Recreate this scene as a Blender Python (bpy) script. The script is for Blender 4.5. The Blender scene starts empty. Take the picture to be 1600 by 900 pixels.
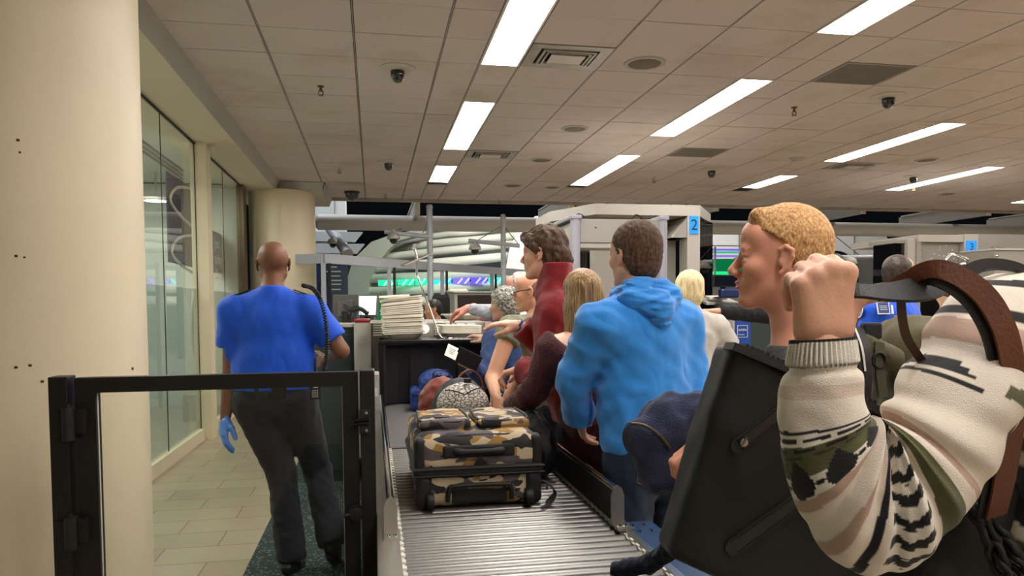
import bpy, bmesh, math, random
import numpy as np
from mathutils import Vector, Matrix
random.seed(7)
SC = bpy.context.scene
COL = SC.collection

# ------------------------------------------------------------------ camera
F, PPX, PPY = 1150., 800., 530.
YAW, PIT, ROLL = .1858, -.0448, .0072
EYE = 1.5
def _axes():
    c, s = np.cos(YAW), np.sin(YAW); cp, sp = np.cos(PIT), np.sin(PIT); cr, sr = np.cos(ROLL), np.sin(ROLL)
    xr = np.array([c, -s, 0]); yf = np.array([s, c, 0]); z = np.array([0, 0, 1.])
    d = yf*cp+z*sp; up = -yf*sp+z*cp
    return xr*cr-up*sr, xr*sr+up*cr, d
AR, AU, AD = _axes()
def W(u, v, d):                       # world point seen at pixel u,v at distance d along the optical axis
    return np.array([0, 0, EYE])+(AR*((u-PPX)/F)+AU*((PPY-v)/F)+AD)*d
def ray(u, v): return AR*((u-PPX)/F)+AU*((PPY-v)/F)+AD
def onz(u, v, z):
    r = ray(u, v); return np.array([0, 0, EYE])+r*((z-EYE)/r[2])
def ony(u, v, y):
    r = ray(u, v); return np.array([0, 0, EYE])+r*(y/r[1])
def onx(u, v, x):
    r = ray(u, v); return np.array([0, 0, EYE])+r*(x/r[0])
cam = bpy.data.cameras.new('camera'); camo = bpy.data.objects.new('camera', cam); COL.objects.link(camo)
cam.sensor_width = 36; cam.lens = 36*F/1600
cam.shift_x = 0; cam.shift_y = (PPY-450)/1600
cam.clip_start = .05; cam.clip_end = 300
camo.matrix_world = Matrix(((AR[0], AU[0], -AD[0], 0), (AR[1], AU[1], -AD[1], 0), (AR[2], AU[2], -AD[2], EYE), (0, 0, 0, 1)))
SC.camera = camo
SC.view_settings.view_transform = 'Standard'; SC.view_settings.look = 'None'
SC.view_settings.gamma = 1; SC.view_settings.use_curve_mapping = False

# ------------------------------------------------------------------ materials
def s2l(c): return tuple(((x/255)/12.92 if x/255 <= .04045 else ((x/255+.055)/1.055)**2.4) for x in c)
MATS = {}
def mat(name, rgb, rough=.5, metal=0, bump=0, bscale=60, var=0, vscale=8, stretch=None, spec=.5, coat=0, trans=0, ior=1.45, alpha=1, sheen=0, emit=None, estr=0, detail=3, crease=0):
    """principled material; rgb is the 0-255 colour of the thing itself"""
    m = bpy.data.materials.new(name); m.use_nodes = True; MATS[name] = m
    nt = m.node_tree; b = nt.nodes['Principled BSDF']
    c = s2l(rgb)
    b.inputs['Base Color'].default_value = (*c, 1)
    b.inputs['Roughness'].default_value = rough; b.inputs['Metallic'].default_value = metal
    b.inputs['Specular IOR Level'].default_value = spec; b.inputs['IOR'].default_value = ior
    b.inputs['Coat Weight'].default_value = coat; b.inputs['Transmission Weight'].default_value = trans
    b.inputs['Alpha'].default_value = alpha; b.inputs['Sheen Weight'].default_value = sheen
    if emit:
        b.inputs['Emission Color'].default_value = (*s2l(emit), 1); b.inputs['Emission Strength'].default_value = estr
    if bump or var or crease:
        tc = nt.nodes.new('ShaderNodeTexCoord'); mp = nt.nodes.new('ShaderNodeMapping')
        nt.links.new(tc.outputs['Object'], mp.inputs[0])
        if stretch: mp.inputs['Scale'].default_value = stretch
    if bump:
        n = nt.nodes.new('ShaderNodeTexNoise'); n.inputs['Scale'].default_value = bscale; n.inputs['Detail'].default_value = detail
        bp = nt.nodes.new('ShaderNodeBump'); bp.inputs['Strength'].default_value = bump; bp.inputs['Distance'].default_value = .01
        nt.links.new(mp.outputs[0], n.inputs['Vector']); nt.links.new(n.outputs['Fac'], bp.inputs['Height']); nt.links.new(bp.outputs[0], b.inputs['Normal'])
    if crease:                                   # soft wrinkles of worn cloth
        n = nt.nodes.new('ShaderNodeTexNoise'); n.inputs['Scale'].default_value = 6.5; n.inputs['Detail'].default_value = 1.2; n.inputs['Distortion'].default_value = .7
        m2 = nt.nodes.new('ShaderNodeMapping'); m2.inputs['Scale'].default_value = (1, 1, .75); m2.inputs['Rotation'].default_value = (.5, .4, 0); nt.links.new(tc.outputs['Object'], m2.inputs[0]); nt.links.new(m2.outputs[0], n.inputs['Vector'])
        rd = nt.nodes.new('ShaderNodeMath'); rd.operation = 'PINGPONG'; rd.inputs[1].default_value = .28; nt.links.new(n.outputs['Fac'], rd.inputs[0])
        b2 = nt.nodes.new('ShaderNodeBump'); b2.inputs['Strength'].default_value = crease; b2.inputs['Distance'].default_value = .05
        nt.links.new(rd.outputs[0], b2.inputs['Height'])
        if bump: nt.links.new(bp.outputs[0], b2.inputs['Normal'])
        nt.links.new(b2.outputs[0], b.inputs['Normal'])
    if var:
        n = nt.nodes.new('ShaderNodeTexNoise'); n.inputs['Scale'].default_value = vscale; n.inputs['Detail'].default_value = 4
        r = nt.nodes.new('ShaderNodeValToRGB')
        r.color_ramp.elements[0].position = .3; r.color_ramp.elements[1].position = .7
        r.color_ramp.elements[0].color = (*[x*(1-var) for x in c], 1); r.color_ramp.elements[1].color = (*[min(1, x*(1+var)) for x in c], 1)
        nt.links.new(mp.outputs[0], n.inputs['Vector']); nt.links.new(n.outputs['Fac'], r.inputs[0]); nt.links.new(r.outputs[0], b.inputs['Base Color'])
    return m
def emitter(name, rgb, strength):
    m = bpy.data.materials.new(name); m.use_nodes = True; nt = m.node_tree
    for n in list(nt.nodes): nt.nodes.remove(n)
    e = nt.nodes.new('ShaderNodeEmission'); o = nt.nodes.new('ShaderNodeOutputMaterial')
    e.inputs[0].default_value = (*s2l(rgb), 1); e.inputs[1].default_value = strength
    nt.links.new(e.outputs[0], o.inputs[0]); return m
def glass(name, tint=(235, 245, 242), rough=0, refl=.08, body=.0, bodycol=(200, 215, 210)):
    """thin pane: clear, mirror-like at grazing angles, with a little milky body"""
    m = bpy.data.materials.new(name); m.use_nodes = True; nt = m.node_tree
    for n in list(nt.nodes): nt.nodes.remove(n)
    o = nt.nodes.new('ShaderNodeOutputMaterial'); t = nt.nodes.new('ShaderNodeBsdfTransparent'); g = nt.nodes.new('ShaderNodeBsdfGlossy')
    t.inputs[0].default_value = (*s2l(tint), 1); g.inputs['Roughness'].default_value = rough
    fr = nt.nodes.new('ShaderNodeFresnel'); fr.inputs[0].default_value = 1.5; ge = nt.nodes.new('ShaderNodeNewGeometry')
    ad = nt.nodes.new('ShaderNodeMath'); ad.operation = 'MULTIPLY_ADD'; ad.inputs[1].default_value = 1.0; ad.inputs[2].default_value = refl-.04; ad.use_clamp = True
    nt.links.new(fr.outputs[0], ad.inputs[0])
    fs = nt.nodes.new('ShaderNodeMath'); fs.operation = 'SUBTRACT'; fs.inputs[0].default_value = 1; nt.links.new(ge.outputs['Backfacing'], fs.inputs[1])   # a pane mirrors once, at its outer face
    mu = nt.nodes.new('ShaderNodeMath'); mu.operation = 'MULTIPLY'; nt.links.new(ad.outputs[0], mu.inputs[0]); nt.links.new(fs.outputs[0], mu.inputs[1])
    mx = nt.nodes.new('ShaderNodeMixShader'); nt.links.new(mu.outputs[0], mx.inputs[0]); nt.links.new(g.outputs[0], mx.inputs[2])
    if body:
        df = nt.nodes.new('ShaderNodeBsdfDiffuse'); df.inputs[0].default_value = (*s2l(bodycol), 1)
        m2 = nt.nodes.new('ShaderNodeMixShader'); mb = nt.nodes.new('ShaderNodeMath'); mb.operation = 'MULTIPLY'; mb.inputs[1].default_value = body; nt.links.new(fs.outputs[0], mb.inputs[0]); nt.links.new(mb.outputs[0], m2.inputs[0])
        nt.links.new(t.outputs[0], m2.inputs[1]); nt.links.new(df.outputs[0], m2.inputs[2]); nt.links.new(m2.outputs[0], mx.inputs[1])
    else: nt.links.new(t.outputs[0], mx.inputs[1])
    nt.links.new(mx.outputs[0], o.inputs[0]); return m
def vcol_mat(name, rough=.8, bump=.3, bscale=400, sheen=.2, wave=None):
    """cloth whose knitted / printed pattern is stored as a colour attribute"""
    m = bpy.data.materials.new(name); m.use_nodes = True; nt = m.node_tree; b = nt.nodes['Principled BSDF']
    a = nt.nodes.new('ShaderNodeAttribute'); a.attribute_name = 'pattern'
    nt.links.new(a.outputs['Color'], b.inputs['Base Color']); b.inputs['Roughness'].default_value = rough; b.inputs['Sheen Weight'].default_value = sheen
    tc = nt.nodes.new('ShaderNodeTexCoord'); n = nt.nodes.new('ShaderNodeTexNoise'); n.inputs['Scale'].default_value = bscale
    bp = nt.nodes.new('ShaderNodeBump'); bp.inputs['Strength'].default_value = bump; bp.inputs['Distance'].default_value = .004
    nt.links.new(tc.outputs['Object'], n.inputs['Vector']); nt.links.new(n.outputs['Fac'], bp.inputs['Height']); nt.links.new(bp.outputs[0], b.inputs['Normal'])
    return m

# ------------------------------------------------------------------ objects
def link(o, parent=None):
    COL.objects.link(o)
    if parent is not None: o.parent = parent
    return o
def thing(name, label, cat, loc=(0, 0, 0), rz=0, group=None):
    o = bpy.data.objects.new(name, None); COL.objects.link(o); o.empty_display_size = .1
    o.location = loc; o.rotation_euler = (0, 0, rz)
    return tag(o, label, cat, group)
def tag(o, label, cat, group=None):
    o['label'] = label; o['category'] = cat
    if group: o['group'] = group
    return o
def obj_from(name, me, m, parent=None, smooth=False, world=True):
    """parts are modelled in world space; their thing's Empty may stand anywhere"""
    if m is not None and not me.materials:
        me.materials.append(m)
    if smooth: me.shade_smooth()
    if parent is not None and world:
        inv = Matrix.LocRotScale(parent.location, parent.rotation_euler, None).inverted()
        p = parent.parent
        while p is not None:
            inv = inv @ Matrix.LocRotScale(p.location, p.rotation_euler, None).inverted(); p = p.parent
        me.transform(inv)
    o = bpy.data.objects.new(name, me); return link(o, parent)
def struct(o): o['kind'] = 'structure'; return o
def dup(o, parent=None, label=None, group=None):
    c = o.copy(); COL.objects.link(c)
    if parent is not None: c.parent = parent
    if label: c['label'] = label
    if group: c['group'] = group
    for ch in list(o.children): dup(ch, c)
    return c

class MB:
    """collects simple shapes into one bmesh"""
    def __init__(s): s.bm = bmesh.new()
    def quad(s, *p):
        s.bm.faces.new([s.bm.verts.new(tuple(map(float, q))) for q in p]); return s
    def box(s, lo, hi, bev=0, M=None):
        (x0, y0, z0), (x1, y1, z1) = lo, hi
        r = bmesh.ops.create_cube(s.bm, size=1)
        mt = Matrix.Translation(((x0+x1)/2, (y0+y1)/2, (z0+z1)/2)) @ Matrix.Diagonal((x1-x0, y1-y0, z1-z0, 1))
        vs = r['verts']; bmesh.ops.transform(s.bm, matrix=mt, verts=vs)
        if bev:
            es = {e for v in vs for e in v.link_edges}
            rr = bmesh.ops.bevel(s.bm, geom=list(es), offset=bev, segments=2, affect='EDGES', profile=.6)
            vs = list({v for f in rr['faces'] for v in f.verts} | {v for v in vs if v.is_valid})
        if M is not None: bmesh.ops.transform(s.bm, matrix=M, verts=vs)
        return s
    def obox(s, c, ax, ay, az, bev=0):
        """box centred at c with half-extent vectors ax, ay, az"""
        M = Matrix(((ax[0], ay[0], az[0], c[0]), (ax[1], ay[1], az[1], c[1]), (ax[2], ay[2], az[2], c[2]), (0, 0, 0, 1)))
        L = [Vector(a).length for a in (ax, ay, az)]
        N = M @ Matrix.Diagonal((1/L[0], 1/L[1], 1/L[2], 1))
        return s.box((-L[0], -L[1], -L[2]), (L[0], L[1], L[2]), bev, N)
    def bar(s, a, b, w, h, up=(0, 0, 1), bev=0):
        a, b = Vector(a), Vector(b); d = b-a; u = Vector(up); x = d.cross(u)
        if x.length < 1e-6: x = d.cross(Vector((1, 0, 0)))
        x.normalize(); z = x.cross(d).normalized()
        return s.obox((a+b)/2, x*w/2, d/2, z*h/2, bev)
    def tube(s, pts, r, n=10, caps=True, closed=False):
        pts = [Vector(tuple(map(float, p))) for p in pts]; k = len(pts)
        rs = r if isinstance(r, (list, tuple)) else [r]*k
        rings = []; nrm = None
        for i, p in enumerate(pts):
            if closed: t = (pts[(i+1) % k]-pts[i-1])
            else: t = pts[min(i+1, k-1)]-pts[max(i-1, 0)]
            t.normalize()
            if nrm is None:
                nrm = t.orthogonal().normalized()
            else:
                nrm = (nrm-t*nrm.dot(t))
                nrm = nrm.normalized() if nrm.length > 1e-6 else t.orthogonal().normalized()
            b = t.cross(nrm)
            rings.append([s.bm.verts.new(p+(nrm*math.cos(2*math.pi*j/n)+b*math.sin(2*math.pi*j/n))*rs[i]) for j in range(n)])
        for i in range(k if closed else k-1):
            A, B = rings[i], rings[(i+1) % k]
            for j in range(n): s.bm.faces.new((A[j], A[(j+1) % n], B[(j+1) % n], B[j]))
        if caps and not closed:
            s.bm.faces.new(rings[0][::-1]); s.bm.faces.new(rings[-1])
        return s
    def cyl(s, a, b, r, n=24): return s.tube([a, b], r, n)
    def lathe(s, c, prof, n=32, axis='z', caps=True):
        """prof: (radius, height) list"""
        rings = []
        for r, h in prof:
            ring = []
            for j in range(n):
                a = 2*math.pi*j/n; q = (r*math.cos(a), r*math.sin(a), h)
                if axis == 'y': q = (q[0], q[2], q[1])
                if axis == 'x': q = (q[2], q[0], q[1])
                ring.append(s.bm.verts.new((c[0]+q[0], c[1]+q[1], c[2]+q[2])))
            rings.append(ring)
        for A, B in zip(rings, rings[1:]):
            for j in range(n): s.bm.faces.new((A[j], A[(j+1) % n], B[(j+1) % n], B[j]))
        if caps: s.bm.faces.new(rings[0][::-1]); s.bm.faces.new(rings[-1])
        return s
    def prism(s, poly, off):
        """closed polygon of 3-D points pushed along vector off"""
        A = [s.bm.verts.new(tuple(map(float, p))) for p in poly]; B = [s.bm.verts.new(tuple(float(a+b) for a, b in zip(p, off))) for p in poly]
        n = len(A); s.bm.faces.new(A[::-1]); s.bm.faces.new(B)
        for i in range(n): s.bm.faces.new((A[i], A[(i+1) % n], B[(i+1) % n], B[i]))
        return s
    def ribbon(s, pts, side, w, th):
        """flat strap along pts; side = width direction per point or one vector"""
        k = len(pts); P = [Vector(tuple(map(float, p))) for p in pts]; rings = []
        for i, p in enumerate(P):
            t = (P[min(i+1, k-1)]-P[max(i-1, 0)]).normalized()
            sd = Vector(tuple(side[i])) if isinstance(side, list) else Vector(tuple(side))
            sd = (sd-t*sd.dot(t)).normalized(); nn = t.cross(sd)
            ww = w[i] if isinstance(w, (list, tuple)) else w
            rings.append([s.bm.verts.new(p+sd*a*ww/2+nn*b*th/2) for a, b in ((-1, -1), (1, -1), (1, 1), (-1, 1))])
        for A, B in zip(rings, rings[1:]):
            for j in range(4): s.bm.faces.new((A[j], A[(j+1) % 4], B[(j+1) % 4], B[j]))
        s.bm.faces.new(rings[0][::-1]); s.bm.faces.new(rings[-1]); return s
    def build(s, name, m, parent=None, smooth=False, angle=None, solid=True):
        if solid: bmesh.ops.recalc_face_normals(s.bm, faces=s.bm.faces)
        me = bpy.data.meshes.new(name); s.bm.to_mesh(me); s.bm.free()
        o = obj_from(name, me, m, parent, smooth)
        if angle: me.shade_smooth(); me.set_sharp_from_angle(angle=math.radians(angle))
        return o
def catmull(pts, n=8):
    P = [np.array(p, float) for p in pts]; out = []
    for i in range(len(P)-1):
        p0, p1, p2, p3 = P[max(i-1, 0)], P[i], P[i+1], P[min(i+2, len(P)-1)]
        for j in range(n):
            t = j/n
            out.append(.5*((2*p1)+(-p0+p2)*t+(2*p0-5*p1+4*p2-p3)*t*t+(-p0+3*p1-3*p2+p3)*t**3))
    out.append(P[-1]); return out
def text(name, body, size, M, m, parent=None, ext=.001, align='CENTER', spacing=1):
    cu = bpy.data.curves.new(name, 'FONT'); cu.body = body; cu.size = size; cu.extrude = ext; cu.align_x = align; cu.align_y = 'CENTER'; cu.space_line = spacing
    o = bpy.data.objects.new(name, cu); COL.objects.link(o)
    me = bpy.data.meshes.new_from_object(o.evaluated_get(bpy.context.evaluated_depsgraph_get()))
    bpy.data.objects.remove(o); me.transform(M); me.materials.clear()
    return obj_from(name, me, m, parent)
def frame_m(c, x, z):
    """matrix with local x along x, local y along z (text up), facing x cross z"""
    x = Vector(x).normalized(); z = Vector(z).normalized(); n = x.cross(z)
    return Matrix(((x[0], z[0], n[0], c[0]), (x[1], z[1], n[1], c[1]), (x[2], z[2], n[2], c[2]), (0, 0, 0, 1)))

# ------------------------------------------------------------------ soft bodies: blended distance fields turned into one continuous surface
def vnoise(seed, wl, n=7, stretch=(1, 1, 1)):
    rs = np.random.RandomState(seed); k = rs.normal(size=(n, 3)); k /= np.linalg.norm(k, axis=1)[:, None]
    k = k*(2*np.pi/wl)*rs.uniform(.6, 1.5, (n, 1))/np.array(stretch); ph = rs.uniform(0, 6.28, n)
    def f(p):
        o = 0
        for i in range(n): o = o+np.sin(p @ k[i].astype(np.float32)+np.float32(ph[i]))
        return o/n*1.6
    return f
def folds(seed, amp, wl, stretch=(1, 1, 1)):
    """ridged cloth creases"""
    a = vnoise(seed, wl, 6, stretch); b = vnoise(seed+50, wl*.45, 6, stretch)
    return lambda p: amp*((1-np.abs(a(p)))*1.1-.5+.45*b(p))
def cone(a, b, ra, rb, sq=None, sf=None):
    """tapered limb; sq: direction flattened by factor sf"""
    a = np.array(a, np.float32); b = np.array(b, np.float32); sqv = None if sq is None else (np.array(sq, np.float32)/np.linalg.norm(sq)).astype(np.float32)
    ba = b-a
    def f(p):
        q = p-a
        if sqv is not None: q = q+np.outer(q @ sqv, sqv)*np.float32(1/sf-1)
        bb = ba if sqv is None else ba+sqv*(ba @ sqv)*(1/sf-1)
        L = max(float(bb @ bb), 1e-9)
        t = np.clip((q @ bb)/L, 0, 1)
        d = np.linalg.norm(q-t[:, None]*bb, axis=1)-(ra+(rb-ra)*t)
        return d if sqv is None else d*((1+sf)/2)
    f.bb = (np.minimum(a-ra, b-rb), np.maximum(a+ra, b+rb)); return f
def ell(c, r, R=None):
    c = np.array(c, np.float32); r = np.array(r, np.float32); Rm = None if R is None else np.array(R, np.float32)
    def f(p):
        q = p-c
        if Rm is not None: q = q @ Rm       # columns of R are the ellipsoid's axes
        k0 = np.linalg.norm(q/r, axis=1); k1 = np.linalg.norm(q/(r*r), axis=1)+1e-9
        return k0*(k0-1)/k1
    m = float(r.max()) if R is not None else r
    f.bb = (c-m, c+m); return f
def rbox(c, h, r, R=None):
    c = np.array(c, np.float32); h = np.array(h, np.float32)-r; Rm = None if R is None else np.array(R, np.float32)
    def f(p):
        q = p-c
        if Rm is not None: q = q @ Rm
        q = np.abs(q)-h
        return np.linalg.norm(np.maximum(q, 0), axis=1)+np.minimum(q.max(axis=1), 0)-r
    m = float(np.linalg.norm(h)+r) if R is not None else h+r
    f.bb = (c-m, c+m); return f
def smin(a, b, k):
    h = np.maximum(k-np.abs(a-b), 0)/k
    return np.minimum(a, b)-h*h*k*.25
def blend(prims, k=.02):
    def f(p):
        d = None
        for q in prims:
            kk = k
            if isinstance(q, tuple): q, kk = q
            e = q(p); d = e if d is None else smin(d, e, kk)
        return d
    bl = [(q[0] if isinstance(q, tuple) else q).bb for q in prims]
    f.bb = (np.min([b[0] for b in bl], axis=0), np.max([b[1] for b in bl], axis=0)); return f
def carve(f, g, k=.006):
    def h(p): return -smin(-f(p), g(p), k)
    h.bb = f.bb; return h
def clip(f, *planes):
    """keep the side of each plane (point, normal) its normal points away from"""
    def h(p):
        d = f(p)
        for c, n in planes:
            n = np.array(n, np.float32)/np.linalg.norm(n); d = np.maximum(d, (p-np.array(c, np.float32)) @ n.astype(np.float32))
        return d
    h.bb = f.bb; return h
def rough(f, g):
    def h(p): return f(p)-g(p)
    h.bb = f.bb; return h
def surf(f, h, pad=.03, bb=None):
    """surface nets"""
    lo, hi = bb if bb is not None else f.bb
    lo = np.array(lo)-pad; hi = np.array(hi)+pad
    n = np.maximum(((hi-lo)/h).astype(int)+2, 4)
    ax = [lo[i]+h*np.arange(n[i]) for i in range(3)]
    G = np.stack(np.meshgrid(*ax, indexing='ij'), -1).astype(np.float32).reshape(-1, 3)
    V = np.concatenate([f(G[i:i+400000]) for i in range(0, len(G), 400000)]).reshape(n)
    S = V < 0
    c = np.zeros(n-1, int)
    for i in (0, 1):
        for j in (0, 1):
            for k in (0, 1): c += S[i:n[0]-1+i, j:n[1]-1+j, k:n[2]-1+k]
    act = (c > 0) & (c < 8); idx = -np.ones(n-1, int); A = np.argwhere(act); idx[act] = np.arange(len(A))
    if len(A) == 0: raise ValueError('empty surface')
    acc = np.zeros((len(A), 3)); cnt = np.zeros(len(A))
    for d in range(3):
        e = [(d+1) % 3, (d+2) % 3]
        for i in (0, 1):
            for j in (0, 1):
                o0 = np.zeros(3, int); o0[e[0]] = i; o0[e[1]] = j; o1 = o0.copy(); o1[d] = 1
                v0 = V[tuple((A+o0).T)]; v1 = V[tuple((A+o1).T)]
                m = (v0 < 0) != (v1 < 0); t = np.where(m, v0/(np.where(m, v0-v1, 1)), 0)
                q = o0.astype(float)+np.outer(t, (o1-o0)); acc[m] += q[m]; cnt[m] += 1
    P = lo+h*(A+acc/cnt[:, None]); faces = []
    for d in range(3):
        e1, e2 = (d+1) % 3, (d+2) % 3
        sl0 = [slice(None)]*3; sl1 = [slice(None)]*3; sl0[d] = slice(0, -1); sl1[d] = slice(1, None)
        a, b = S[tuple(sl0)], S[tuple(sl1)]; X = np.argwhere(a != b)
        X = X[(X[:, e1] > 0) & (X[:, e2] > 0) & (X[:, e1] < n[e1]-1) & (X[:, e2] < n[e2]-1)]
        if not len(X): continue
        u = np.zeros(3, int); v = np.zeros(3, int); u[e1] = 1; v[e2] = 1
        q = np.stack([idx[tuple((X-u-v).T)], idx[tuple((X-v).T)], idx[tuple(X.T)], idx[tuple((X-u).T)]], 1)
        fl = ~a[tuple(X.T)]; q[fl] = q[fl][:, ::-1]; faces.append(q)
    Fc = np.concatenate(faces); return P.astype(np.float64), Fc[(Fc >= 0).all(1)]
def relax(P, Fc, it=2):
    """light smoothing of the net"""
    for _ in range(it):
        s = np.zeros_like(P); c = np.zeros(len(P))
        for a, b in ((0, 1), (1, 2), (2, 3), (3, 0)):
            np.add.at(s, Fc[:, a], P[Fc[:, b]]); np.add.at(s, Fc[:, b], P[Fc[:, a]]); np.add.at(c, Fc[:, a], 1); np.add.at(c, Fc[:, b], 1)
        P = .5*P+.5*s/np.maximum(c, 1)[:, None]
    return P
def net(*pf):
    """join nets into one mesh"""
    off = 0; Ps = []; Fs = []
    for P, Fc in pf: Ps.append(P); Fs.append(Fc+off); off += len(P)
    P = np.concatenate(Ps); Fc = np.concatenate(Fs)
    me = bpy.data.meshes.new('soft'); me.vertices.add(len(P)); me.vertices.foreach_set('co', P.astype(np.float32).ravel())
    me.loops.add(len(Fc)*4); me.loops.foreach_set('vertex_index', Fc.astype(np.int32).ravel())
    me.polygons.add(len(Fc)); me.polygons.foreach_set('loop_start', np.arange(0, len(Fc)*4, 4, dtype=np.int32))
    me.update(calc_edges=True); me.validate(); return me
def soft(name, f, h, m, parent=None, it=1, pad=.02, pattern=None, bb=None):
    P, Fc = surf(f, h, pad, bb); P = relax(P, Fc, it); me = net((P, Fc)); me.name = name
    if pattern is not None: paint(me, pattern(P))
    return obj_from(name, me, m, parent, True)
def paint(me, C):
    a = me.color_attributes.new('pattern', 'FLOAT_COLOR', 'POINT')
    a.data.foreach_set('color', np.concatenate([C, np.ones((len(C), 1))], 1).astype(np.float32).ravel())
def unit(v): v = np.array(v, float); return v/np.linalg.norm(v)
# ================================================================== THE SETTING
CZ = 3.5                                   # ceiling height
CW, CD, CX, CY = .667, .553, -.778, 5.568  # ceiling grid, its column and row pitch
def rowy(k): return CY+k*CD

# --- materials of the hall
def tile_floor():
    m = mat('floor_tile', (176, 160, 138), .32); nt = m.node_tree; b = nt.nodes['Principled BSDF']
    tc = nt.nodes.new('ShaderNodeTexCoord'); mp = nt.nodes.new('ShaderNodeMapping'); nt.links.new(tc.outputs['Object'], mp.inputs[0])
    mp.inputs['Location'].default_value = (.06, .1, 0)
    bk = nt.nodes.new('ShaderNodeTexBrick'); bk.offset = .5; bk.squash = 1
    bk.inputs['Color1'].default_value = (*s2l((181, 164, 140)), 1); bk.inputs['Color2'].default_value = (*s2l((168, 151, 128)), 1)
    bk.inputs['Mortar'].default_value = (*s2l((96, 80, 62)), 1); bk.inputs['Scale'].default_value = 1
    bk.inputs['Mortar Size'].default_value = .0035; bk.inputs['Brick Width'].default_value = .62; bk.inputs['Row Height'].default_value = .31
    mp.inputs['Rotation'].default_value = (0, 0, 0)
    nt.links.new(mp.outputs[0], bk.inputs['Vector'])
    n = nt.nodes.new('ShaderNodeTexNoise'); n.inputs['Scale'].default_value = 5; nt.links.new(mp.outputs[0], n.inputs['Vector'])
    mx = nt.nodes.new('ShaderNodeMixRGB'); mx.blend_type = 'MULTIPLY'; mx.inputs[0].default_value = .25
    nt.links.new(bk.outputs['Color'], mx.inputs[1]); nt.links.new(n.outputs['Color'], mx.inputs[2]); nt.links.new(mx.outputs[0], b.inputs['Base Color'])
    bp = nt.nodes.new('ShaderNodeBump'); bp.inputs['Strength'].default_value = .4; bp.inputs['Distance'].default_value = .003; bp.invert = True
    nt.links.new(bk.outputs['Fac'], bp.inputs['Height']); nt.links.new(bp.outputs[0], b.inputs['Normal'])
    return m
def speckle(name, base, dot, scale, th, rough_=.9):
    m = mat(name, base, rough_); nt = m.node_tree; b = nt.nodes['Principled BSDF']
    tc = nt.nodes.new('ShaderNodeTexCoord'); v = nt.nodes.new('ShaderNodeTexVoronoi'); v.inputs['Scale'].default_value = scale
    nt.links.new(tc.outputs['Object'], v.inputs['Vector'])
    r = nt.nodes.new('ShaderNodeValToRGB'); r.color_ramp.interpolation = 'CONSTANT'
    r.color_ramp.elements[0].color = (*s2l(dot), 1); r.color_ramp.elements[1].position = th; r.color_ramp.elements[1].color = (*s2l(base), 1)
    sep = nt.nodes.new('ShaderNodeSeparateColor'); nt.links.new(v.outputs['Color'], sep.inputs[0]); nt.links.new(sep.outputs[0], r.inputs[0])
    nt.links.new(r.outputs[0], b.inputs['Base Color']); return m
def ceiling_tile():
    m = mat('ceiling_tile', (170, 165, 156), .95, bump=.25, bscale=160); nt = m.node_tree; b = nt.nodes['Principled BSDF']
    tc = nt.nodes.new('ShaderNodeTexCoord')
    n = nt.nodes.new('ShaderNodeTexNoise'); n.inputs['Scale'].default_value = .9; n.inputs['Detail'].default_value = 6; n.inputs['Roughness'].default_value = .7
    nt.links.new(tc.outputs['Object'], n.inputs['Vector'])
    r = nt.nodes.new('ShaderNodeValToRGB'); r.color_ramp.elements[0].position = .33; r.color_ramp.elements[1].position = .5
    r.color_ramp.elements[0].color = (*s2l((186, 174, 164)), 1); r.color_ramp.elements[1].color = (*s2l((200, 190, 184)), 1)
    nt.links.new(n.outputs['Fac'], r.inputs[0]); nt.links.new(r.outputs[0], b.inputs['Base Color']); return m
plaster = mat('cream_painted_plaster', (218, 204, 174), .45, bump=.12, bscale=22, var=.03, vscale=2.2)
soffit_paint = mat('beige_soffit_paint', (206, 196, 176), .7, bump=.05, bscale=60)
fascia_paint = mat('grey_fascia_paint', (182, 180, 174), .6)
m_tile = ceiling_tile(); m_floor = tile_floor()
m_carpet = speckle('dark_green_speckled_carpet', (36, 46, 46), (104, 120, 116), 90, .12)
m_black = mat('black_recess', (14, 13, 12), .8)
m_tbar = mat('ceiling_grid_bar', (160, 152, 142), .6)
m_white_metal = mat('white_painted_metal', (216, 212, 202), .4)
m_diff = emitter('lit_diffuser', (255, 249, 243), 17.0)
m_pane = glass('wall_glass', (236, 241, 239), refl=.03, body=.07, bodycol=(212, 218, 212))

# --- floor, carpet
struct(MB().box((-8, -7, -.1), (30, 14.6, 0)).build('floor', m_floor))
struct(MB().box((-.74, -3, 0), (.3, 9.6, .006)).build('floor_carpet', m_carpet))
struct(MB().box((-20, 14.6, -.1), (60, 60, 0)).build('floor_atrium', mat('atrium_floor', (120, 116, 110), .3)))

# --- ceiling tiles laid in their grid; the lit fixtures take cells of their own
cols = [-1.445, -.778, -.111, .556, .889, 1.223, 1.89, 2.557, 3.224, 3.557, 3.89, 4.557, 5.224, 5.89, 6.224, 6.557, 7.224, 7.89, 8.557, 8.89, 9.223, 9.89, 10.557, 11.224, 11.89, 12.557, 13.224, 13.89, 14.557, 15.224]
strips = {4: [(-19, -15), (-11, -7), (-5, 1), (3, 7), (9, 11.5)], 8: [(-19, -15), (-9, -5), (-5, -1), (1, 5), (7, 11.5)], 14: [(-15, -11), (-7, -3), (-3, 1), (3, 7), (9, 11.2)], 19: [(-13, -9), (-5, -1), (1, 5), (7, 11)], 25: [(-1, 3), (5, 9), (11, 13)]}
K0, K1 = -20, 15
cells = {}
lit = set()
for c, runs in strips.items():
    for a, b in runs:
        for k in range(math.floor(a), math.ceil(b)): lit.add((c, k))
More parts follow.
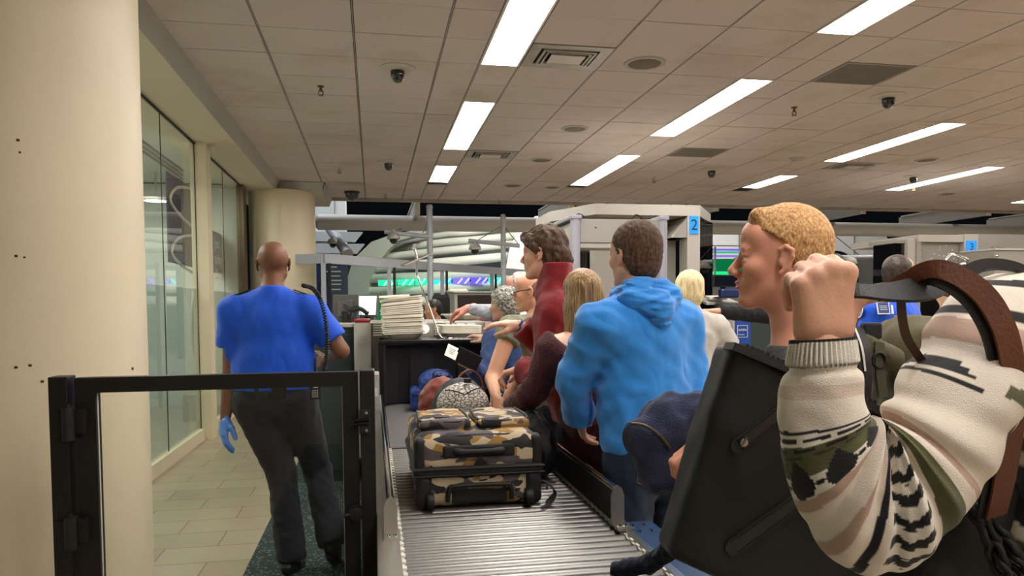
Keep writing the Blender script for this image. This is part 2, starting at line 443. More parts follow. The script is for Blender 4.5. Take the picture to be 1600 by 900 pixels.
# other things that fill whole cells: supply vents and return grilles
vents = [(5, 0), (5, 7), (15, 7)]
grilles = [(10, 0), (10, 6), (20, 5)]
skip = set(vents) | set(grilles)
tiles = MB(); g = MB()
bm = tiles.bm
rnd = random.Random(3)
for c in range(len(cols)-1):
    for k in range(K0, K1+1):
        if (c, k) in lit or (c, k) in skip: continue
        x0, x1, y0, y1 = cols[c], cols[c+1], rowy(k), rowy(k+1)
        if c == 0 and k >= 12: continue
        if y1 > 14.05: continue
        dz = rnd.uniform(0, .003)
        tiles.box((x0+.0095, y0+.004, CZ+dz), (x1-.0095, y1-.004, CZ+.02))
struct(tiles.build('ceiling', m_tile))
struct(MB().box((-1.46, -6, CZ+.028), (15.3, 14.06, CZ+.06)).build('ceiling_backing', m_black))
for i, x in enumerate(cols): g.box((x-.004, -6, CZ+.004), (x+.004, 14.05, CZ+.027))
struct(g.build('trim_1', m_tbar))
# ceiling edge board facing the atrium
struct(MB().box((-.75, 14.05, CZ-.03), (15.4, 14.1, CZ+.5)).build('trim_2', soffit_paint))

# --- soffit and sloping fascia along the glass wall; they turn in front of the far pillar
struct(MB().prism([(-1.5, -6, 3.36), (-1.42, -6, 3.5), (-1.42, -6, 3.62), (-1.5, -6, 3.62)], (0, 18.3, 0)).build('trim_3', fascia_paint))
s = MB().box((-2.2, -6, 3.36), (-1.5, 12.3, 3.42)); s.box((-2.2, 12.3, 3.36), (-.78, 14.1, 3.42)); struct(s.build('ceiling_soffit', soffit_paint))
s = MB().prism([(-1.5, 12.3, 3.36), (-1.42, 12.22, 3.5), (-.75, 12.22, 3.5), (-.78, 12.3, 3.36)], (0, .02, 0))
s.prism([(-.78, 12.3, 3.36), (-.72, 12.24, 3.52), (-.72, 14.1, 3.52), (-.78, 14.1, 3.36)], (.01, 0, 0)); struct(s.build('trim_4', fascia_paint))

# --- pillars
def pillar(n, x, y, r, seam=None):
    s = MB().lathe((x, y, 0), [(r, 0), (r, 3.37)], 96); o = s.build('wall_pillar_%d' % n, plaster, None, True, 40); struct(o)
    return o
pillar(1, -1.46, 3.42, .48); pillar(2, -1.44, 12.62, .52)
m_dirt = mat('dark_chip', (60, 48, 36), .9)
ang = math.atan2(-12.62, 1.44)
struct(MB().box((-1.44+.522*math.cos(-1.52)-.008, 12.62+.522*math.sin(-1.52)-.006, 0), (-1.44+.522*math.cos(-1.52)+.008, 12.62+.522*math.sin(-1.52)+.004, 3.36)).build('trim_5', plaster))
# scuffs and screw holes in the near pillar
def on_pillar(u, v, out=0):
    r = ray(u, v); o = np.array([0, 0, EYE]); c = np.array([-1.46, 3.42]); a = r[0]**2+r[1]**2
    b = 2*((o[:2]-c) @ r[:2]); q = ((o[:2]-c) @ (o[:2]-c))-(.48+out)**2; t = (-b-math.sqrt(b*b-4*a*q))/(2*a); return o+r*t
chips = MB()
for u, v, s_ in [(28, 219, 4), (25, 400, 4), (38, 402, 3), (25, 574, 4), (47, 571, 4), (207, 576, 5), (66, 596, 4), (31, 238, 3)]:
    p = on_pillar(u, v); n = unit([p[0]+1.46, p[1]-3.42, 0]); t = np.array([-n[1], n[0], 0])
    chips.obox(p, t*s_*.0013, n*.0015, (0, 0, s_*.0011))
struct(chips.build('trim_6', m_dirt))

# --- glass wall on the left: two bays, pilaster, baseboard, joints, dark end frame
GX = -1.95
struct(MB().box((GX-.012, -6, .13), (GX, 8.86, 3.36)).build('window_1', m_pane))
struct(MB().box((GX-.012, 9.1, .13), (GX, 11.75, 3.36)).build('window_2', m_pane))
struct(MB().box((GX-.05, 8.86, 0), (GX+.125, 9.1, 3.36)).build('trim_7', plaster))
s = MB().box((GX-.04, -6, 0), (GX+.035, 8.86, .13)); s.box((GX-.04, 9.1, 0), (GX+.035, 11.8, .13)); struct(s.build('baseboard_left', plaster))
m_joint = mat('black_joint', (22, 22, 20), .5)
s = MB().box((GX-.004, -6, 3.338), (GX+.012, 8.86, 3.36)); s.box((GX-.004, 9.1, 3.338), (GX+.012, 11.75, 3.36))
for y in (5.0, 7.5, 8.852, 10.42): s.box((GX-.002, y-.006, .13), (GX+.004, y+.006, 3.34))
struct(s.build('trim_8', m_joint))
struct(MB().box((GX-.06, 11.75, 0), (GX+.05, 11.98, 3.36)).build('trim_9', mat('bronze_frame', (92, 78, 56), .35, .6)))
# the shop behind the glass
shop = mat('shop_wall', (190, 196, 184), .8)
s = MB().box((-4.3, -6, 0), (-4.2, 12.1, 3.5)); struct(s.build('wall_left', shop))
struct(MB().box((-4.3, 12.1, 0), (-1.96, 12.2, 3.4)).build('wall_shop_end', shop))
struct(MB().box((-4.3, -6, 3.42), (-1.97, 12.1, 3.5)).build('ceiling_shop', shop))
# frosted film on the lower part of the panes
m_film = glass('frosted_film', (236, 242, 240), refl=.04, body=.30, bodycol=(206, 218, 214))
s = MB().box((GX-.018, 3, .13), (GX-.014, 8.86, 1.72)); s.box((GX-.018, 9.1, .13), (GX-.014, 11.75, 1.72)); struct(s.build('window_3', m_film))
# glass track rails seen through the upper pane
s = MB()
for z in (2.93, 2.975, 3.02): s.box((GX-.11, 5.5, z), (GX-.09, 8.8, z+.018))
struct(s.build('trim_10', mat('track', (96, 94, 88), .4, .5)))
# --- walls far behind the camera and to the sides (bounce the light as the hall does)
hall = mat('hall_wall', (205, 196, 178), .8)
struct(MB().box((-4.4, -6.1, 0), (16, -6, 3.6)).build('wall_rear', hall))

# ================================================================== CEILING FIXTURES
def light_fixture(c, a, b, label):
    x0, x1, y0, y1 = cols[c], cols[c+1], CY+a*CD, CY+b*CD
    t = thing('ceiling_light', label, 'ceiling light', ((x0+x1)/2, y0, CZ), group='fluorescent ceiling lights')
    n = 2 if (b-a) > 3 else 1
    f = MB()
    f.box((x0+.004, y0, CZ-.004), (x0+.02, y1, CZ+.06)); f.box((x1-.02, y0, CZ-.004), (x1-.004, y1, CZ+.06))
    f.box((x0+.02, y0, CZ-.004), (x1-.02, y0+.014, CZ+.06)); f.box((x0+.02, y1-.014, CZ-.004), (x1-.02, y1, CZ+.06))
    if n == 2: f.box((x0+.02, (y0+y1)/2-.006, CZ-.003), (x1-.02, (y0+y1)/2+.006, CZ+.06))
    f.build('frame', m_white_metal, t)
    for i in range(n):
        ya = y0+(y1-y0)*i/n; yb = y0+(y1-y0)*(i+1)/n
        MB().box((x0+.02, ya+.01, CZ+.004), (x1-.02, yb-.01, CZ+.012)).build('diffuser', m_diff, t)
LL = {(4, -5): 'nearest lit ceiling panel in the left row, cut by the top of the view', (4, 3): 'middle lit ceiling panel of the left row, beyond the near air vent',
      (4, 9): 'short farthest lit ceiling panel of the left row', (8, -5): 'lit ceiling panel cut off at the top right, nearest of the middle row',
      (8, 1): 'long lit ceiling panel above the walk-through detector, middle of its row', (8, 7): 'far lit ceiling panel in the middle row over the scanner with the 2 sign',
      (14, 3): 'long lit ceiling panel right of the grey grille, third row from the left', (14, 9): 'small far lit ceiling panel in the third row, above the blond man',
      (19, 7): 'long thin lit ceiling panel of the rightmost row near the right edge'}
for c, runs in strips.items():
    for a, b in runs:
        if (c, a) in LL: light_fixture(c, a, b, LL[(c, a)])
        elif b < 0 or True: light_fixture(c, a, b, 'lit ceiling panel of the hall outside the picture')
m_vent = mat('brushed_vent', (172, 166, 154), .35, .4, var=.15, vscale=9); m_dark = mat('dark_opening', (34, 31, 28), .7)
VL = ['square ceiling air vent beside the near left light, with dusty tiles around', 'ceiling air vent right of the far end of the middle left light', 'distant ceiling air vent below the end of the long right light']
for (c, k), lab in zip(vents, VL):
    x0, x1, y0, y1 = cols[c]+.01, cols[c+1]-.01, rowy(k)+.01, rowy(k+1)-.01
    t = thing('air_vent', lab, 'air vent', ((x0+x1)/2, y0, CZ), group='ceiling air vents')
    f = MB(); xm, ym = (x0+x1)/2, (y0+y1)/2
    def ringbox(f, hx, hy, w, z0, z1):
        f.box((xm-hx, ym-hy, z0), (xm-hx+w, ym+hy, z1)); f.box((xm+hx-w, ym-hy, z0), (xm+hx, ym+hy, z1))
        f.box((xm-hx+w, ym-hy, z0), (xm+hx-w, ym-hy+w, z1)); f.box((xm-hx+w, ym+hy-w, z0), (xm+hx-w, ym+hy, z1))
    ringbox(f, (x1-x0)/2, (y1-y0)/2, .085, CZ-.002, CZ+.01); f.build('frame', m_vent, t)
    f = MB(); ringbox(f, .215, .165, .018, CZ-.012, CZ+.005); ringbox(f, .18, .135, .014, CZ-.016, CZ+.002); f.build('louver', m_vent, t)
    MB().box((xm-.14, ym-.1, CZ-.022), (xm+.14, ym+.1, CZ-.012), .004).build('center_plate', mat('vent_plate%s' % k, (200, 194, 184), .35), t)
    MB().box((x0+.02, y0+.02, CZ+.018), (x1-.02, y1-.02, CZ+.024)).build('duct_opening', m_dark, t)
GL = ['grey perforated return grille in the ceiling right of the long middle light', 'distant grey return grille in the ceiling above the 2 scanner', 'far grey return grille at the right edge of the ceiling']
m_grille = mat('perforated_grille', (112, 108, 100), .7, bump=.6, bscale=420)
for (c, k), lab in zip(grilles, GL):
    x0, x1, y0, y1 = cols[c], cols[c+1], rowy(k), rowy(k+1)
    t = thing('return_grille', lab, 'air grille', ((x0+x1)/2, y0, CZ), group='return grilles')
    MB().box((x0+.03, y0+.03, CZ+.002), (x1-.03, y1-.03, CZ+.008)).build('mesh_panel', m_grille, t)
    f = MB(); f.box((x0+.008, y0+.006, CZ-.002), (x0+.03, y1-.006, CZ+.012)); f.box((x1-.03, y0+.006, CZ-.002), (x1-.008, y1-.006, CZ+.012))
    f.box((x0+.03, y0+.006, CZ-.002), (x1-.03, y0+.03, CZ+.012)); f.box((x0+.03, y1-.03, CZ-.002), (x1-.03, y1-.006, CZ+.012)); f.build('frame', mat('grille_frame%s' % k, (150, 146, 136), .6), t)
m_spk = mat('speaker_mesh', (126, 118, 104), .8, bump=.5, bscale=500); m_spr = mat('speaker_ring', (178, 172, 160), .5)
SPK = [((1007, 99), 'large round speaker grille right of the near air vent', .17), ((898, 201), 'pale round ceiling speaker between the two left light rows', .15), ((846, 250), 'round ceiling speaker on a stained tile right of the second air vent', .15),
       ((801, 290), 'pale far ceiling speaker near the edge of the ceiling', .15), ((863, 293), 'farther dim ceiling speaker, right of the pale one', .13), ((1448, 250), 'round ceiling speaker right of the long third-row light', .15), ((1480, 303), 'far ceiling speaker under the rightmost light', .14)]
for (u, v), lab, r in SPK:
    p = onz(u, v, CZ); t = thing('ceiling_speaker', lab, 'speaker', tuple(p), group='round ceiling speakers')
    MB().lathe((p[0], p[1], CZ), [(r*.78, .004), (r*.8, -.008), (r, -.008), (r*1.02, 0), (r*1.02, .004)], 40, caps=False).build('ring', m_spr, t, True)
    MB().lathe((p[0], p[1], CZ), [(r*.8, 0), (r*.8, -.006), (.001, -.009)], 40, caps=False).build('grille', m_spk, t, True)
m_smoke = mat('smoked_dome', (18, 17, 18), .08, coat=1); m_cream = mat('cream_plastic', (190, 184, 172), .45)
CAMS = [((621, 107), 'near dome camera on the ceiling above the left tile row', .095), ((607, 253), 'smaller dome camera farther along the left ceiling', .095), ((1388, 150), 'dome camera right of the grey grille, on the right ceiling', .095),
        ((1112, 265), 'distant dome camera over the 2 scanner', .095), ((1427, 275), 'far dome camera under the long right light', .09)]
for (u, v), lab, r in CAMS:
    p = onz(u, v, CZ); t = thing('dome_camera', lab, 'security camera', tuple(p), group='dome cameras on the ceiling')
    MB().lathe((p[0], p[1], CZ), [(r*1.6, .02), (r*1.6, -.006), (r*1.2, -.018), (r*.62, -.024)], 36).build('mounting_plate', m_cream, t, True, 50)
    MB().lathe((p[0], p[1], CZ), [(r*.62, -.012), (r*.62, -.05), (r*.55, -.085), (r*.36, -.112), (.001, -.122)], 28, caps=False).build('dome', m_smoke, t, True)
    MB().lathe((p[0], p[1], CZ), [(.03, -.06), (.034, -.09), (.02, -.1)], 16).build('lens', mat('lens_grey', (120, 120, 126), .2, .5), t, True)
p = onz(550, 300, 3.36)
t = thing('dome_camera', 'black dome camera hanging from the soffit end by the far pillar', 'security camera', (p[0], p[1], 3.36))
MB().lathe((p[0], p[1], 3.36), [(.13, .005), (.13, -.03), (.115, -.035)], 32).build('mounting_plate', m_smoke, t, True, 40)
MB().lathe((p[0], p[1], 3.36), [(.11, -.03), (.105, -.08), (.07, -.13), (.001, -.145)], 28, caps=False).build('dome', m_smoke, t, True)
m_brass = mat('sprinkler_brass', (122, 96, 62), .35, .8)
SPR = [((501, 135), 'sprinkler head on the left ceiling tiles nearest the camera'), ((1241, 168), 'sprinkler head left of the right dome camera'), ((530, 262), 'sprinkler head far down the left ceiling, before the soffit'), ((1022, 277), 'sprinkler head over the walk-through detector'), ((1428, 290), 'sprinkler head just below the far right dome camera'), ((602, 303), 'sprinkler at the far edge of the left ceiling'), ((780, 312), 'sprinkler at the far ceiling edge above the poles'), ((1245, 247), 'round detector disc in front of the third row')]
for (u, v), lab in SPR[:7]:
    p = onz(u, v, CZ); t = thing('ceiling_sprinkler', lab, 'sprinkler', tuple(p), group='ceiling sprinklers')
    MB().lathe((p[0], p[1], CZ), [(.032, .05), (.032, .002), (.03, -.006), (.012, -.012), (.012, -.04), (.016, -.045)], 16).build('escutcheon', m_cream if v > 200 else m_brass, t, True, 40)
    f = MB()
    for sx in (-1, 1): f.tube([(p[0]+sx*.012, p[1], CZ-.035), (p[0]+sx*.022, p[1], CZ-.06), (p[0]+sx*.008, p[1], CZ-.08)], .005, 6)
    f.build('yoke', m_brass, t)
    MB().lathe((p[0], p[1], CZ), [(.024, -.078), (.026, -.083), (.008, -.085)], 14).build('deflector', m_brass, t, True, 40)
p = onz(1245, 247, CZ); t = thing('smoke_detector', 'round smoke detector on the ceiling above the blond man', 'smoke detector', tuple(p))
MB().lathe((p[0], p[1], CZ), [(.1, .002), (.1, -.02), (.085, -.025)], 24).build('base', m_cream, t, True, 40)
MB().lathe((p[0], p[1], CZ), [(.07, -.024), (.072, -.05), (.05, -.062), (.001, -.064)], 24, caps=False).build('cap', m_cream, t, True, 40)

# ================================================================== WORLD
w = bpy.data.worlds.new('night'); SC.world = w; w.use_nodes = True
w.node_tree.nodes['Background'].inputs[0].default_value = (.0015, .0018, .0025, 1); w.node_tree.nodes['Background'].inputs[1].default_value = 1
SC.view_settings.exposure = 0.85
# ================================================================== CHECKPOINT EQUIPMENT
m_steel = mat('brushed_steel', (176, 172, 164), .28, .9, bump=.05, bscale=30, stretch=(1, .05, 1))
m_chrome = mat('chrome', (205, 203, 198), .08, 1)
m_roll = mat('grey_roller', (126, 124, 120), .36, .75)
m_rubber = mat('black_rubber', (24, 24, 25), .55, bump=.15, bscale=40)
m_belt = mat('grey_conveyor_belt', (98, 97, 94), .7, bump=.2, bscale=500)
m_greypl = mat('warm_grey_panel', (140, 134, 125), .45, var=.04, vscale=3)
m_ltgrey = mat('pale_grey_panel', (174, 170, 162), .5)
m_darkgreen = mat('dark_green_panel', (44, 56, 56), .5)
m_blackmetal = mat('black_powder_coat', (27, 23, 21), .42, .2, bump=.08, bscale=350)
m_blue = mat('blue_painted_steel', (40, 66, 98), .45)
m_whitepl = mat('white_plastic', (222, 218, 206), .45)
m_red = mat('red_plastic', (150, 34, 36), .4)

# ---- roller conveyor with guard rails
BX0, BX1, BZ = .075, .80, .75
t = thing('roller_conveyor', 'grey roller conveyor leading bags into the scanner tunnel', 'conveyor', (.44, 1.2, 0))
RY0, RY1 = 1.78, 3.95
first = None; k = 0; y = RY0
while y < RY1-.02:
    if first is None:
        first = MB().tube([(BX0+.006, y, BZ-.022), (BX1-.006, y, BZ-.022)], .022, 14).build('roller', m_roll, t, False, 50)
    else:
        c = first.copy(); COL.objects.link(c); c.location = (0, y-RY0, 0)
    y += .0545; k += 1
MB().box((BX0-.004, RY0-.03, BZ-.075), (BX1+.004, RY1, BZ-.055)).build('gap_shade_sheet', m_black, t)  # black sheet added so the gaps between rollers look shaded
b = MB().box((BX0, RY1, BZ-.04), (BX1, 5.9, BZ), .003); b.build('belt', m_belt, t)
f = MB(); f.box((BX0-.075, 1.7, BZ-.12), (BX0-.004, 5.55, BZ+.012), .003); f.box((BX0-.075, 1.7, .3), (BX0-.06, 5.55, BZ-.12)); f.build('side_frame', m_steel, t)
f = MB(); f.box((BX1+.004, 1.7, BZ-.12), (BX1+.03, 5.55, BZ+.008), .003); f.build('side_frame', m_steel, t)
f = MB(); f.box((BX1+.03, 1.7, BZ-.1), (BX1+.145, 2.42, BZ-.004), .004); f.build('side_flange', m_blue, t)
f = MB(); f.box((BX1+.02, 1.7, .25), (BX1+.035, 5.5, BZ-.12)); f.build('skirt_panel', m_darkgreen, t)
for x in (BX0-.05, BX1):
    for yy in (1.85, 2.9, 4.4): MB().box((x-.03, yy-.03, 0), (x+.03, yy+.03, BZ-.1), .004).build('leg', m_steel, t)
# toothed white bearing strips beside the rollers
for x, sgn in ((BX0, 1), (BX1, -1)):
    f = MB(); y = RY0
    while y < RY1-.02:
        f.box((x-.004, y-.012, BZ-.03), (x+.009, y+.012, BZ+.004), .003); y += .0545
    f.box((x-.003, RY0-.02, BZ-.028), (x+.004, RY1-.02, BZ-.004)); f.build('bearing_strip', m_whitepl, t)
for x in (BX1+.06, BX1+.1):
    for yy in (2.3, 2.37): MB().lathe((x, yy, BZ-.004), [(.008, 0), (.007, .004), (.001, .005)], 10, caps=False).build('bolt', m_chrome, t)
# guards: a plate with a rolled rim, bent down at the near end
def guard(x, y0, y1, h, side):
    g = MB(); g.box((x-.004, y0, BZ+.006), (x+.004, y1, BZ+h)); o = g.build('guard_plate', m_rubber if side > 0 else m_steel, t)
    rim = MB().tube([(x, y0, BZ+h), (x, y1, BZ+h)], .013, 12).build('guard_rim', m_chrome, t, False, 50)
    e = MB(); pl = [(x-.022, y0-.012, BZ+.004), (x-.022, y0-.012, BZ+h-.02), (x-.014, y0-.012, BZ+h+.006), (x, y0-.012, BZ+h+.016), (x+.014, y0-.012, BZ+h+.006), (x+.022, y0-.012, BZ+h-.02), (x+.022, y0-.012, BZ+.004)]
    e.prism(pl, (0, .014, 0)); e.box((x-.026, y0-.09, BZ+.008), (x+.03, y0+.02, BZ+.016), .002); e.build('guard_bracket', m_steel, t)
    for dx in (-.008, .012): MB().lathe((x+dx, y0-.05, BZ+.016), [(.007, 0), (.006, .004), (.001, .005)], 10, caps=False).build('bolt', m_chrome, t)
guard(.775+.03, 2.37, 4.3, .125, 1); guard(BX0-.03, 2.42, 5.3, .115, -1)

# ---- x-ray scanner: hood with curtained tunnel, cabinet behind
t = thing('xray_scanner', 'grey baggage x-ray scanner with black-curtained tunnel mouth', 'x-ray machine', (.44, 6.0, 0))
HX0, HX1, HY, HZ = .045, .865, 5.6, 1.245
f = MB(); f.box((HX0, HY, .55), (HX0+.04, HY+.62, HZ), .006); f.box((HX1-.04, HY, .55), (HX1, HY+.62, HZ), .006); f.box((HX0, HY, HZ-.035), (HX1, HY+.62, HZ), .01)
f.build('tunnel_hood', m_rubber, t)
f = MB(); f.box((HX0-.012, HY-.014, .56), (HX0+.022, HY+.02, HZ+.008), .006); f.box((HX1-.022, HY-.014, .56), (HX1+.012, HY+.02, HZ+.008), .006); f.box((HX0-.012, HY-.016, HZ-.024), (HX1+.012, HY+.02, HZ+.008), .008)
f.build('tunnel_rim', mat('black_gloss_trim', (16, 16, 17), .25), t)
n = 8; wd = (HX1-HX0-.08)/n
for i in range(n):
    x0 = HX0+.04+i*wd; s = MB(); pts = []
    zz = [HZ-.03, 1.1, .98, .86, .76]
    for z in zz: pts.append((x0+wd/2, HY+.1+.05*math.sin(i*1.7)*(HZ-z)+(.01 if i % 2 else 0), z))
    s.ribbon(pts, (1, .10*math.cos(i*2.1), 0), wd*1.02, .005).build('curtain_strip', m_rubber, t)
MB().box((HX0+.04, HY+.34, .7), (HX1-.04, HY+.36, HZ-.03)).build('inner_curtain', m_rubber, t)
MB().box((-.14, 6.22, .25), (1.05, 7.7, 1.37), .015).build('cabinet', m_greypl, t)
MB().box((-.16, 6.19, .25), (-.02, 6.25, 1.375), .008).build('corner_post', m_ltgrey, t); MB().box((.93, 6.19, .25), (1.07, 6.25, 1.375), .008).build('corner_post', m_ltgrey, t)
MB().box((-.155, 6.185, 1.372), (-.025, 6.6, 1.402), .014).build('corner_cap', m_red, t); MB().box((.935, 6.185, 1.372), (1.065, 6.6, 1.402), .014).build('corner_cap', m_red, t)
for x in (-.005, .505):
    s = MB()
    for i in range(6): s.box((x, 6.2, 1.262+i*.02), (x+.075, 6.225, 1.274+i*.02), .003)
    s.build('vent_slats', m_whitepl, t)
for i, x in enumerate((.60, .69, .78)):
    s = MB()
    for j in range(2): s.box((x, 6.2, 1.325+j*.02), (x+.07, 6.225, 1.337+j*.02), .003)
    s.build('vent_slats', m_whitepl, t)
MB().box((-.135, 6.183, 1.2), (-.05, 6.19, 1.27)).build('data_plate', mat('data_plate', (170, 166, 158), .4), t, )
MB().lathe((.42, 6.215, 1.315), [(.038, 0), (.036, -.01), (.001, -.012)], 24, axis='y', caps=False).build('white_indicator', mat('indicator_lamp', (250, 248, 240), .3, emit=(255, 252, 244), estr=1.2), t, True)
MB().lathe((.33, 6.215, 1.31), [(.033, 0), (.031, -.008), (.001, -.009)], 24, axis='y', caps=False).build('orange_emblem', mat('orange_emblem', (206, 132, 40), .4), t, True)
MB().box((.42-.018, 6.2, 1.35), (.42+.018, 6.22, 1.37), .003).build('key_switch', m_whitepl, t)
MB().box((HX0+.01, HY+.02, .1), (HX1-.01, HY+.62, .71), .006).build('base', m_greypl, t)
# side box with the emergency button, left of the tunnel
b = MB().box((-.09, 5.35, .45), (.035, 5.62, 1.02), .006); b.build('control_box', m_ltgrey, t)
MB().lathe((-.03, 5.345, .97), [(.03, .005), (.03, -.012), (.02, -.02), (.001, -.021)], 20, axis='y', caps=False).build('blue_button', mat('blue_button', (40, 110, 190), .3), t, True)
MB().box((-.08, 5.344, .86), (.02, 5.351, .92)).build('label_plate', m_whitepl, t)

# ---- nested cream bins on the hood and cabinet
m_bin = mat('cream_bin_plastic', (232, 224, 204), .5, var=.03, vscale=5)
def tray_mesh(L=.32, Wd=.40, H=.055):
    s = MB(); bm = s.bm; R = .04
    def loop(hx, hy, z):
        o = []
        for cx, cy, a0 in ((1, 1, 0), (-1, 1, 90), (-1, -1, 180), (1, -1, 270)):
            for i in range(5):
                a = math.radians(a0+i*22.5); o.append(bm.verts.new((cx*(hx-R)+R*math.cos(a), cy*(hy-R)+R*math.sin(a), z)))
        return o
    prof = [(L/2-.05, Wd/2-.05, 0), (L/2-.014, Wd/2-.014, H-.010), (L/2, Wd/2, H-.011), (L/2, Wd/2, H), (L/2-.015, Wd/2-.015, H), (L/2-.054, Wd/2-.054, .004)]
    rings = [loop(*p) for p in prof]
    for A, B in zip(rings, rings[1:]):
        for j in range(20): bm.faces.new((A[j], A[(j+1) % 20], B[(j+1) % 20], B[j]))
    bm.faces.new(rings[0][::-1]); bm.faces.new(rings[-1]); return s
tray0 = None
def tray(loc, rz, tilt, label, group):
    global tray0
    if tray0 is None:
        tray0 = tray_mesh().build('security_bin', m_bin, None, False, 50); o = tray0
    else:
        o = tray0.copy(); COL.objects.link(o)
    o.location = loc; o.rotation_euler = (tilt[0], tilt[1], rz); tag(o, label, 'bin', group); return o
rnd = random.Random(11)
p = W(630, 530, 5.95)
for i in range(19):
    g_ = i/18
    lab = 'cream plastic security bin in the tall stack left of the chrome stand'
    grp = 'tall stack of cream bins'
    if i == 18: lab = 'topmost cream bin of the tall stack on the scanner hood'; grp = None
    o = tray((p[0]+rnd.uniform(-.006, .006)-g_*.012, 5.93+rnd.uniform(-.008, .008), HZ+.003+i*.0148), rnd.uniform(-.03, .03), (rnd.uniform(-.012, .012), -.03-.12*max(0, g_-.3)+rnd.uniform(-.012, .012)), lab, grp)
    if i >= 6: o.location.z += .006
p = W(718, 530, 5.95)
for i in range(5):
    o = tray((p[0]+rnd.uniform(-.004, .004), 5.93+rnd.uniform(-.006, .006), HZ+.002+i*.0125), rnd.uniform(-.03, .03), (0, .012), 'cream plastic security bin in the low stack touched by a hand' if i < 4 else 'top cream bin of the low stack, under the reaching hand', 'low stack of cream bins' if i < 4 else None)
p = W(725, 497, 7.1); tray((p[0], p[1], 1.375), .4, (0, 0), 'single cream bin lying on the scanner cabinet by the striped sleeve', None)

# ---- chrome sign stand, seen from behind
t = thing('sign_stand', 'chrome tilted sign stand beside the tall stack of bins', 'sign stand', tuple(W(697, 530, 5.66)*np.array([1, 1, 0])+np.array([0, 0, HZ+.004])))
b0 = W(692, 529, 5.66); b0[2] = HZ+.012; tp = W(651, 428, 5.72)
base = [b0+np.array([0, 0, 0]), b0+np.array([.05, .0, -.002]), b0+np.array([.2, .01, -.002]), b0+np.array([.22, .09, -.002]), b0+np.array([.2, .18, -.002]), b0+np.array([.02, .18, -.002])]
MB().tube(base, .007, 8).build('base', m_chrome, t, True)
MB().tube(catmull([b0, b0+np.array([-.03, 0, .03]), (b0*.75+tp*.25)+np.array([-.012, 0, 0]), tp], 6), .008, 8).build('pole', m_chrome, t, True)
c = W(652, 405, 5.72); a1, a2 = W(629, 415, 5.6), W(675, 396, 5.84)
s = MB().bar(a1, a2, .05, .014, bev=.004); s.build('sign_holder', m_steel, t)
s = MB().tube([tp, c, W(648, 388, 5.72)], .010, 8); s.obox(W(647, 386, 5.72), np.array([.014, 0, 0]), np.array([0, .012, 0]), np.array([.005, 0, .022]), .003); s.build('clamp', m_steel, t)

# ---- black gate with a clear panel
GY = 2.62
def gx(u, v=640): return ony(u, v, GY)[0]
gz = lambda u, v: ony(u, v, GY)[2]
tl = gz(300, 585)
t = thing('gate_post', 'black square post with hinges in front of the near pillar', 'post', (gx(100), GY, 0))
x0, x1 = gx(83), gx(113)
MB().box((x0, GY-.035, 0), (x1, GY+.04, tl+.004), .004).build('post', m_blackmetal, t)
MB().box((x0-.03, GY-.07, 0), (x1+.03, GY+.075, .012), .003).build('base_plate', m_blackmetal, t)
tg = thing('glass_gate', 'black framed swing gate with clear panel before the walking officer', 'gate', ((gx(122)+gx(560))/2, GY, 0))
fx0, fx1, w_ = gx(121), gx(560), .062
zb = .18
top = tl-.002
f = MB(); f.prism([(fx0, GY-.02, zb), (fx0, GY-.02, top), (fx0+w_, GY-.02, top-w_*.8), (fx0+w_, GY-.02, zb+w_)], (0, .045, 0)); f.build('stile', m_blackmetal, tg)
f = MB(); f.prism([(fx1, GY-.02, zb), (fx1, GY-.02, top), (fx1-w_*.85, GY-.02, top-w_*.8), (fx1-w_*.85, GY-.02, zb+w_)], (0, .045, 0)); f.build('stile', m_blackmetal, tg)
f = MB(); f.prism([(fx0+.001, GY-.0195, top), (fx1-.001, GY-.0195, top), (fx1-w_*.85, GY-.0195, top-w_*.8), (fx0+w_, GY-.0195, top-w_*.8)], (0, .044, 0)); f.build('top_rail', m_blackmetal, tg)
f = MB(); f.box((fx0, GY-.019, zb), (fx1, GY+.024, zb+w_)); f.build('bottom_rail', m_blackmetal, tg)
m_acr = glass('clear_acrylic', (248, 250, 248), rough=.0, refl=.03, body=.004, bodycol=(190, 190, 185))
MB().box((fx0+w_-.01, GY-.002, zb+.03), (fx1-w_*.85+.01, GY+.004, top-w_*.75)).build('clear_panel', m_acr, tg)
# thin pale edges where panel meets frame, scratches on the panel
MB().box((fx0+w_, GY-.006, zb+w_), (fx0+w_+.003, GY-.002, top-w_*.8)).build('gasket', m_whitepl, tg); MB().box((fx1-w_*.85-.003, GY-.006, zb+w_), (fx1-w_*.85, GY-.002, top-w_*.8)).build('gasket', m_whitepl, tg)
def hinge(u, v, parent):
    cx, cz = gx(u, v), gz(u, v); h = .052
    s = MB(); s.box((cx-.05, GY-.052, cz-h*.9), (cx-.012, GY-.034, cz+h*.6), .003); s.box((cx+.014, GY-.05, cz-h*.8), (cx+.047, GY-.019, cz+h*.7), .003)
    s.build('hinge_leaf', m_blackmetal, parent)
    s = MB(); s.tube([(cx, GY-.055, cz-h*1.15), (cx, GY-.055, cz+h*.9)], .019, 14); s.tube([(cx, GY-.055, cz+h*.9), (cx, GY-.055, cz+h*1.1)], .009, 10); s.box((cx-.012, GY-.055, cz-h), (cx+.016, GY-.03, cz+h*.8)); s.build('hinge_barrel', m_rubber, parent, False, 40)
hinge(117, 655, tg); hinge(121, 822, tg)
t2 = thing('latch_post', 'black square latch post at the conveyor side of the gate', 'post', (gx(574), GY, 0))
lx0, lx1 = gx(563), gx(586)
MB().box((lx0, GY-.05, 0), (lx1, GY+.045, gz(574, 577)), .005).build('post', m_blackmetal, t2)
MB().box((lx0-.02, GY-.08, 0), (lx1+.02, GY+.075, .012), .003).build('base_plate', m_blackmetal, t2)
cx, cz = gx(567, 655), gz(567, 655)
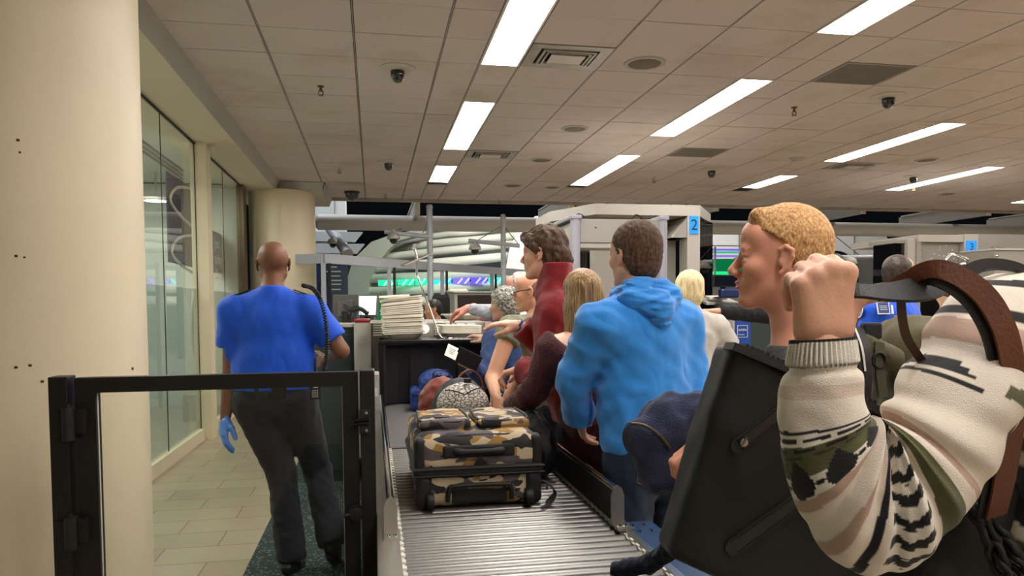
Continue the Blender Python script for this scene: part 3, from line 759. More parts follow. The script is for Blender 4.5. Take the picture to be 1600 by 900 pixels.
s = MB(); s.box((cx-.012, GY-.062, cz-.042), (cx+.026, GY-.045, cz+.042), .003); s.build('strike_plate', m_rubber, t2)
s = MB(); s.tube([(cx-.035, GY-.058, cz+.002), (cx+.022, GY-.068, cz+.01)], .006, 8); s.tube([(cx-.035, GY-.058, cz-.01), (cx+.022, GY-.068, cz-.004)], .006, 8); s.tube([(cx-.035, GY-.058, cz-.012), (cx-.035, GY-.058, cz+.006)], .008, 8); s.build('latch_bolt', m_blackmetal, t2)
for dz in (-.03, .03): MB().lathe((cx+.012, GY-.062, cz+dz), [(.006, 0), (.005, -.004), (.001, -.005)], 10, axis='y', caps=False).build('screw', m_steel, t2)
cx, cz = gx(557, 797), gz(557, 797)
s = MB(); s.lathe((cx+.0, GY-.024, cz), [(.026, .006), (.028, -.012), (.022, -.032), (.001, -.034)], 20, axis='y', caps=False); s.tube([(cx, GY-.045, cz), (cx-.045, GY-.05, cz-.004)], .007, 8); s.build('latch_knob', m_rubber, tg, False, 40)

# ---- dark cabinet and monitors left of the x-ray cabinet
t = thing('equipment_cabinet', 'dark green cabinet left of the x-ray scanner behind the officer', 'cabinet', tuple(W(553, 600, 6.6)*np.array([1, 1, 0])))
cxa, cxb = W(520, 510, 6.6)[0], W(568, 510, 6.6)[0]
MB().box((cxa-.25, 6.45, 0), (cxb-.07, 7.3, 1.33), .01).build('body', m_darkgreen, t)
MB().box((cxa-.27, 6.43, 1.33), (cxb-.06, 7.32, 1.36), .005).build('top', m_ltgrey, t)
MB().box((cxa-.2, 6.44, .1), (cxb-.1, 6.452, 1.27), .004).build('door', mat('dark_green_door', (40, 52, 52), .5), t)
def monitor(name, label, c, fwd, w, h, screen=None, back=(88, 86, 84)):
    c = np.array(c, float); fwd = unit(fwd); x = unit(np.cross(fwd, [0, 0, 1])); z = np.cross(x, fwd)
    t = thing(name, label, 'monitor', tuple(c-np.array([0, 0, h*.5+.12])))
    mb_ = mat(name+'_case', back, .5)
    MB().obox(c, x*w/2, fwd*.02, z*h/2, .006).build('case', mb_, t)
    MB().obox(c-fwd*.035, x*w*.3, fwd*.02, z*h*.3, .01).build('rear_housing', mb_, t)
    MB().obox(c+fwd*.021, x*(w/2-.014), fwd*.002, z*(h/2-.014)).build('screen', emitter(name+'_screen', *screen) if screen else m_smoke, t)
    s = MB().bar(c-fwd*.05-np.array([0, 0, h*.1]), c-fwd*.06-np.array([0, 0, h*.5+.1]), .05, .03); s.lathe(tuple(c-fwd*.05-np.array([0, 0, h*.5+.12])), [(.11, 0), (.1, .012), (.03, .02)], 20); s.build('stand', m_rubber, t)
    return t
monitor('computer_monitor', 'grey monitor seen from behind on the dark cabinet', W(541, 482, 6.9)+np.array([0, 0, 0]), (.2, 1, 0), .24, .26)
monitor('computer_monitor', 'bright white screen tilted beside the tall stack of bins', W(572, 478, 7.0), (-.25, -1, .3), .23, .21, ((235, 240, 250), 1.4))
t = thing('desk_phone_cluster', 'black handset and cables between the two monitors', 'phone', tuple(W(552, 505, 6.8)))
s = MB().tube(catmull([W(538, 478, 6.75), W(548, 484, 6.7), W(562, 482, 6.7), W(574, 490, 6.75)], 5), [.022]*5+[.028]*5+[.02]*5+[.026], 10); s.build('handset', m_rubber, t, True)
s = MB()
for k in range(4): s.tube(catmull([W(544+k*6, 486, 6.72), W(540+k*9, 497, 6.68), W(548+k*7, 503, 6.7)], 5), .004, 6)
s.build('cable', m_rubber, t, True)
MB().bar(W(546, 490, 6.76), W(547, 504, 6.8), .03, .03).build('cradle', m_rubber, t)
c = W(598, 487, 8.6); zt_ = W(598, 466, 8.6)[2]
t = thing('signboard', 'green freestanding board behind the tall stack of cream bins', 'signboard', (c[0], c[1], 0))
MB().box((c[0]-.08, c[1]-.02, .04), (c[0]+.08, c[1]+.02, zt_), .006).build('board', mat('green_plastic', (10, 122, 78), .4), t)
MB().box((c[0]-.12, c[1]-.15, 0), (c[0]+.12, c[1]+.15, .04), .006).build('foot', m_rubber, t)
a, b = W(586, 467, 9.2), W(640, 464, 9.2)
t = thing('paper_roll_stand', 'long cream roll on a stand behind the tall stack of bins', 'roll stand', ((a[0]+b[0])/2, a[1], 0))
MB().cyl(a, b, .035, 20).build('roll', m_bin, t, False, 40); MB().cyl(a+(a-b)*.02, b+(b-a)*.02, .012, 12).build('core', m_steel, t)
for q in (a+(a-b)*.015, b+(b-a)*.015): MB().cyl(np.array([q[0], q[1], 0]), q, .012, 10).build('leg', m_steel, t)
# ---- operator counter behind the scanner with papers and a dark shelf
t = thing('operator_counter', 'low grey counter with a dark open shelf behind the scanner', 'counter', tuple(W(720, 600, 10.0)*np.array([1, 1, 0])))
a, b = W(640, 490, 9.6), W(770, 458, 10.2)
xa, xb = W(695, 458, 10)[0], W(772, 458, 10)[0]; zt = W(720, 458, 10)[2]
MB().box((xa, 9.8, 0), (xb, 10.7, zt-.34), .01).build('body', m_greypl, t)
MB().box((xa+.11, 9.82, zt-.34), (xb-.02, 10.6, zt), .006).build('shelf_unit', m_ltgrey, t)
MB().box((xa+.15, 9.8, zt-.22), (xb-.05, 9.83, zt-.03)).build('dark_opening', mat('dark_brown_opening', (38, 24, 22), .7), t)
MB().box((xa+.09, 9.79, zt), (xb, 10.62, zt+.02), .004).build('top', m_ltgrey, t)
pz = W(716, 453, 10)
t = thing('paper_tray', 'white flat tray of papers on the far counter', 'paper tray', (pz[0], 10.1, zt+.02))
MB().box((pz[0]-.13, 9.95, zt+.021), (pz[0]+.13, 10.3, zt+.045), .004).build('tray', m_whitepl, t); MB().box((pz[0]-.11, 9.97, zt+.045), (pz[0]+.11, 10.28, zt+.06)).build('papers', mat('paper', (236, 234, 226), .8), t)

# ---- walk-through metal detector
m_lilac = mat('lilac_grey_post', (158, 156, 168), .4)
t = thing('metal_detector', 'walk-through metal detector with lilac posts before the 2 scanner', 'metal detector', (2.04, 6.4, 0))
mx0, mx1, my0, my1, mz = 1.70, 2.49, 6.1, 6.72, 2.24
for x in (mx0, mx1):
    sgn = 1
    MB().box((x-.012, my0+.05, .02), (x+.03, my1-.05, mz-.02), .006).build('side_panel', m_ltgrey, t)
    for yy in (my0, my1): MB().tube([(x+.01, yy+.03, 0), (x+.01, yy+.03, mz)], .042, 20).build('post', m_lilac, t, False, 40)
    MB().box((x-.06, my0-.03, 0), (x+.08, my1+.09, .03), .006).build('foot', m_rubber, t)
    s = MB(); s.box((x-.036, my0-.016, mz), (x+.056, my1+.076, mz+.035), .008); s.build('top_cap', m_lilac, t)
MB().box((mx0+.05, my0+.02, mz-.2), (mx1-.03, my1-.0, mz+.005), .006).build('header', mat('header_grey', (156, 152, 146), .45), t)
MB().box((mx0+.05, my0+.03, mz-.245), (mx1-.03, my0+.3, mz-.203), .006).build('header_trim', m_ltgrey, t)
MB().box((mx1-.22, my0+.005, mz-.12), (mx1-.15, my0+.022, mz-.09), .003).build('status_lamp', m_rubber, t)
for x in (mx0+.19, mx0+.55): MB().lathe((x, my0+.02, mz-.07), [(.008, 0), (.007, -.004), (.001, -.005)], 10, axis='y', caps=False).build('screw', m_rubber, t)
for x in (mx0+.1, mx1-.16):
    MB().tube(catmull([(x-.06, my0+.2, mz+.006), (x-.03, my0+.16, mz+.06), (x+.02, my0+.15, mz+.04), (x+.03, my0+.2, mz+.006)], 5), .007, 6).build('cable', m_rubber, t, True)

# ---- body scanners (lane 2 and lane 3)
m_scan = mat('scanner_cream_grey', (176, 170, 160), .45); m_scan2 = mat('scanner_grey', (146, 141, 133), .5)
m_signblue = mat('sign_blue', (22, 130, 214), .35, emit=(22, 130, 214), estr=.35); m_signdark = mat('sign_dark_blue', (12, 28, 58), .4)
m_smoky = glass('smoky_screen', (60, 62, 62), refl=.1, body=.1, bodycol=(60, 60, 62))
def lane_sign(t, c, w, h, ch, size):
    MB().box((c[0]-w/2, c[1]-.012, c[2]-h/2), (c[0]+w/2, c[1], c[2]+h/2), .002).build('lane_sign', m_signblue, t)
    text('lane_number', ch, size, frame_m((c[0], c[1]-.014, c[2]-.005), (1, 0, 0), (0, 0, 1)), m_signdark, t, .001)
# lane 2
t = thing('body_scanner', 'tall cream body scanner with blue sign 2 behind the detector', 'body scanner', (2.75, 8.4, 0))
sy = 7.75
ux = lambda u, y: ony(u, 400, y)[0]
A = [(ux(930, sy), sy), (ux(1074, sy), sy), (ux(1094, sy), sy), (ux(1113, sy+.7), sy+.75), (ux(1113, sy+.7), sy+1.5), (ux(1075, sy), sy+2.0), (ux(930, sy), sy+2.0), (ux(859, sy+.75), sy+1.5), (ux(859, sy+.75), sy+.75)]
ztop = ony(1000, 319, sy)[2]; zlow = ony(1000, 336, sy)[2]
MB().prism([(x, y, zlow) for x, y in A], (0, 0, ztop-zlow)).build('header', m_scan, t)
z2 = ony(1060, 371, sy)[2]
MB().prism([(ux(1052, sy), sy+.02, z2), (ux(1074, sy), sy+.02, z2), (ux(1074, sy), sy+.02, zlow), (ux(1074, sy), sy+.02, zlow-.01)], (0, .5, 0)).build('gusset', m_scan2, t)
MB().prism([(ux(1050, sy), sy+.03, z2), (ux(1076, sy), sy+.03, z2), (ux(1076, sy), sy+.03, zlow)], (0, .7, 0)).build('gusset', m_scan, t)
MB().box((ux(1074, sy), sy+.003, 0), (ux(1094, sy), sy+.22, zlow), .004).build('column', m_scan, t)
MB().prism([(ux(1094, sy), sy+.06, 0), (ux(1094, sy)+.05, sy+.12, 0), (A[3][0]-.02, A[3][1]-.1, 0), (A[3][0]-.03, A[3][1], 0), (ux(1094, sy)-.02, sy+.2, 0)], (0, 0, zlow)).build('curved_screen', m_smoky, t)
MB().box((A[3][0]-.09, A[3][1]-.03, 0), (A[3][0], A[3][1]+.2, zlow), .006).build('column', m_scan2, t)
MB().box((ux(936, sy), sy+.3, 0), (ux(1052, sy), sy+.36, zlow), .01).build('mast_cover', mat('mast_grey', (156, 150, 141), .5), t)
MB().box((ux(1050, sy), sy+.32, 0), (ux(1074, sy), sy+.4, z2), .004).build('inner_panel', m_scan2, t)
MB().box((A[8][0], A[8][1]-.02, 0), (A[8][0]+.1, A[8][1]+.2, zlow), .006).build('column', m_scan2, t)
MB().box((ux(905, sy+.4), sy+.42, 0), (ux(932, sy+.4), sy+.45, ony(915, 394, sy+.4)[2]), .004).build('curved_screen', m_smoky, t)
MB().box((A[8][0]+.05, sy+1.9, 0), (A[3][0]-.1, sy+1.96, zlow), .004).build('back_panel', m_scan2, t)
MB().prism([(x, y, 0) for x, y in A], (0, 0, .04)).build('floor_plate', m_rubber, t)
lane_sign(t, (ux(1084, sy), sy+.002, ony(1084, 351.5, sy)[2]), .105, .2, '2', .17)
# lane 3
t = thing('body_scanner', 'far body scanner with blue sign 3 at the right edge', 'body scanner', tuple(W(1500, 600, 11.5)*np.array([1, 1, 0])))
sy = 9.8
zz = lambda u, v: ony(u, v, sy)[2]
xx = lambda u: ony(u, 400, sy)[0]
MB().box((xx(1506), sy, 0), (xx(1528), sy+.25, zz(1516, 366)), .004).build('column', m_scan, t)
MB().box((xx(1435), sy+.01, zz(1470, 378)), (xx(1506), sy+1.6, zz(1470, 367)), .004).build('header', m_scan, t)
MB().box((xx(1528), sy+.02, zz(1560, 400)), (xx(1640), sy+1.6, zz(1560, 366)), .004).build('header', m_scan2, t)
MB().box((xx(1434), sy+.02, 0), (xx(1441), sy+.2, zz(1438, 378)), .004).build('column', m_scan2, t)
MB().box((xx(1422), sy+.05, 0), (xx(1434), sy+.4, zz(1430, 372)), .004).build('column', m_scan, t)
MB().box((xx(1406), sy+.12, 0), (xx(1422), sy+.6, zz(1414, 374)), .004).build('side_screen', m_smoky, t)
MB().box((xx(1405), sy+.1, zz(1414, 379)), (xx(1423), sy+.7, zz(1414, 373)), .004).build('side_header', m_scan2, t)
MB().box((xx(1441), sy+.1, zz(1470, 448)), (xx(1506), sy+.14, zz(1470, 378)), .004).build('perforated_panel', m_scan2, t)
MB().box((xx(1441), sy+.12, 0), (xx(1506), sy+.15, zz(1470, 448)), .004).build('lower_screen', m_smoky, t)
s = MB(); rnd = random.Random(4)
for u, v in [(1468, 386), (1478, 384), (1488, 391), (1460, 397), (1467, 399), (1475, 400), (1490, 404), (1447, 409), (1468, 390), (1500, 388), (1455, 404), (1482, 396)]:
    p = ony(u, v, sy+.1); s.lathe(tuple(p), [(.011, 0), (.010, -.004), (.001, -.005)], 10, axis='y', caps=False)
s.build('white_studs', m_whitepl, t)
MB().box((xx(1528), sy+.1, 0), (xx(1640), sy+.15, zz(1560, 400)), .004).build('dark_screen', m_smoky, t)
lane_sign(t, ((xx(1509)+xx(1525))/2, sy+.002, zz(1517, 385.5)), xx(1525)-xx(1509), zz(1517, 376)-zz(1517, 395), '3', .15)
p = ony(1548, 388, sy+.02)
text('maker_lettering', 'Pro', .062, frame_m((p[0], sy+.014, p[2]), (1, 0, 0), (0, 0, 1)), m_red, t, .001, 'LEFT')
text('maker_lettering', 'Vision', .062, frame_m((p[0]+.10, sy+.014, p[2]), (1, 0, 0), (0, 0, 1)), m_signdark, t, .001, 'LEFT')
t = thing('equipment_box', 'grey box at the right edge in front of the 3 scanner', 'equipment box', tuple(W(1580, 480, 9.2)*np.array([1, 1, 0])))
sy2 = 8.9; xb0, xb1 = ony(1554, 400, sy2)[0], ony(1680, 400, sy2)[0]
MB().box((xb0, sy2, 0), (xb1, sy2+.6, ony(1570, 391, sy2)[2]), .008).build('body', m_greypl, t)
MB().box((xb0-.01, sy2-.02, ony(1570, 391, sy2)[2]), (xb1, sy2+.62, ony(1570, 388, sy2)[2]), .004).build('lid', m_ltgrey, t)
p = ony(1557, 400, sy2); MB().lathe((p[0], sy2, p[2]), [(.02, 0), (.018, -.02), (.001, -.022)], 14, axis='y', caps=False).build('knob', m_chrome, t, True)
# chrome lamp arm near lane 3
t = thing('chrome_lamp', 'chrome curved arm holding a disc by the 3 sign', 'lamp', tuple(W(1480, 480, 7.5)))
MB().tube(catmull([W(1484, 470, 7.5), W(1479, 412, 7.5), W(1482, 402, 7.5), W(1490, 397, 7.5), W(1503, 401, 7.5), W(1512, 406, 7.5)], 6), .014, 10).build('arm', m_chrome, t, True)
p = W(1508, 415, 7.5); MB().lathe(tuple(p), [(.03, .03), (.07, .018), (.16, .006), (.16, -.006), (.05, -.012)], 30).build('disc', m_chrome, t, True, 40)
MB().tube([W(1512, 406, 7.5), W(1508, 414, 7.5)], .012, 8).build('joint', m_chrome, t)
MB().tube([W(1484, 468, 7.5), W(1484, 480, 7.5)*np.array([1, 1, 0])], .018, 10).build('pole', m_steel, t)

# ---- second lane x-ray machine with the blue maker panel and its screen
t = thing('xray_scanner', 'dark x-ray machine with blue lettered panel beside the white tee person', 'x-ray machine', tuple(W(1180, 600, 6.6)*np.array([1, 1, 0])))
sy = 6.55; xx = lambda u: ony(u, 500, sy)[0]; zz = lambda v: ony(1170, v, sy)[2]
MB().box((xx(1146), sy, 0), (xx(1330), sy+1.05, zz(495)), .01).build('cabinet', m_darkgreen, t)
MB().box((xx(1147), sy-.015, .5), (xx(1172), sy, zz(494)), .004).build('blue_panel', mat('maker_blue', (30, 70, 150), .4), t)
fr = MB(); c0, c1, zc0, zc1 = xx(1151), xx(1167), zz(527), zz(508)
for q in (((c0, zc0), (c1, zc0+.004)), ((c0, zc1-.004), (c1, zc1)), ((c0, zc0), (c0+.004, zc1)), ((c1-.004, zc0), (c1, zc1))): fr.box((q[0][0], sy-.019, q[0][1]), (q[1][0], sy-.014, q[1][1]))
fr.build('logo_frame', m_whitepl, t)
text('maker_lettering', 'smiths', .034, frame_m(((c0+c1)/2, sy-.018, zz(515)), (1, 0, 0), (0, 0, 1)), m_whitepl, t, .001)
text('maker_lettering', 'detection', .016, frame_m(((c0+c1)/2-.01, sy-.018, zz(522.5)), (1, 0, 0), (0, 0, 1)), m_whitepl, t, .001)
MB().box((xx(1143), sy-.02, .3), (xx(1146.5), sy+.3, zz(494)), .003).build('edge_trim', m_ltgrey, t)
MB().obox(np.array([xx(1145), sy-.03, zz(492)]), np.array([.012, 0, 0]), np.array([0, .012, 0]), np.array([0, 0, .008]), .003).build('red_lamp', mat('red_lamp', (220, 30, 30), .3, emit=(255, 30, 30), estr=1), t)
t = monitor('scanner_monitor', 'dark scanner screen with an orange box, beside the 2 scanner', W(1133, 439, 8.2), (0, -1, 0), .30, .14, ((24, 26, 34), .5), (30, 30, 32))
c = W(1121, 436, 8.2); MB().box((c[0]-.028, c[1]-.03, c[2]-.012), (c[0]+.028, c[1]-.024, c[2]+.012)).build('orange_readout', emitter('orange_readout', (250, 150, 20), 1.5), t)
t = thing('control_console', 'pale console with keyboard under the dark scanner screen', 'console', tuple(W(1135, 560, 8.0)*np.array([1, 1, 0])))
c = W(1135, 470, 8.0)
MB().box((c[0]+.02, 7.75, 0), (c[0]+.42, 8.1, c[2]-.03), .01).build('body', m_darkgreen, t)
MB().obox(np.array([c[0]+.12, 7.9, c[2]]), np.array([.2, 0, 0]), np.array([0, .14, .03]), np.array([0, 0, .015]), .005).build('worktop', m_ltgrey, t)
MB().obox(np.array([c[0]+.08, 7.85, c[2]+.04]), np.array([.11, 0, 0]), np.array([0, .06, .012]), np.array([0, 0, .014]), .005).build('keyboard', m_whitepl, t)
MB().obox(W(1143, 458, 8.2), np.array([.14, 0, 0]), np.array([0, .05, 0]), np.array([0, 0, .05]), .02).build('blue_hood', mat('hood_blue', (60, 70, 120), .2, .5), t)

# ================================================================== ATRIUM BEYOND THE CHECKPOINT
m_atr = mat('atrium_white', (214, 216, 214), .5); m_tubew = mat('dome_tube_white', (210, 212, 196), .45); m_rim = mat('dome_rim', (150, 154, 140), .6)
m_pipe = mat('grey_pipe', (196, 191, 182), .5); m_alu = mat('grey_aluminium', (168, 171, 177), .45)
PY = 15.2
a = ony(497, 347, PY); z = a[2]
t = thing('pipe_beam', 'long grey horizontal pipe hanging beyond the ceiling edge', 'pipe beam', tuple(a))
MB().tube([(a[0], PY, z), (19, PY, z)], .155, 28).build('pipe', m_pipe, t, False, 40)
MB().lathe((a[0], PY, z), [(.155, 0), (.12, -.04), (.001, -.055)], 28, axis='x', caps=False).build('end_cap', m_pipe, t, True)
FIN = [((652, 322), .15, 'pale fin beam left, dropping onto the pipe above the first pole'), ((893, 312), .15, 'pale fin beam above the 2 scanner top'), ((1119, 317), .16, 'pale fin beam right of the 2 scanner'), ((1349, 322), .17, 'pale fin beam above and right of the blond man'), ((1545, 325), .17, 'pale fin beam at the far right, left of the last one'), ((1700, 330), .17, 'pale fin beam cut by the right edge')]
for (u, v), w_, lab in FIN:
    p = ony(u, v, 14.12); t = thing('ceiling_fin', lab, 'beam', tuple(p), group='fin beams along the ceiling edge')
    MB().box((p[0]-.045, 14.12, p[2]-.16), (p[0]+.045, 16.9, p[2]+.12), .006).build('fin', m_ltgrey, t)
    MB().box((p[0]-.05, 14.1, p[2]-.17), (p[0]+.05, 14.13, p[2]+.13), .004).build('end_plate', m_whitepl, t)
    MB().box((p[0]-.07, 14.14, p[2]+.12), (p[0]+.07, 16.8, p[2]+.15), .004).build('mounting_rail', m_pipe, t)
# slanting pipe with a camera under the beam's left end
a, b = W(512, 352, 15.4), W(541, 394, 14.6)
t = thing('hanging_pipe', 'slanting grey pipe descending from the left end of the beam', 'pipe', tuple(a))
MB().cyl(a, b, .10, 20).build('pipe', m_alu, t, False, 40); MB().cyl(b, b+(b-a)*.08, .115, 20).build('foot', m_ltgrey, t, False, 40)
def dangling_cam(t, p, s=1):
    MB().lathe(tuple(p), [(.03*s, .14*s), (.035*s, .1*s), (.1*s, .06*s), (.12*s, .0), (.115*s, -.03*s)], 20).build('camera_housing', m_ltgrey, t, True, 40)
    MB().lathe(tuple(p), [(.075*s, -.02*s), (.07*s, -.07*s), (.04*s, -.11*s), (.001, -.12*s)], 18, caps=False).build('camera_dome', m_smoke, t, True)
dangling_cam(t, W(520, 379, 14.8), .9)
def camera_pole(label, u, v0, v1, d, arm, camu, r=.05, wires=(), extra=None):
    p = W(u, v0, d); q = W(u, v1, d); q = np.array([p[0], p[1], 0])
    t = thing('camera_pole', label, 'camera pole', tuple(q), group='camera poles beyond the checkpoint')
    MB().tube([q, p], r, 16).build('pole', m_alu, t, False, 40); MB().lathe(tuple(p), [(r, 0), (r*1.15, .02), (r*.8, .06), (.001, .07)], 16, caps=False).build('finial', m_alu, t, True)
    for a0, a1 in arm: MB().cyl(W(*a0, d), W(*a1, d), .04, 14).build('arm', m_alu, t, False, 40)
    dangling_cam(t, W(*camu, d), 1)
    s = MB()
    for w0, w1 in wires: s.tube([W(*w0, d), W(*w1, d)], .008, 6)
    if wires: s.build('stay_wire', m_chrome, t)
camera_pole('tall camera pole rising left of the red-jacket person, arm to the left', 671, 325, 600, 13.2, [((601, 362), (671, 370))], (615, 371), .055, [((660, 366), (671, 336)), ((612, 361), (628, 357))])
camera_pole('camera pole right of the tall one, arm carrying a white camera', 786, 340, 600, 14.0, [((732, 376), (812, 384))], (742, 388), .05, [((745, 376), (786, 352)), ((812, 384), (786, 352))])
camera_pole('camera pole right of the blond man with one long arm', 1294, 355, 600, 13.0, [((1294, 402), (1362, 402))], (1328, 410), .045, [((1345, 401), (1294, 360)), ((1270, 372), (1294, 360))])
# glass partition, running away to the right
t = thing('glass_partition', 'grey framed glass partition in front of the dome', 'partition', tuple(W(650, 600, 14)*np.array([1, 1, 0])))
PA, PB = W(505, 404, 11.6), W(830, 428, 17.5); PB[2] = PA[2]
pa = lambda s: PA+(PB-PA)*s
MB().bar(PA+np.array([0, 0, 0]), PB, .09, .15).build('top_rail', m_alu, t)
for s_ in (0, .235, .47, .74, .985):
    p = pa(s_); MB().bar(np.array([p[0], p[1], 0]), p-np.array([0, 0, .07]), .07, .09, up=(0, 1, 0)).build('post', m_alu, t)
    MB().bar(np.array([p[0]+.09, p[1]+.05, 0]), p+np.array([.09, .05, -.07]), .05, .03, up=(0, 1, 0)).build('glazing_bar', m_rubber, t)
m_pg = glass('partition_glass', (222, 236, 232), refl=.06, body=.05)
for s0, s1 in ((0, .235), (.235, .47), (.47, .74), (.74, .985)):
    p, q = pa(s0+.02), pa(s1-.005); MB().quad((p[0], p[1], .1), (q[0], q[1], .1), (q[0], q[1], q[2]-.07), (p[0], p[1], p[2]-.07)).build('pane', m_pg, t, solid=False)
PC = W(486, 402, 11.9); PC[2] = PA[2]
MB().bar(PC-np.array([.5, 0, 0]), PA, .09, .15).build('return_rail', m_alu, t)
# blue banner with upright lettering behind the partition
t = thing('hanging_banner', 'dark blue banner with upright white letters behind the partition', 'banner', tuple(W(515, 600, 13.5)*np.array([1, 1, 0])))
c = W(516, 445, 13.6)
MB().box((c[0]-.32, c[1], .6), (c[0]+.32, c[1]+.03, W(516, 412, 13.6)[2]), .004).build('panel', mat('banner_blue', (24, 52, 104), .5), t)
text('lettering', 'PORT', .13, frame_m((W(506, 448, 13.5)[0], c[1]-.004, W(506, 448, 13.5)[2]), (0, 0, 1), (-1, 0, 0)), m_whitepl, t, .002)
s = MB()
for k, (v, l) in enumerate([(417, .14), (424, .26), (431, .2), (438, .24), (444, .2), (452, .16)]): 
    p = W(520+k, v, 13.55); s.box((p[0]-l*.5, c[1]-.004, p[2]-.012), (p[0]+l*.5, c[1]+.001, p[2]+.012))
s.build('white_stripes', m_whitepl, t)
# pale tower and louvre blades at the left
xa, xb = W(470, 350, 18)[0], W(541, 350, 18)[0]
t = thing('pale_tower', 'pale blue-white tower wall right of the far pillar', 'wall tower', ((xa+xb)/2, 18, 0))
MB().box((xa-1, 17.9, 0), (W(524, 350, 18)[0], 19, 5.4), .01).build('face', m_atr, t); MB().box((W(524, 350, 18)[0], 18.0, 0), (xb, 19, 5.4), .01).build('return', mat('tower_return', (226, 226, 222), .5), t)
for v0, v1, ue in ((366, 380, 567), (384, 398, 570)):
    p, q = W(480, v0, 17.6), W(ue-12, v1, 17.6); e = W(ue, v0, 17.6)
    MB().prism([(p[0]-.8, 17.6, p[2]), (e[0], 17.6, p[2]), (q[0], 17.6, q[2]), (p[0]-.8, 17.6, q[2])], (0, .25, 0)).build('louver', m_atr, t)
MB().box((xa-1, 17.5, W(500, 408, 17.6)[2]), (W(545, 400, 17.6)[0], 17.85, W(500, 403, 17.6)[2])).build('blue_ledge', mat('ledge_blue', (34, 54, 110), .5), t)
# ribbed white dome
DD = 27.
t = thing('ribbed_dome', 'white dome of thick curved tubes lit green and violet', 'dome', tuple(W(690, 600, DD)*np.array([1, 1, 0])))
TB = [((612, 380), (690, 368), (740, 363), (830, 352)), ((600, 392), (690, 380), (760, 374), (840, 365)), ((588, 404), (690, 393), (760, 386), (835, 379)), ((572, 421), (680, 411), (760, 404), (820, 398)),
      ((560, 436), (640, 433), (710, 430), (830, 424)), ((552, 456), (640, 453), (710, 449), (840, 443)), ((556, 472), (650, 470), (760, 466), (860, 462))]
for i, pts in enumerate(TB):
    bulge = [0, -1.2, -1.4, -.2]
    P = [W(u, v, DD+.8+bl*.9+(i < 3)*(3-i)*.5) for (u, v), bl in zip(pts, bulge)]
    MB().tube(catmull(P, 8), .165 if i > 0 else .13, 16).build('tube', m_tubew, t, True)
def band(px0, px1, d, th, name, m):
    s = MB(); A = [W(u, v, d) for u, v in px0]; B = [W(u, v, d) for u, v in px1]; off = AD*th
    P = A+B[::-1]; s.prism(P, off); return s.build(name, m, t)
band([(538, 470), (541, 440), (552, 405), (580, 378), (613, 366), (667, 356)], [(575, 470), (577, 440), (590, 412), (606, 391), (622, 376), (667, 364)], DD+.2, .5, 'rim', m_rim)
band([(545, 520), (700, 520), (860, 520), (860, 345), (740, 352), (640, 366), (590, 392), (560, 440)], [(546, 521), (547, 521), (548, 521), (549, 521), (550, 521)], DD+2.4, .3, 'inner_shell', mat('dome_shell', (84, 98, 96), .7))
band([(860, 335), (836, 338), (812, 356), (796, 388), (788, 432)], [(862, 440), (840, 440), (820, 440), (804, 438), (790, 436)], DD-.6, .6, 'side_panel', m_atr)
# coloured light strip
cols_ = [(20, 215, 140), (20, 215, 140), (30, 210, 150), (40, 180, 190), (110, 90, 235), (90, 70, 230), (40, 200, 190)]
us = [590, 620, 648, 676, 706, 735, 762, 784]
for i, c in enumerate(cols_):
    s = MB(); a0, a1 = W(us[i]+1, 446.5-i*.7, DD-.6), W(us[i+1]-1, 446-i*.7, DD-.6); h = np.array([0, 0, .2]); s.prism([a0, a1, a1+h, a0+h], AD*.06)
    s.build('light_strip', emitter('strip_light_%d' % i, c, 1.6), t)
    s = MB()
    for k in range(2):
        q = a0+(a1-a0)*(.3+.4*k); s.tube([q, q+np.array([.18, 0, .2])-AD*.05], .03, 6)
    s.build('diagonal_brace', emitter('brace_light_%d' % i, tuple(min(255, int(x*.5+140)) for x in c), 1.4), t)
# big pale façade to the right, curved at its shoulder
t = thing('curved_facade', 'large pale grey facade with rounded shoulder, right of the 2 scanner', 'facade', tuple(W(1250, 600, 22)*np.array([1, 1, 0])))
fd = 22.
out = [(1100, 700), (1100, 352), (1330, 352), (1365, 358), (1385, 370), (1398, 388), (1406, 412), (1409, 440), (1410, 700)]
MB().prism([W(u, v, fd) for u, v in out], AD*.8).build('upper_wall', m_atr, t)
out = [(1150, 700), (1150, 402), (1340, 399), (1366, 404), (1384, 418), (1392, 440), (1394, 700)]
MB().prism([W(u, v, fd-.25) for u, v in out], AD*.3).build('lower_wall', mat('facade_grey', (112, 114, 110), .6), t)
s = MB()
for du in (1155, 1200, 1245, 1290, 1335): s.obox(W(du, 376, fd-.02), np.array([.012, 0, 0]), np.array([0, .02, 0]), np.array([0, 0, .46]))
s.build('panel_joint', m_greypl, t)
MB().lathe(tuple(W(1306, 432, fd-.5)), [(.75, 0), (.75, .1), (.6, .14), (.001, .15)], 36, axis='y').build('round_window', mat('round_window_dark', (22, 32, 54), .2), t, False, 40)
s = MB(); c = W(1306, 432, fd-.6)
for k in range(-3, 4): s.box((c[0]-.7, c[1]-.08, c[2]+k*.2-.012), (c[0]+.7, c[1]-.05, c[2]+k*.2+.012))
s.build('window_lattice', m_alu, t)
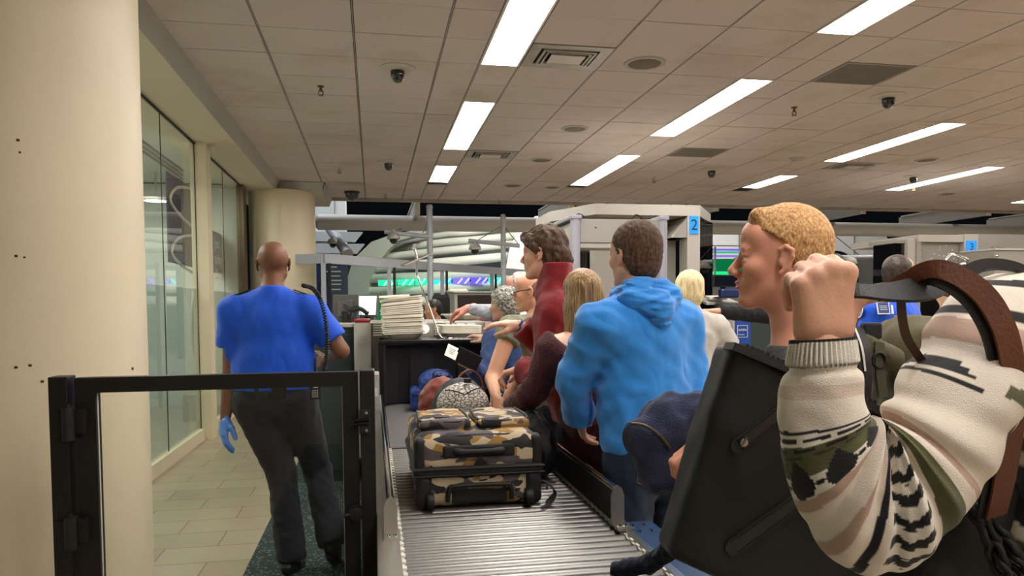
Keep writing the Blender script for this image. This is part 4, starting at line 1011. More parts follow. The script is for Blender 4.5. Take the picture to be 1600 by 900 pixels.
# green-lit balcony between the 2 scanner and the blond man's face
t = thing('green_balcony', 'balcony glowing green left of the blond face', 'balcony', tuple(W(1130, 600, 19)*np.array([1, 1, 0])))
for v0, v1, c, e in ((404, 424, (10, 120, 70), .5), (424, 429, (20, 210, 120), .9), (388, 391, (120, 90, 220), .7), (398, 401, (130, 100, 220), .7), (392, 395, (40, 190, 130), .6)):
    p, q = W(1095, v1, 19), W(1175, v0, 19); MB().box((p[0], p[1]-.03, p[2]), (q[0], p[1]+.1, q[2]), .004).build('glowing_band', emitter('balcony_%d' % v0, c, e), t)
s = MB().obox(W(1117, 410, 18.8), np.array([.02, 0, 0]), np.array([0, .02, 0]), np.array([0, 0, .4])); s.obox(W(1135, 384, 18.8), np.array([.7, 0, 0]), np.array([0, .02, 0]), np.array([0, 0, .012])); s.build('railing', m_alu, t)
MB().box((W(1095, 440, 19)[0], W(1095, 440, 19)[1], 0), (W(1175, 440, 19)[0], W(1095, 440, 19)[1]+.3, W(1140, 430, 19)[2])).build('front_wall', m_greypl, t)
# ---- unseen fill lights added high up to brighten the atrium 
def area(name, loc, target, size, power, color=(1, .96, .9)):
    l = bpy.data.lights.new(name, 'AREA'); l.energy = power; l.size = size; l.color = color; o = bpy.data.objects.new(name, l); COL.objects.link(o)
    o.location = loc; o.rotation_euler = (Vector(target)-Vector(loc)).to_track_quat('-Z', 'Y').to_euler(); return o
area('atrium_fill', (6, 19, 9), (3, 26, 2.5), 3, 750)
area('atrium_fill', (12, 17, 9), (9, 22, 3), 3, 200)
area('atrium_fill', (-2, 16, 8), (0, 19, 3), 2, 190, (.85, .92, 1))
area('dome_under_fill', tuple(W(660, 470, DD-2)), tuple(W(660, 420, DD)), 1.5, 8, (1, 1, .95))  # added fill from below, no fitting here
# unseen fill lights added to brighten the shop behind the glass wall
area('shop_fill', (-3.1, 5.5, 3.38), (-3.1, 5.5, 0), 1.2, 95); area('shop_fill', (-3.1, 9.5, 3.38), (-3.1, 9.5, 0), 1.2, 85)

# ---- posters behind the glass wall
p0 = onx(262, 285, -2.3); p1 = onx(296, 415, -2.3)
t = thing('purple_poster', 'tall dull purple poster with white curves behind the first glass bay', 'poster', (-2.3, 8.3, 1.6))
m_pp = mat('poster_purple', (70, 56, 82), .6)
ya, yb = onx(262, 300, -2.3)[1], onx(300, 300, -2.3)[1]; za, zb_ = onx(290, 415, -2.3)[2], onx(285, 283, -2.3)[2]
MB().box((-2.32, ya, za), (-2.3, yb, zb_), .003).build('sheet', m_pp, t)
s = MB(); H_ = zb_-za
for base in (zb_, za+H_*.42): s.tube(catmull([(-2.297, yb-.02, base-.02), (-2.297, ya+(yb-ya)*.35, base-H_*.12), (-2.297, ya+.08, base-H_*.3), (-2.297, ya+(yb-ya)*.4, base-H_*.42), (-2.297, yb-.02, base-H_*.5)], 8), .02, 6)
s.build('white_curve', m_whitepl, t, True)
t = thing('blue_poster', 'grey-blue poster reading Join today and discover behind the second glass bay', 'poster', (-2.3, 10, 1.7))
ya, yb = onx(325, 400, -2.3)[1], onx(372, 400, -2.3)[1]; za, zb_ = onx(345, 428, -2.3)[2], onx(345, 366, -2.3)[2]
MB().box((-2.32, ya-.3, za), (-2.3, yb+.4, zb_), .003).build('sheet', mat('poster_blue', (48, 64, 112), .6), t)
text('lettering', 'Join\ntoday &\ndiscover', .23, frame_m((-2.296, onx(335, 402, -2.3)[1], onx(335, 404, -2.3)[2]), (0, 1, 0), (0, 0, 1)), m_whitepl, t, .001, 'LEFT', 1.0)
t = thing('wheel_graphic', 'large round grey wheel graphic behind the glass, split by the pilaster', 'wall graphic', (-2.28, 9.2, 1.2))
yc, zc = onx(316, 505, -2.28)[1], onx(316, 505, -2.28)[2]
MB().lathe((-2.28, yc, zc), [(.62, -.01), (.62, .01)], 48, axis='x').build('disc', mat('graphic_grey', (158, 168, 162), .6), t)
s = MB(); s.lathe((-2.265, yc, zc), [(.62, 0), (.62, .006), (.585, .006), (.585, 0)], 48, axis='x', caps=False)
for k in range(6):
    a = k*math.pi/3+.3; s.prism([(-2.266, yc+.1*math.cos(a), zc+.1*math.sin(a)), (-2.266, yc+.5*math.cos(a-.22), zc+.5*math.sin(a-.22)), (-2.266, yc+.5*math.cos(a+.22), zc+.5*math.sin(a+.22))], (.004, 0, 0))
s.build('spoke', mat('graphic_dark', (112, 124, 120), .6), t)
MB().box((-2.3, yc-.015, 0), (-2.27, yc+.015, zc-.5)).build('stand_pole', m_greypl, t); MB().box((-2.5, yc-.25, 0), (-2.2, yc+.25, .35), .01).build('stand_base', m_greypl, t)
p = onx(244, 312, -3.0)  # glowing disc added in place of a light mirrored in the glass
t = thing('mirrored_light', 'bright round disc behind the glass, standing for a light reflected in it', 'ceiling light', (p[0], p[1], p[2]))
MB().lathe(tuple(p), [(.17, .0), (.16, -.02), (.001, -.03)], 28, caps=False).build('lamp', emitter('mirrored_glow', (255, 250, 240), 5), t, True); MB().lathe(tuple(p), [(.2, .02), (.2, -.015), (.17, -.02)], 28).build('rim', m_whitepl, t, True, 40)
MB().tube([p+np.array([0, 0, .02]), (p[0], p[1], 3.42)], .015, 8).build('drop_rod', m_steel, t)
# ================================================================== PEOPLE
def basis(f, up=(0, 0, 1)):
    f = unit(f); up = np.array(up, float); r = unit(np.cross(f, up)); u = np.cross(r, f)
    return np.stack([r, f, u], 1)                       # columns: right, forward, up
def local(fl, c, R, s, lo, hi):
    """a distance field written in a head's own frame (x right, y forward, z up)"""
    c32 = np.array(c, np.float32); R32 = np.array(R, np.float32)
    def f(p): return fl(((p-c32) @ R32)/np.float32(s))*np.float32(s)
    cs = np.array([[x, y, z] for x in (lo[0], hi[0]) for y in (lo[1], hi[1]) for z in (lo[2], hi[2])])*s
    w = c+cs @ np.array(R).T
    f.bb = (w.min(0), w.max(0)); return f
def head_sdf(nose=1., jaw=1., ears=1., brow=1.):
    pr = [ell((0, -.012, .035), (.077, .097, .083)), (ell((0, .022, -.03), (.063*jaw, .066, .085)), .03), (ell((0, .048, .058), (.06, .046, .046)), .02)]
    for s in (-1, 1):
        pr += [(cone((s*.05*jaw, -.005, -.05), (s*.018, .066, -.096), .02, .017), .02), (ell((s*.038, .06, -.018), (.024, .026, .022)), .02)]
    pr += [(ell((0, .079, -.094), (.022, .018, .018)), .016), (cone((-.036, .079, .026), (.036, .079, .026), .011*brow, .011*brow), .014),
           (cone((0, .086, .018), (0, .112*nose, -.022), .007, .0115), .012), (ell((.012, .1, -.029), (.009, .012, .008)), .006), (ell((-.012, .1, -.029), (.009, .012, .008)), .006),
           (ell((0, .078, -.056), (.028, .02, .02)), .02), (ell((0, .0945, -.0505), (.02, .0085, .0062)), .005), (ell((0, .0925, -.0625), (.017, .009, .007)), .006)]
    f = blend(pr, .02)
    for s in (-1, 1): f = carve(f, ell((s*.031, .103, .007), (.018, .017, .012)), .012)
    f = blend([f]+[(ell((s*.032, .0825, .0135), (.0165, .0085, .006)), .004) for s in (-1, 1)]+[(ell((s*.032, .0815, -.0005), (.0155, .0085, .0055)), .004) for s in (-1, 1)], .004)
    if ears:
        e = []
        for s in (-1, 1):
            q = [(.077, .005, -.031), (.081, -.010, -.020), (.084, -.020, .004), (.0845, -.018, .020), (.082, -.006, .029), (.079, .006, .022)]
            rr = [.0062, .0052, .0052, .0056, .0052, .0042]
            o = blend([(cone((s*a_[0], a_[1], a_[2]), (s*b_[0], b_[1], b_[2]), r0, r1), .004) for a_, b_, r0, r1 in zip(q, q[1:], rr, rr[1:])]+[(ell((s*.0775, -.006, .0), (.0042, .014, .026)), .003), (ell((s*.077, .007, -.006), (.005, .004, .008)), .004), (cone((s*.08, -.009, .016), (s*.08, -.013, -.008), .0035, .0035), .004)], .004)
            e.append((o, .004))
        f = blend([f]+e, .005)
    return f
def interp_line(pts):
    z = np.array([p[0] for p in pts]); y = np.array([p[1] for p in pts]); return lambda q: np.interp(q, z, y)
LINE = [(-.12, -.065), (-.05, -.035), (-.03, -.022), (-.022, .006), (.015, .012), (.04, .036), (.07, .062), (.09, .08), (.13, .16)]
def hair_sdf(t=.008, line=LINE, nape=-.08, amp=.003, wl=.03, seed=1, stretch=(1, 1, 1), extra=(), top=0., ridged=False):
    pr = [ell((0, -.014, .036+top*.5), (.077+t, .097+t, .083+t+top*.6)), (ell((0, -.045, -.025), (.062+t*.8, .058+t*.8, .07)), .03)]+list(extra)
    f = blend(pr, .02); yl = interp_line(line); n = vnoise(seed, wl, 8, stretch); n2 = vnoise(seed+9, wl*.4, 8, stretch)
    def g(p):
        nn = n(p); 
        if ridged: nn = 1-2*np.abs(nn)
        d = f(p)-amp*(nn+.5*n2(p)); w = n(p*np.float32(1.7))*.004
        return np.maximum(np.maximum(d, (p[:, 1]-yl(p[:, 2])+w)*.8), nape-p[:, 2]+w*1.5)
    return g
def hand_sdf(wr, D, N, T, curl=(.35, .4, .3), s=1., thumb=None, spread=.0, curls=None):
    D = unit(D); N = np.array(N, float); N = unit(N-D*(N @ D)); lat = np.cross(D, N); lat = lat*(1 if lat @ np.array(T, float) > 0 else -1); wr = np.array(wr, float)
    off = [.027, .009, -.009, -.026]; ml = [.087, .089, .081, .07]; ln = [(.043, .026, .019), (.048, .03, .02), (.044, .028, .02), (.034, .02, .018)]
    pr = [cone(wr-D*.02*s, wr+D*.02*s, .027*s, .026*s, N, .72)]; fin = []
    for i in range(4):
        m = wr+(D*ml[i]+lat*off[i])*s; a = wr+(D*.02+lat*off[i]*.55)*s
        pr.append((cone(a, m, .0165*s, .0118*s), .012*s))
        th = 0; q = m; r = [.0105, .0098, .0088, .0075]
        if i == 3: r = [x*.86 for x in r]
        cc = curls[i] if curls else curl
        for k in range(3):
            th += cc[k]; dd = unit(D*math.cos(th)+N*math.sin(th)+lat*spread*(1.5-i)); e = q+dd*ln[i][k]*s
            fin.append((cone(q, e, r[k]*s, r[k+1]*s), .003*s if k else .008*s)); q = e
    tb = wr+(D*.022+lat*.022+N*.008)*s
    t1, t2, t3 = thumb or ((.75, .6, .35), (.85, .3, .35), (.95, .1, .4))
    td = lambda v: unit(D*v[0]+lat*v[1]+N*v[2])
    q1 = tb+td(t1)*.044*s; q2 = q1+td(t2)*.033*s; q3 = q2+td(t3)*.026*s
    pr += [(cone(tb, q1, .017*s, .0135*s), .018*s)]
    fin += [(cone(q1, q2, .0125*s, .011*s), .006*s), (cone(q2, q3, .011*s, .0085*s), .003*s)]
    f = blend(pr+fin, .01*s); return f
SKIN = {}
def skin(n, rgb): 
    if n not in SKIN: SKIN[n] = mat('skin_'+n, rgb, .48, bump=.06, bscale=220, var=.06, vscale=14, spec=.4); b = SKIN[n].node_tree.nodes['Principled BSDF']; b.inputs['Subsurface Weight'].default_value = .12; b.inputs['Subsurface Radius'].default_value = (.008, .003, .002)
    return SKIN[n]
def hairmat(n, dark, light, stretch=(60, 60, 4), rough_=.45):
    m = mat('hair_'+n, light, rough_); nt = m.node_tree; b = nt.nodes['Principled BSDF']
    tc = nt.nodes.new('ShaderNodeTexCoord'); mp = nt.nodes.new('ShaderNodeMapping'); mp.inputs['Scale'].default_value = stretch
    n1 = nt.nodes.new('ShaderNodeTexNoise'); n1.inputs['Scale'].default_value = 2.2; n1.inputs['Detail'].default_value = 5
    nt.links.new(tc.outputs['Object'], mp.inputs[0]); nt.links.new(mp.outputs[0], n1.inputs['Vector'])
    r = nt.nodes.new('ShaderNodeValToRGB'); r.color_ramp.elements[0].position = .32; r.color_ramp.elements[1].position = .68
    r.color_ramp.elements[0].color = (*s2l(dark), 1); r.color_ramp.elements[1].color = (*s2l(light), 1)
    nt.links.new(n1.outputs['Fac'], r.inputs[0]); nt.links.new(r.outputs[0], b.inputs['Base Color'])
    bp = nt.nodes.new('ShaderNodeBump'); bp.inputs['Strength'].default_value = .5; bp.inputs['Distance'].default_value = .006
    nt.links.new(n1.outputs['Fac'], bp.inputs['Height']); nt.links.new(bp.outputs[0], b.inputs['Normal']); return m
m_eye = mat('eye_white', (226, 220, 212), .2); m_iris = mat('iris', (60, 52, 44), .15)

class Person:
    def __init__(P, label, head, f, hf=None, bw=1., skin_=None, arms=None, hands=None, sh=None, legs=None, hs=1., dome=None, belly=1., vox=.013, hvox=.0055, nr=.052, nose=1., jaw=1., bodies=True, zoff=0, lean=(0, 0), shw=1., neck=None):
        P.skin = skin_; P.R0 = basis((f[0], f[1], 0)); r, fw = P.R0[:, 0], P.R0[:, 1]; P.r, P.f = r, fw; up = np.array([0, 0, 1.])
        hc = np.array(head if len(head) == 3 and isinstance(head, np.ndarray) else W(*head), float); P.hc = hc
        H = hc[2]/1.63*1.75; s = H/1.75; P.s = s; P.bw = bw; P.hs = hs*s*1.0 if hs else s
        P.hsz = hs
        base = hc-fw*.03*s; base[2] = 0; base = base-r*lean[0]-fw*lean[1]; P.base = base
        L = lambda a, b, c: base+r*a*s+fw*b*s+up*c*s
        tl = r*lean[0]+fw*lean[1]
        tl = tl-up*zoff; J = dict(neck=L(0, -.015, 1.475)+tl, chest=L(0, -.005, 1.27)+tl*.7, belly=L(0, .0, 1.08)+tl*.4, pelvis=L(0, -.01, .93), hl=L(-.095*bw, -.005, .9), hr=L(.095*bw, -.005, .9))
        for q, sg in (('L', -1), ('R', 1)):
            J['sh'+q] = L(sg*.170*bw*shw, -.015, 1.385)+tl; J['el'+q] = L(sg*.235*bw, -.03, 1.12)+tl*.6; J['wr'+q] = L(sg*.25*bw, .06, .87)+tl*.5
            J['kn'+q] = L(sg*.1*bw, .02, .49); J['an'+q] = L(sg*.105*bw, -.03, .085); J['to'+q] = L(sg*.12*bw, .11, .035)
        for q in 'LR':
            if arms and q in arms:
                e, w_ = arms[q][:2]
                J['el'+q] = np.array(W(*e) if not isinstance(e, np.ndarray) else e); J['wr'+q] = np.array(W(*w_) if not isinstance(w_, np.ndarray) else w_)
                if len(arms[q]) > 2: sh_ = arms[q][2]; J['sh'+q] = np.array(W(*sh_) if not isinstance(sh_, np.ndarray) else sh_)
            if legs and q in legs:
                for nm, v in zip(('kn', 'an', 'to'), legs[q]): J[nm+q] = np.array(W(*v) if not isinstance(v, np.ndarray) else v)
        P.J = J; P.t = thing('person', label, 'person', tuple(base))
        P.hR = basis(hf if hf is not None else (f[0], f[1], 0)); P.belly = belly
        P.torso = lambda o=0: [cone(J['chest']+up*.02*s, J['belly'], (.165*bw)*s+o, (.15*bw*belly)*s+o, fw, .66), (cone(J['belly'], J['pelvis'], (.15*bw*belly)*s+o, (.165*bw)*s+o, fw, .68), .06),
                               (cone(J['shL']-up*.012*s, J['shR']-up*.012*s, .056*s+o*.8, .056*s+o*.8), .07), (cone(J['neck']-up*.01, J['shL'], .048*s+o*.6, .042*s+o*.8), .05), (cone(J['neck']-up*.01, J['shR'], .048*s+o*.6, .042*s+o*.8), .05)]
        P.arm = lambda q, o=0, lo=0: [(cone(J['sh'+q], J['el'+q], .056*s*(.6+.4*bw)+o, .043*s*(.6+.4*bw)+o), .04), (cone(J['el'+q], J['wr'+q], .043*s*(.6+.4*bw)+o, .028*s+o+lo), .012)]
        P.leg = lambda q, o=0, lo=0: [(cone(J['h'+q.lower()], J['kn'+q], .088*s*bw+o, .06*s+o), .035), (cone(J['kn'+q], J['an'+q], .058*s+o, .036*s+o+lo), .03)]
        nb = neck if neck is not None else J['neck']
        hR = P.hR; P.H = lambda x, y, z: hc+hR @ (np.array([x, y, z])*s*hs)
        P.neckf = cone(P.H(0, -.022, -.05), nb-up*.01, nr*s, .06*s*(.5+.5*bw))
        pr = P.torso()+P.arm('L')+P.arm('R')+P.leg('L')+P.leg('R')+[(P.neckf, .03)]
        body = surf(blend(pr, .03), vox); nets = [(relax(body[0], body[1], 2), body[1])]
        hd = local(head_sdf(nose, jaw), hc, hR, s*hs, (-.1, -.12, -.13), (.1, .14, .13))
        hd = surf(blend([hd, (P.neckf, .025)], .02), hvox, .015); nets.append((relax(hd[0], hd[1], 1), hd[1]))
        P.handf = {}
        for q in 'LR':
            hd_ = (hands or {}).get(q, {})
            if hd_ is None: continue
            D = J['wr'+q]-J['el'+q] if 'D' not in hd_ else np.array(hd_['D'], float)
            sg = 1 if q == 'R' else -1
            N = hd_.get('N', -sg*r); T = hd_.get('T', fw)
            hf_ = hand_sdf(J['wr'+q], D, N, T, hd_.get('curl', (.35, .4, .3)), s*hd_.get('s', 1.), hd_.get('thumb'), hd_.get('spread', 0), hd_.get('curls'))
            P.handf[q] = hf_
            if hd_.get('glove'): soft('glove', rough(hf_, lambda p: np.float32(.0025)), .004, hd_['glove'], P.t, 1, .012)
            elif hd_.get('own') is None:
                hn = surf(hf_, hd_.get('vox', .0042), .012); nets.append((relax(hn[0], hn[1], 1), hn[1]))
        me = net(*nets); me.name = 'body'; P.body = obj_from('body', me, skin_, P.t, True)
    def hair(P, m, h=.006, name='hair', lo=(-.12, -.16, -.16), hi=(.12, .13, .15), it=0, **k):
        f = local(hair_sdf(**k), P.hc, P.hR, P.s*P.hsz, lo, hi); return soft(name, f, h, m, P.t, it, .01)
    def eyes(P, iris=None, brow=None, lids=True):
        for sg in (-1, 1):
            s = MB(); c = P.H(sg*.0315, .0775, .0065); R = P.hR; k = P.s*P.hsz
            s.lathe((0, 0, 0), [(.0115*math.sin(a)+1e-5, .0115*math.cos(a)) for a in np.linspace(math.pi, 0, 10)], 16, caps=False)
            M4 = Matrix(((*R[0]*k, c[0]), (*R[1]*k, c[1]), (*R[2]*k, c[2]), (0, 0, 0, 1))); bmesh.ops.transform(s.bm, matrix=M4, verts=s.bm.verts); s.build('eye', m_eye, P.t, True)
            s = MB(); s.lathe((0, .0093, 0), [(.0055, -.002), (.005, .0018), (.001, .0024)], 14, axis='y', caps=False); bmesh.ops.transform(s.bm, matrix=M4, verts=s.bm.verts); s.build('iris', iris or m_iris, P.t, True)
            if brow:
                pts = [P.H(sg*(.014+.012*i), .0905-.0035*i*i*.6, .027+.0035*math.sin(i*1.2)) for i in range(4)]
                MB().tube(pts, [.0035*k, .0042*k, .0036*k, .002*k], 6).build('eyebrow', brow, P.t, True)
    def top(P, m, name='shirt', o=.014, hem=None, sleeve=('long', 'long'), neck=.02, h=.0095, seed=1, amp=.006, wl=.09, cuff=.006, short=.62, extra=(), planes=(), loose=0., stretch=(1, 1, 1.5), pattern=None, k=.03, it=1, fold=True):
        J, s = P.J, P.s; up = np.array([0, 0, 1.]); pr = P.torso(o)
        hemz = P.base[2]+(.88*s if hem is None else hem)
        pr.append((cone(J['belly'], np.array([J['pelvis'][0], J['pelvis'][1], hemz]), (.15*P.bw*P.belly)*s+o+loose, .158*P.bw*s+o+loose, P.f, .7), .05))
        for q, kind in zip('LR', sleeve):
            a = P.arm(q, o+.002, cuff)
            if kind == 'long': pr += a
            elif kind == 'short':
                e = J['sh'+q]+(J['el'+q]-J['sh'+q])*short
                pr.append((cone(J['sh'+q], e, .06*s*(.6+.4*P.bw)+o, .062*s*(.6+.4*P.bw)+o), .04))
        pr += list(extra)
        f = blend(pr, k)
        if fold: f = rough(f, folds(seed, amp, wl, stretch))
        cl = [((0, 0, hemz), (0, 0, -1)), (J['neck']+up*neck, up)]
        f = clip(f, *cl, *planes)
        for q, kind in zip('LR', sleeve):
            if kind == 'long':
                d = unit(J['wr'+q]-J['el'+q]); c = J['wr'+q]-d*.01; f = P._cut(f, c, d, .12)
            elif kind == 'short':
                d = unit(J['el'+q]-J['sh'+q]); c = J['sh'+q]+(J['el'+q]-J['sh'+q])*short; f = P._cut(f, c, d, .13)
        return soft(name, f, h, m, P.t, it, .03, pattern)
    def _cut(P, f, c, d, rad):
        """open a sleeve end: only acts within rad of the end"""
        c = np.array(c, np.float32); d = np.array(d, np.float32); tf = blend(P.torso(.055), .03)
        def h(p):
            q = p-c; a = q @ d; rr = np.linalg.norm(q-np.outer(a, d), axis=1); v = f(p)
            return np.where((rr < rad) & (a < .25) & (tf(p) > .002), np.maximum(v, a), v)
        h.bb = f.bb; return h
    def trousers(P, m, name='trousers', o=.013, waist=None, h=.011, seed=3, amp=.006, lo=.02, hem=.05):
        J, s = P.J, P.s; w = (1.02*s if waist is None else waist)
        pr = [cone(J['belly'], J['pelvis'], (.15*P.bw*P.belly)*s+.006, (.165*P.bw)*s+o, P.f, .7)]
        for q in 'LR': pr += P.leg(q, o, lo)
        f = rough(blend(pr, .03), folds(seed, amp, .1, (1, 1, 1.3)))
        f = clip(f, ((0, 0, w), (0, 0, 1)))
        for q in 'LR':
            d = unit(J['an'+q]-J['kn'+q]); f = P._cut(f, J['an'+q]+d*.03, d, .12)
        return soft(name, f, h, m, P.t, 1, .03)
    def shoes(P, m):
        J, s = P.J, P.s
        for q in 'LR':
            a, t = J['an'+q], J['to'+q]; d = t-a; heel = a-unit(np.array([d[0], d[1], 0]))*.045*s; 
            if a[2] < .14: heel[2] = .04*s
            else: heel = a-unit(d)*.0+np.array([0, 0, -.055])
            f = blend([cone(heel, t, .04*s, .036*s), (cone(a+np.array([0, 0, .02]), heel*.6+t*.4, .045*s, .04*s), .03)], .03)
            if a[2] < .14: f = clip(f, ((0, 0, .004), (0, 0, -1)))
            soft('shoe', f, .009, m, P.t)

# fabrics
def knit(name, rgb, bump=.4, bs=260, var=.12, vs=40, rough_=.9, sheen=.06, stretch=None, crease=.26): return mat(name, rgb, rough_, bump=bump, bscale=bs, var=var, vscale=vs, sheen=sheen, stretch=stretch, crease=crease)
m_navy = knit('navy_trousers', (20, 22, 30), 0, 500, .08, 12); m_shoe = mat('black_shoe', (16, 15, 15), .35)
m_royal = knit('royal_blue_shirt', (0, 78, 204), .0, 500, .06, 12, .7, .1)
m_jeans = knit('dark_jeans', (34, 48, 70), .4, 600, .28, 9, .85, .05); m_maroon = knit('maroon_trousers', (72, 36, 42))
m_darkcloth = knit('black_cloth', (20, 20, 23))

# ---- 1. officer walking away through the gate
DO = 4.22
m_glove = mat('blue_nitrile_glove', (72, 128, 214), .4, bump=.2, bscale=60)
P = Person('person in royal blue uniform shirt walking away behind the glass gate, bald, one blue glove', (427, 413, DO), (.06, 1, 0), (-.1, 1, .02), bw=1.13, skin_=skin('brown', (122, 82, 60)), belly=1.08, shw=1.06,
           arms={'L': ((362, 560, DO), (352, 655, DO-.06)), 'R': ((533, 548, DO+.02), (508, 562, DO+.24))},
           hands={'L': dict(glove=m_glove, D=W(349, 690, DO-.1)-W(353, 655, DO-.06), T=(.3, -.3, -.2), N=(.9, .5, 0), curl=(.35, .4, .2)), 'R': dict(T=(0, 0, 1))},
           legs={'L': ((441, 742, DO+.0), (455, 868, DO-.05), (472, 884, DO+.12)), 'R': ((496, 735, DO+.16), (519, 843, DO-.02), (524, 878, DO+.12))}, hs=1.02)
JO = P.J
m_trim = mat('navy_epaulette', (16, 18, 40), .6)
P.top(m_royal, 'uniform_shirt', .012, hem=.965*P.s, sleeve=('short', 'short'), neck=.045, seed=5, amp=.006, wl=.13, short=.74, stretch=(1, 1, 2.5), loose=.004, extra=[(cone(P.J['neck']-np.array([0, 0, .02]), P.J['neck']+np.array([0, 0, .05]), .068, .062), .02)])
P.trousers(m_navy, waist=1.0*P.s, lo=.03, o=.016); P.shoes(m_shoe)
P.hair(hairmat('stubble', (70, 48, 36), (96, 66, 50)), t=.0012, amp=.0003, line=[(-.12, -.07), (-.03, -.03), (.02, -.045), (.035, -.08), (.05, -.2), (.13, -.2)], nape=-.06) if False else None
# belt with radio and pouches, shoulder boards, coiled microphone cord
up = np.array([0, 0, 1.]); bz = .985*P.s; bc = np.array([P.base[0], P.base[1], bz]); R2 = P.R0
ringp = [bc+R2[:, 0]*math.cos(a)*.197+R2[:, 1]*math.sin(a)*.142 for a in np.linspace(0, 2*math.pi, 40, endpoint=False)]
s = MB(); k = 40; V = [[s.bm.verts.new(tuple(p+np.array([0, 0, dz])+unit(p-bc)*o_)) for p in ringp] for dz, o_ in ((-.022, 0), (-.022, .006), (.022, .006), (.022, 0))]
for i in range(4):
    for j in range(k): s.bm.faces.new((V[i][j], V[i][(j+1) % k], V[(i+1) % 4][(j+1) % k], V[(i+1) % 4][j]))
s.build('belt', m_shoe, P.t)
def on_back(u, v, d): return W(u, v, d)
r_ = P.r; fb = -P.f
q = W(493, 607, DO-.16); s = MB().obox(q, r_*.032, fb*.02, up*.06, .008); s.build('radio', mat('radio_black', (24, 25, 27), .4), P.t); ra = MB().tube([q+up*.05, q+up*.17-r_*.0], [.009, .006], 10).build('antenna', m_rubber, P.t)
rd_ = [c for c in P.t.children if c.name.startswith('radio')][0]; MB().obox(q+fb*.021+up*.02+r_*.004, r_*.012, fb*.001, up*.014).build('radio_label', m_whitepl, rd_)
s = MB()
for i in range(4):
    for j in range(3): s.obox(q+fb*.021-up*(.01+.011*i)+r_*(j-1)*.012, r_*.004, fb*.001, up*.0035)
s.build('radio_keypad', m_ltgrey, rd_)
for u in (410, 436): q = W(u, 612, DO-.15); MB().obox(q, r_*.04, fb*.016, up*.035, .008).build('belt_pouch', m_shoe, P.t)
sp = [W(474, 446, DO-.02), W(490, 452, DO-.13), W(503, 474, DO-.19), W(510, 510, DO-.2), W(511, 545, DO-.2), W(507, 575, DO-.19), W(499, 598, DO-.17)]
cp = catmull(sp, 60); hx = []
for i, p in enumerate(cp):
    t_ = unit(cp[min(i+1, len(cp)-1)]-cp[max(i-1, 0)]); n_ = unit(np.cross(t_, [0, 1, .2])); b_ = np.cross(t_, n_); a = i*2*math.pi/7; hx.append(p+(n_*math.cos(a)+b_*math.sin(a))*.010)
MB().tube(hx, .0042, 5).build('coiled_cord', m_rubber, P.t, True)
for q_, sg in (('L', -1), ('R', 1)):
    a = JO['sh'+q_]+up*.062*P.s; n = JO['neck']+up*.03
    s = MB().bar(a+(a-n)*.05+up*.012, a*.55+n*.45+up*.022, .05, .006, bev=.002); s.build('epaulette', m_trim, P.t)

# ---- 2. man in the light-blue hoodie
DH = 2.87
m_hood = knit('light_blue_fleece', (44, 136, 220), .22, 420, .05, 9, .9, .35)
P = Person('person in bright light-blue hoodie and dark jeans, short brown hair, seen from behind', (991, 402, DH), (-.28, 1, 0), (-.45, 1, .0), bw=1.08, lean=(-.07, 0), skin_=skin('tan', (214, 160, 130)), shw=1.0,
           arms={'L': ((895, 592, DH-.02), (906, 655, DH+.12)), 'R': ((1081, 590, DH+.06), (1086, 668, DH-.02))}, hands={'L': dict(N=(1, 0, 0), T=(0, 1, 0))}, hs=1.0)
J = P.J; N0 = J['neck']
hd = [(cone(N0+P.r*.075+P.f*.05+up*.015, N0+P.r*.085-P.f*.05+up*.01, .034, .04), .03), (cone(N0-P.r*.075+P.f*.05+up*.015, N0-P.r*.085-P.f*.05+up*.01, .034, .04), .03),
      (cone(N0+P.r*.09-P.f*.055+up*.0, N0-P.f*.10-up*.035, .042, .046), .03), (cone(N0-P.r*.09-P.f*.055+up*.0, N0-P.f*.10-up*.035, .042, .046), .03)]
P.top(m_hood, 'hoodie', .02, hem=.905*P.s, neck=.075, seed=21, amp=.0085, wl=.15, cuff=.014, loose=.014, h=.0075, stretch=(1, 1, 1.15), extra=[(cone(N0-up*.03, N0+up*.065, .075, .07), .03)])
f = rough(blend(hd+[(cone(N0+P.r*.06-P.f*.05+up*.05, N0-P.r*.06-P.f*.05+up*.05, .028, .028), .03), (cone(N0-P.f*.09-up*.03, N0-P.f*.105-up*.075+P.r*.01, .05, .035), .04)], .03), folds(33, .009, .05, (2.2, 2.2, .7)))
soft('hood', f, .006, m_hood, P.t, 1)
bz = .905*P.s
s = MB(); c0 = np.array([J['pelvis'][0], J['pelvis'][1], bz]); V = []
P.trousers(m_jeans, waist=1.0*P.s, lo=.026, o=.015, seed=9, amp=.008); P.shoes(m_shoe)
ft = blend([cone(J['belly'], J['pelvis'], (.15*P.bw*P.belly)*P.s+.006, (.165*P.bw)*P.s+.015, P.f, .7)]+P.leg('L', .015, .026)+P.leg('R', .015, .026), .03)
def march(f, p, d):
    p = np.array(p, float); d = unit(d)
    for _ in range(60):
        v = float(f(p[None].astype(np.float32))[0])
        if v < .002: break
        p = p+d*max(v*.8, .001)
    return p
m_stitch = mat('jean_stitching', (104, 92, 66), .8)
for sg in (-1, 1):
    c = J['pelvis']+P.r*sg*.095-up*.075; out = []
    for x, z in [(-.06, .055), (.06, .055), (.058, -.05), (0, -.08), (-.058, -.05), (-.06, .055)]: out.append((x, z))
    pts = []
    for (x0, z0), (x1, z1) in zip(out, out[1:]):
        for k in range(5): t_ = k/5; pts.append(march(ft, c+P.r*(x0+(x1-x0)*t_)+up*(z0+(z1-z0)*t_)-P.f*.4, P.f)-P.f*.004)
    MB().tube(pts, .0028, 5, closed=True).build('pocket_stitching', m_stitch, P.t)
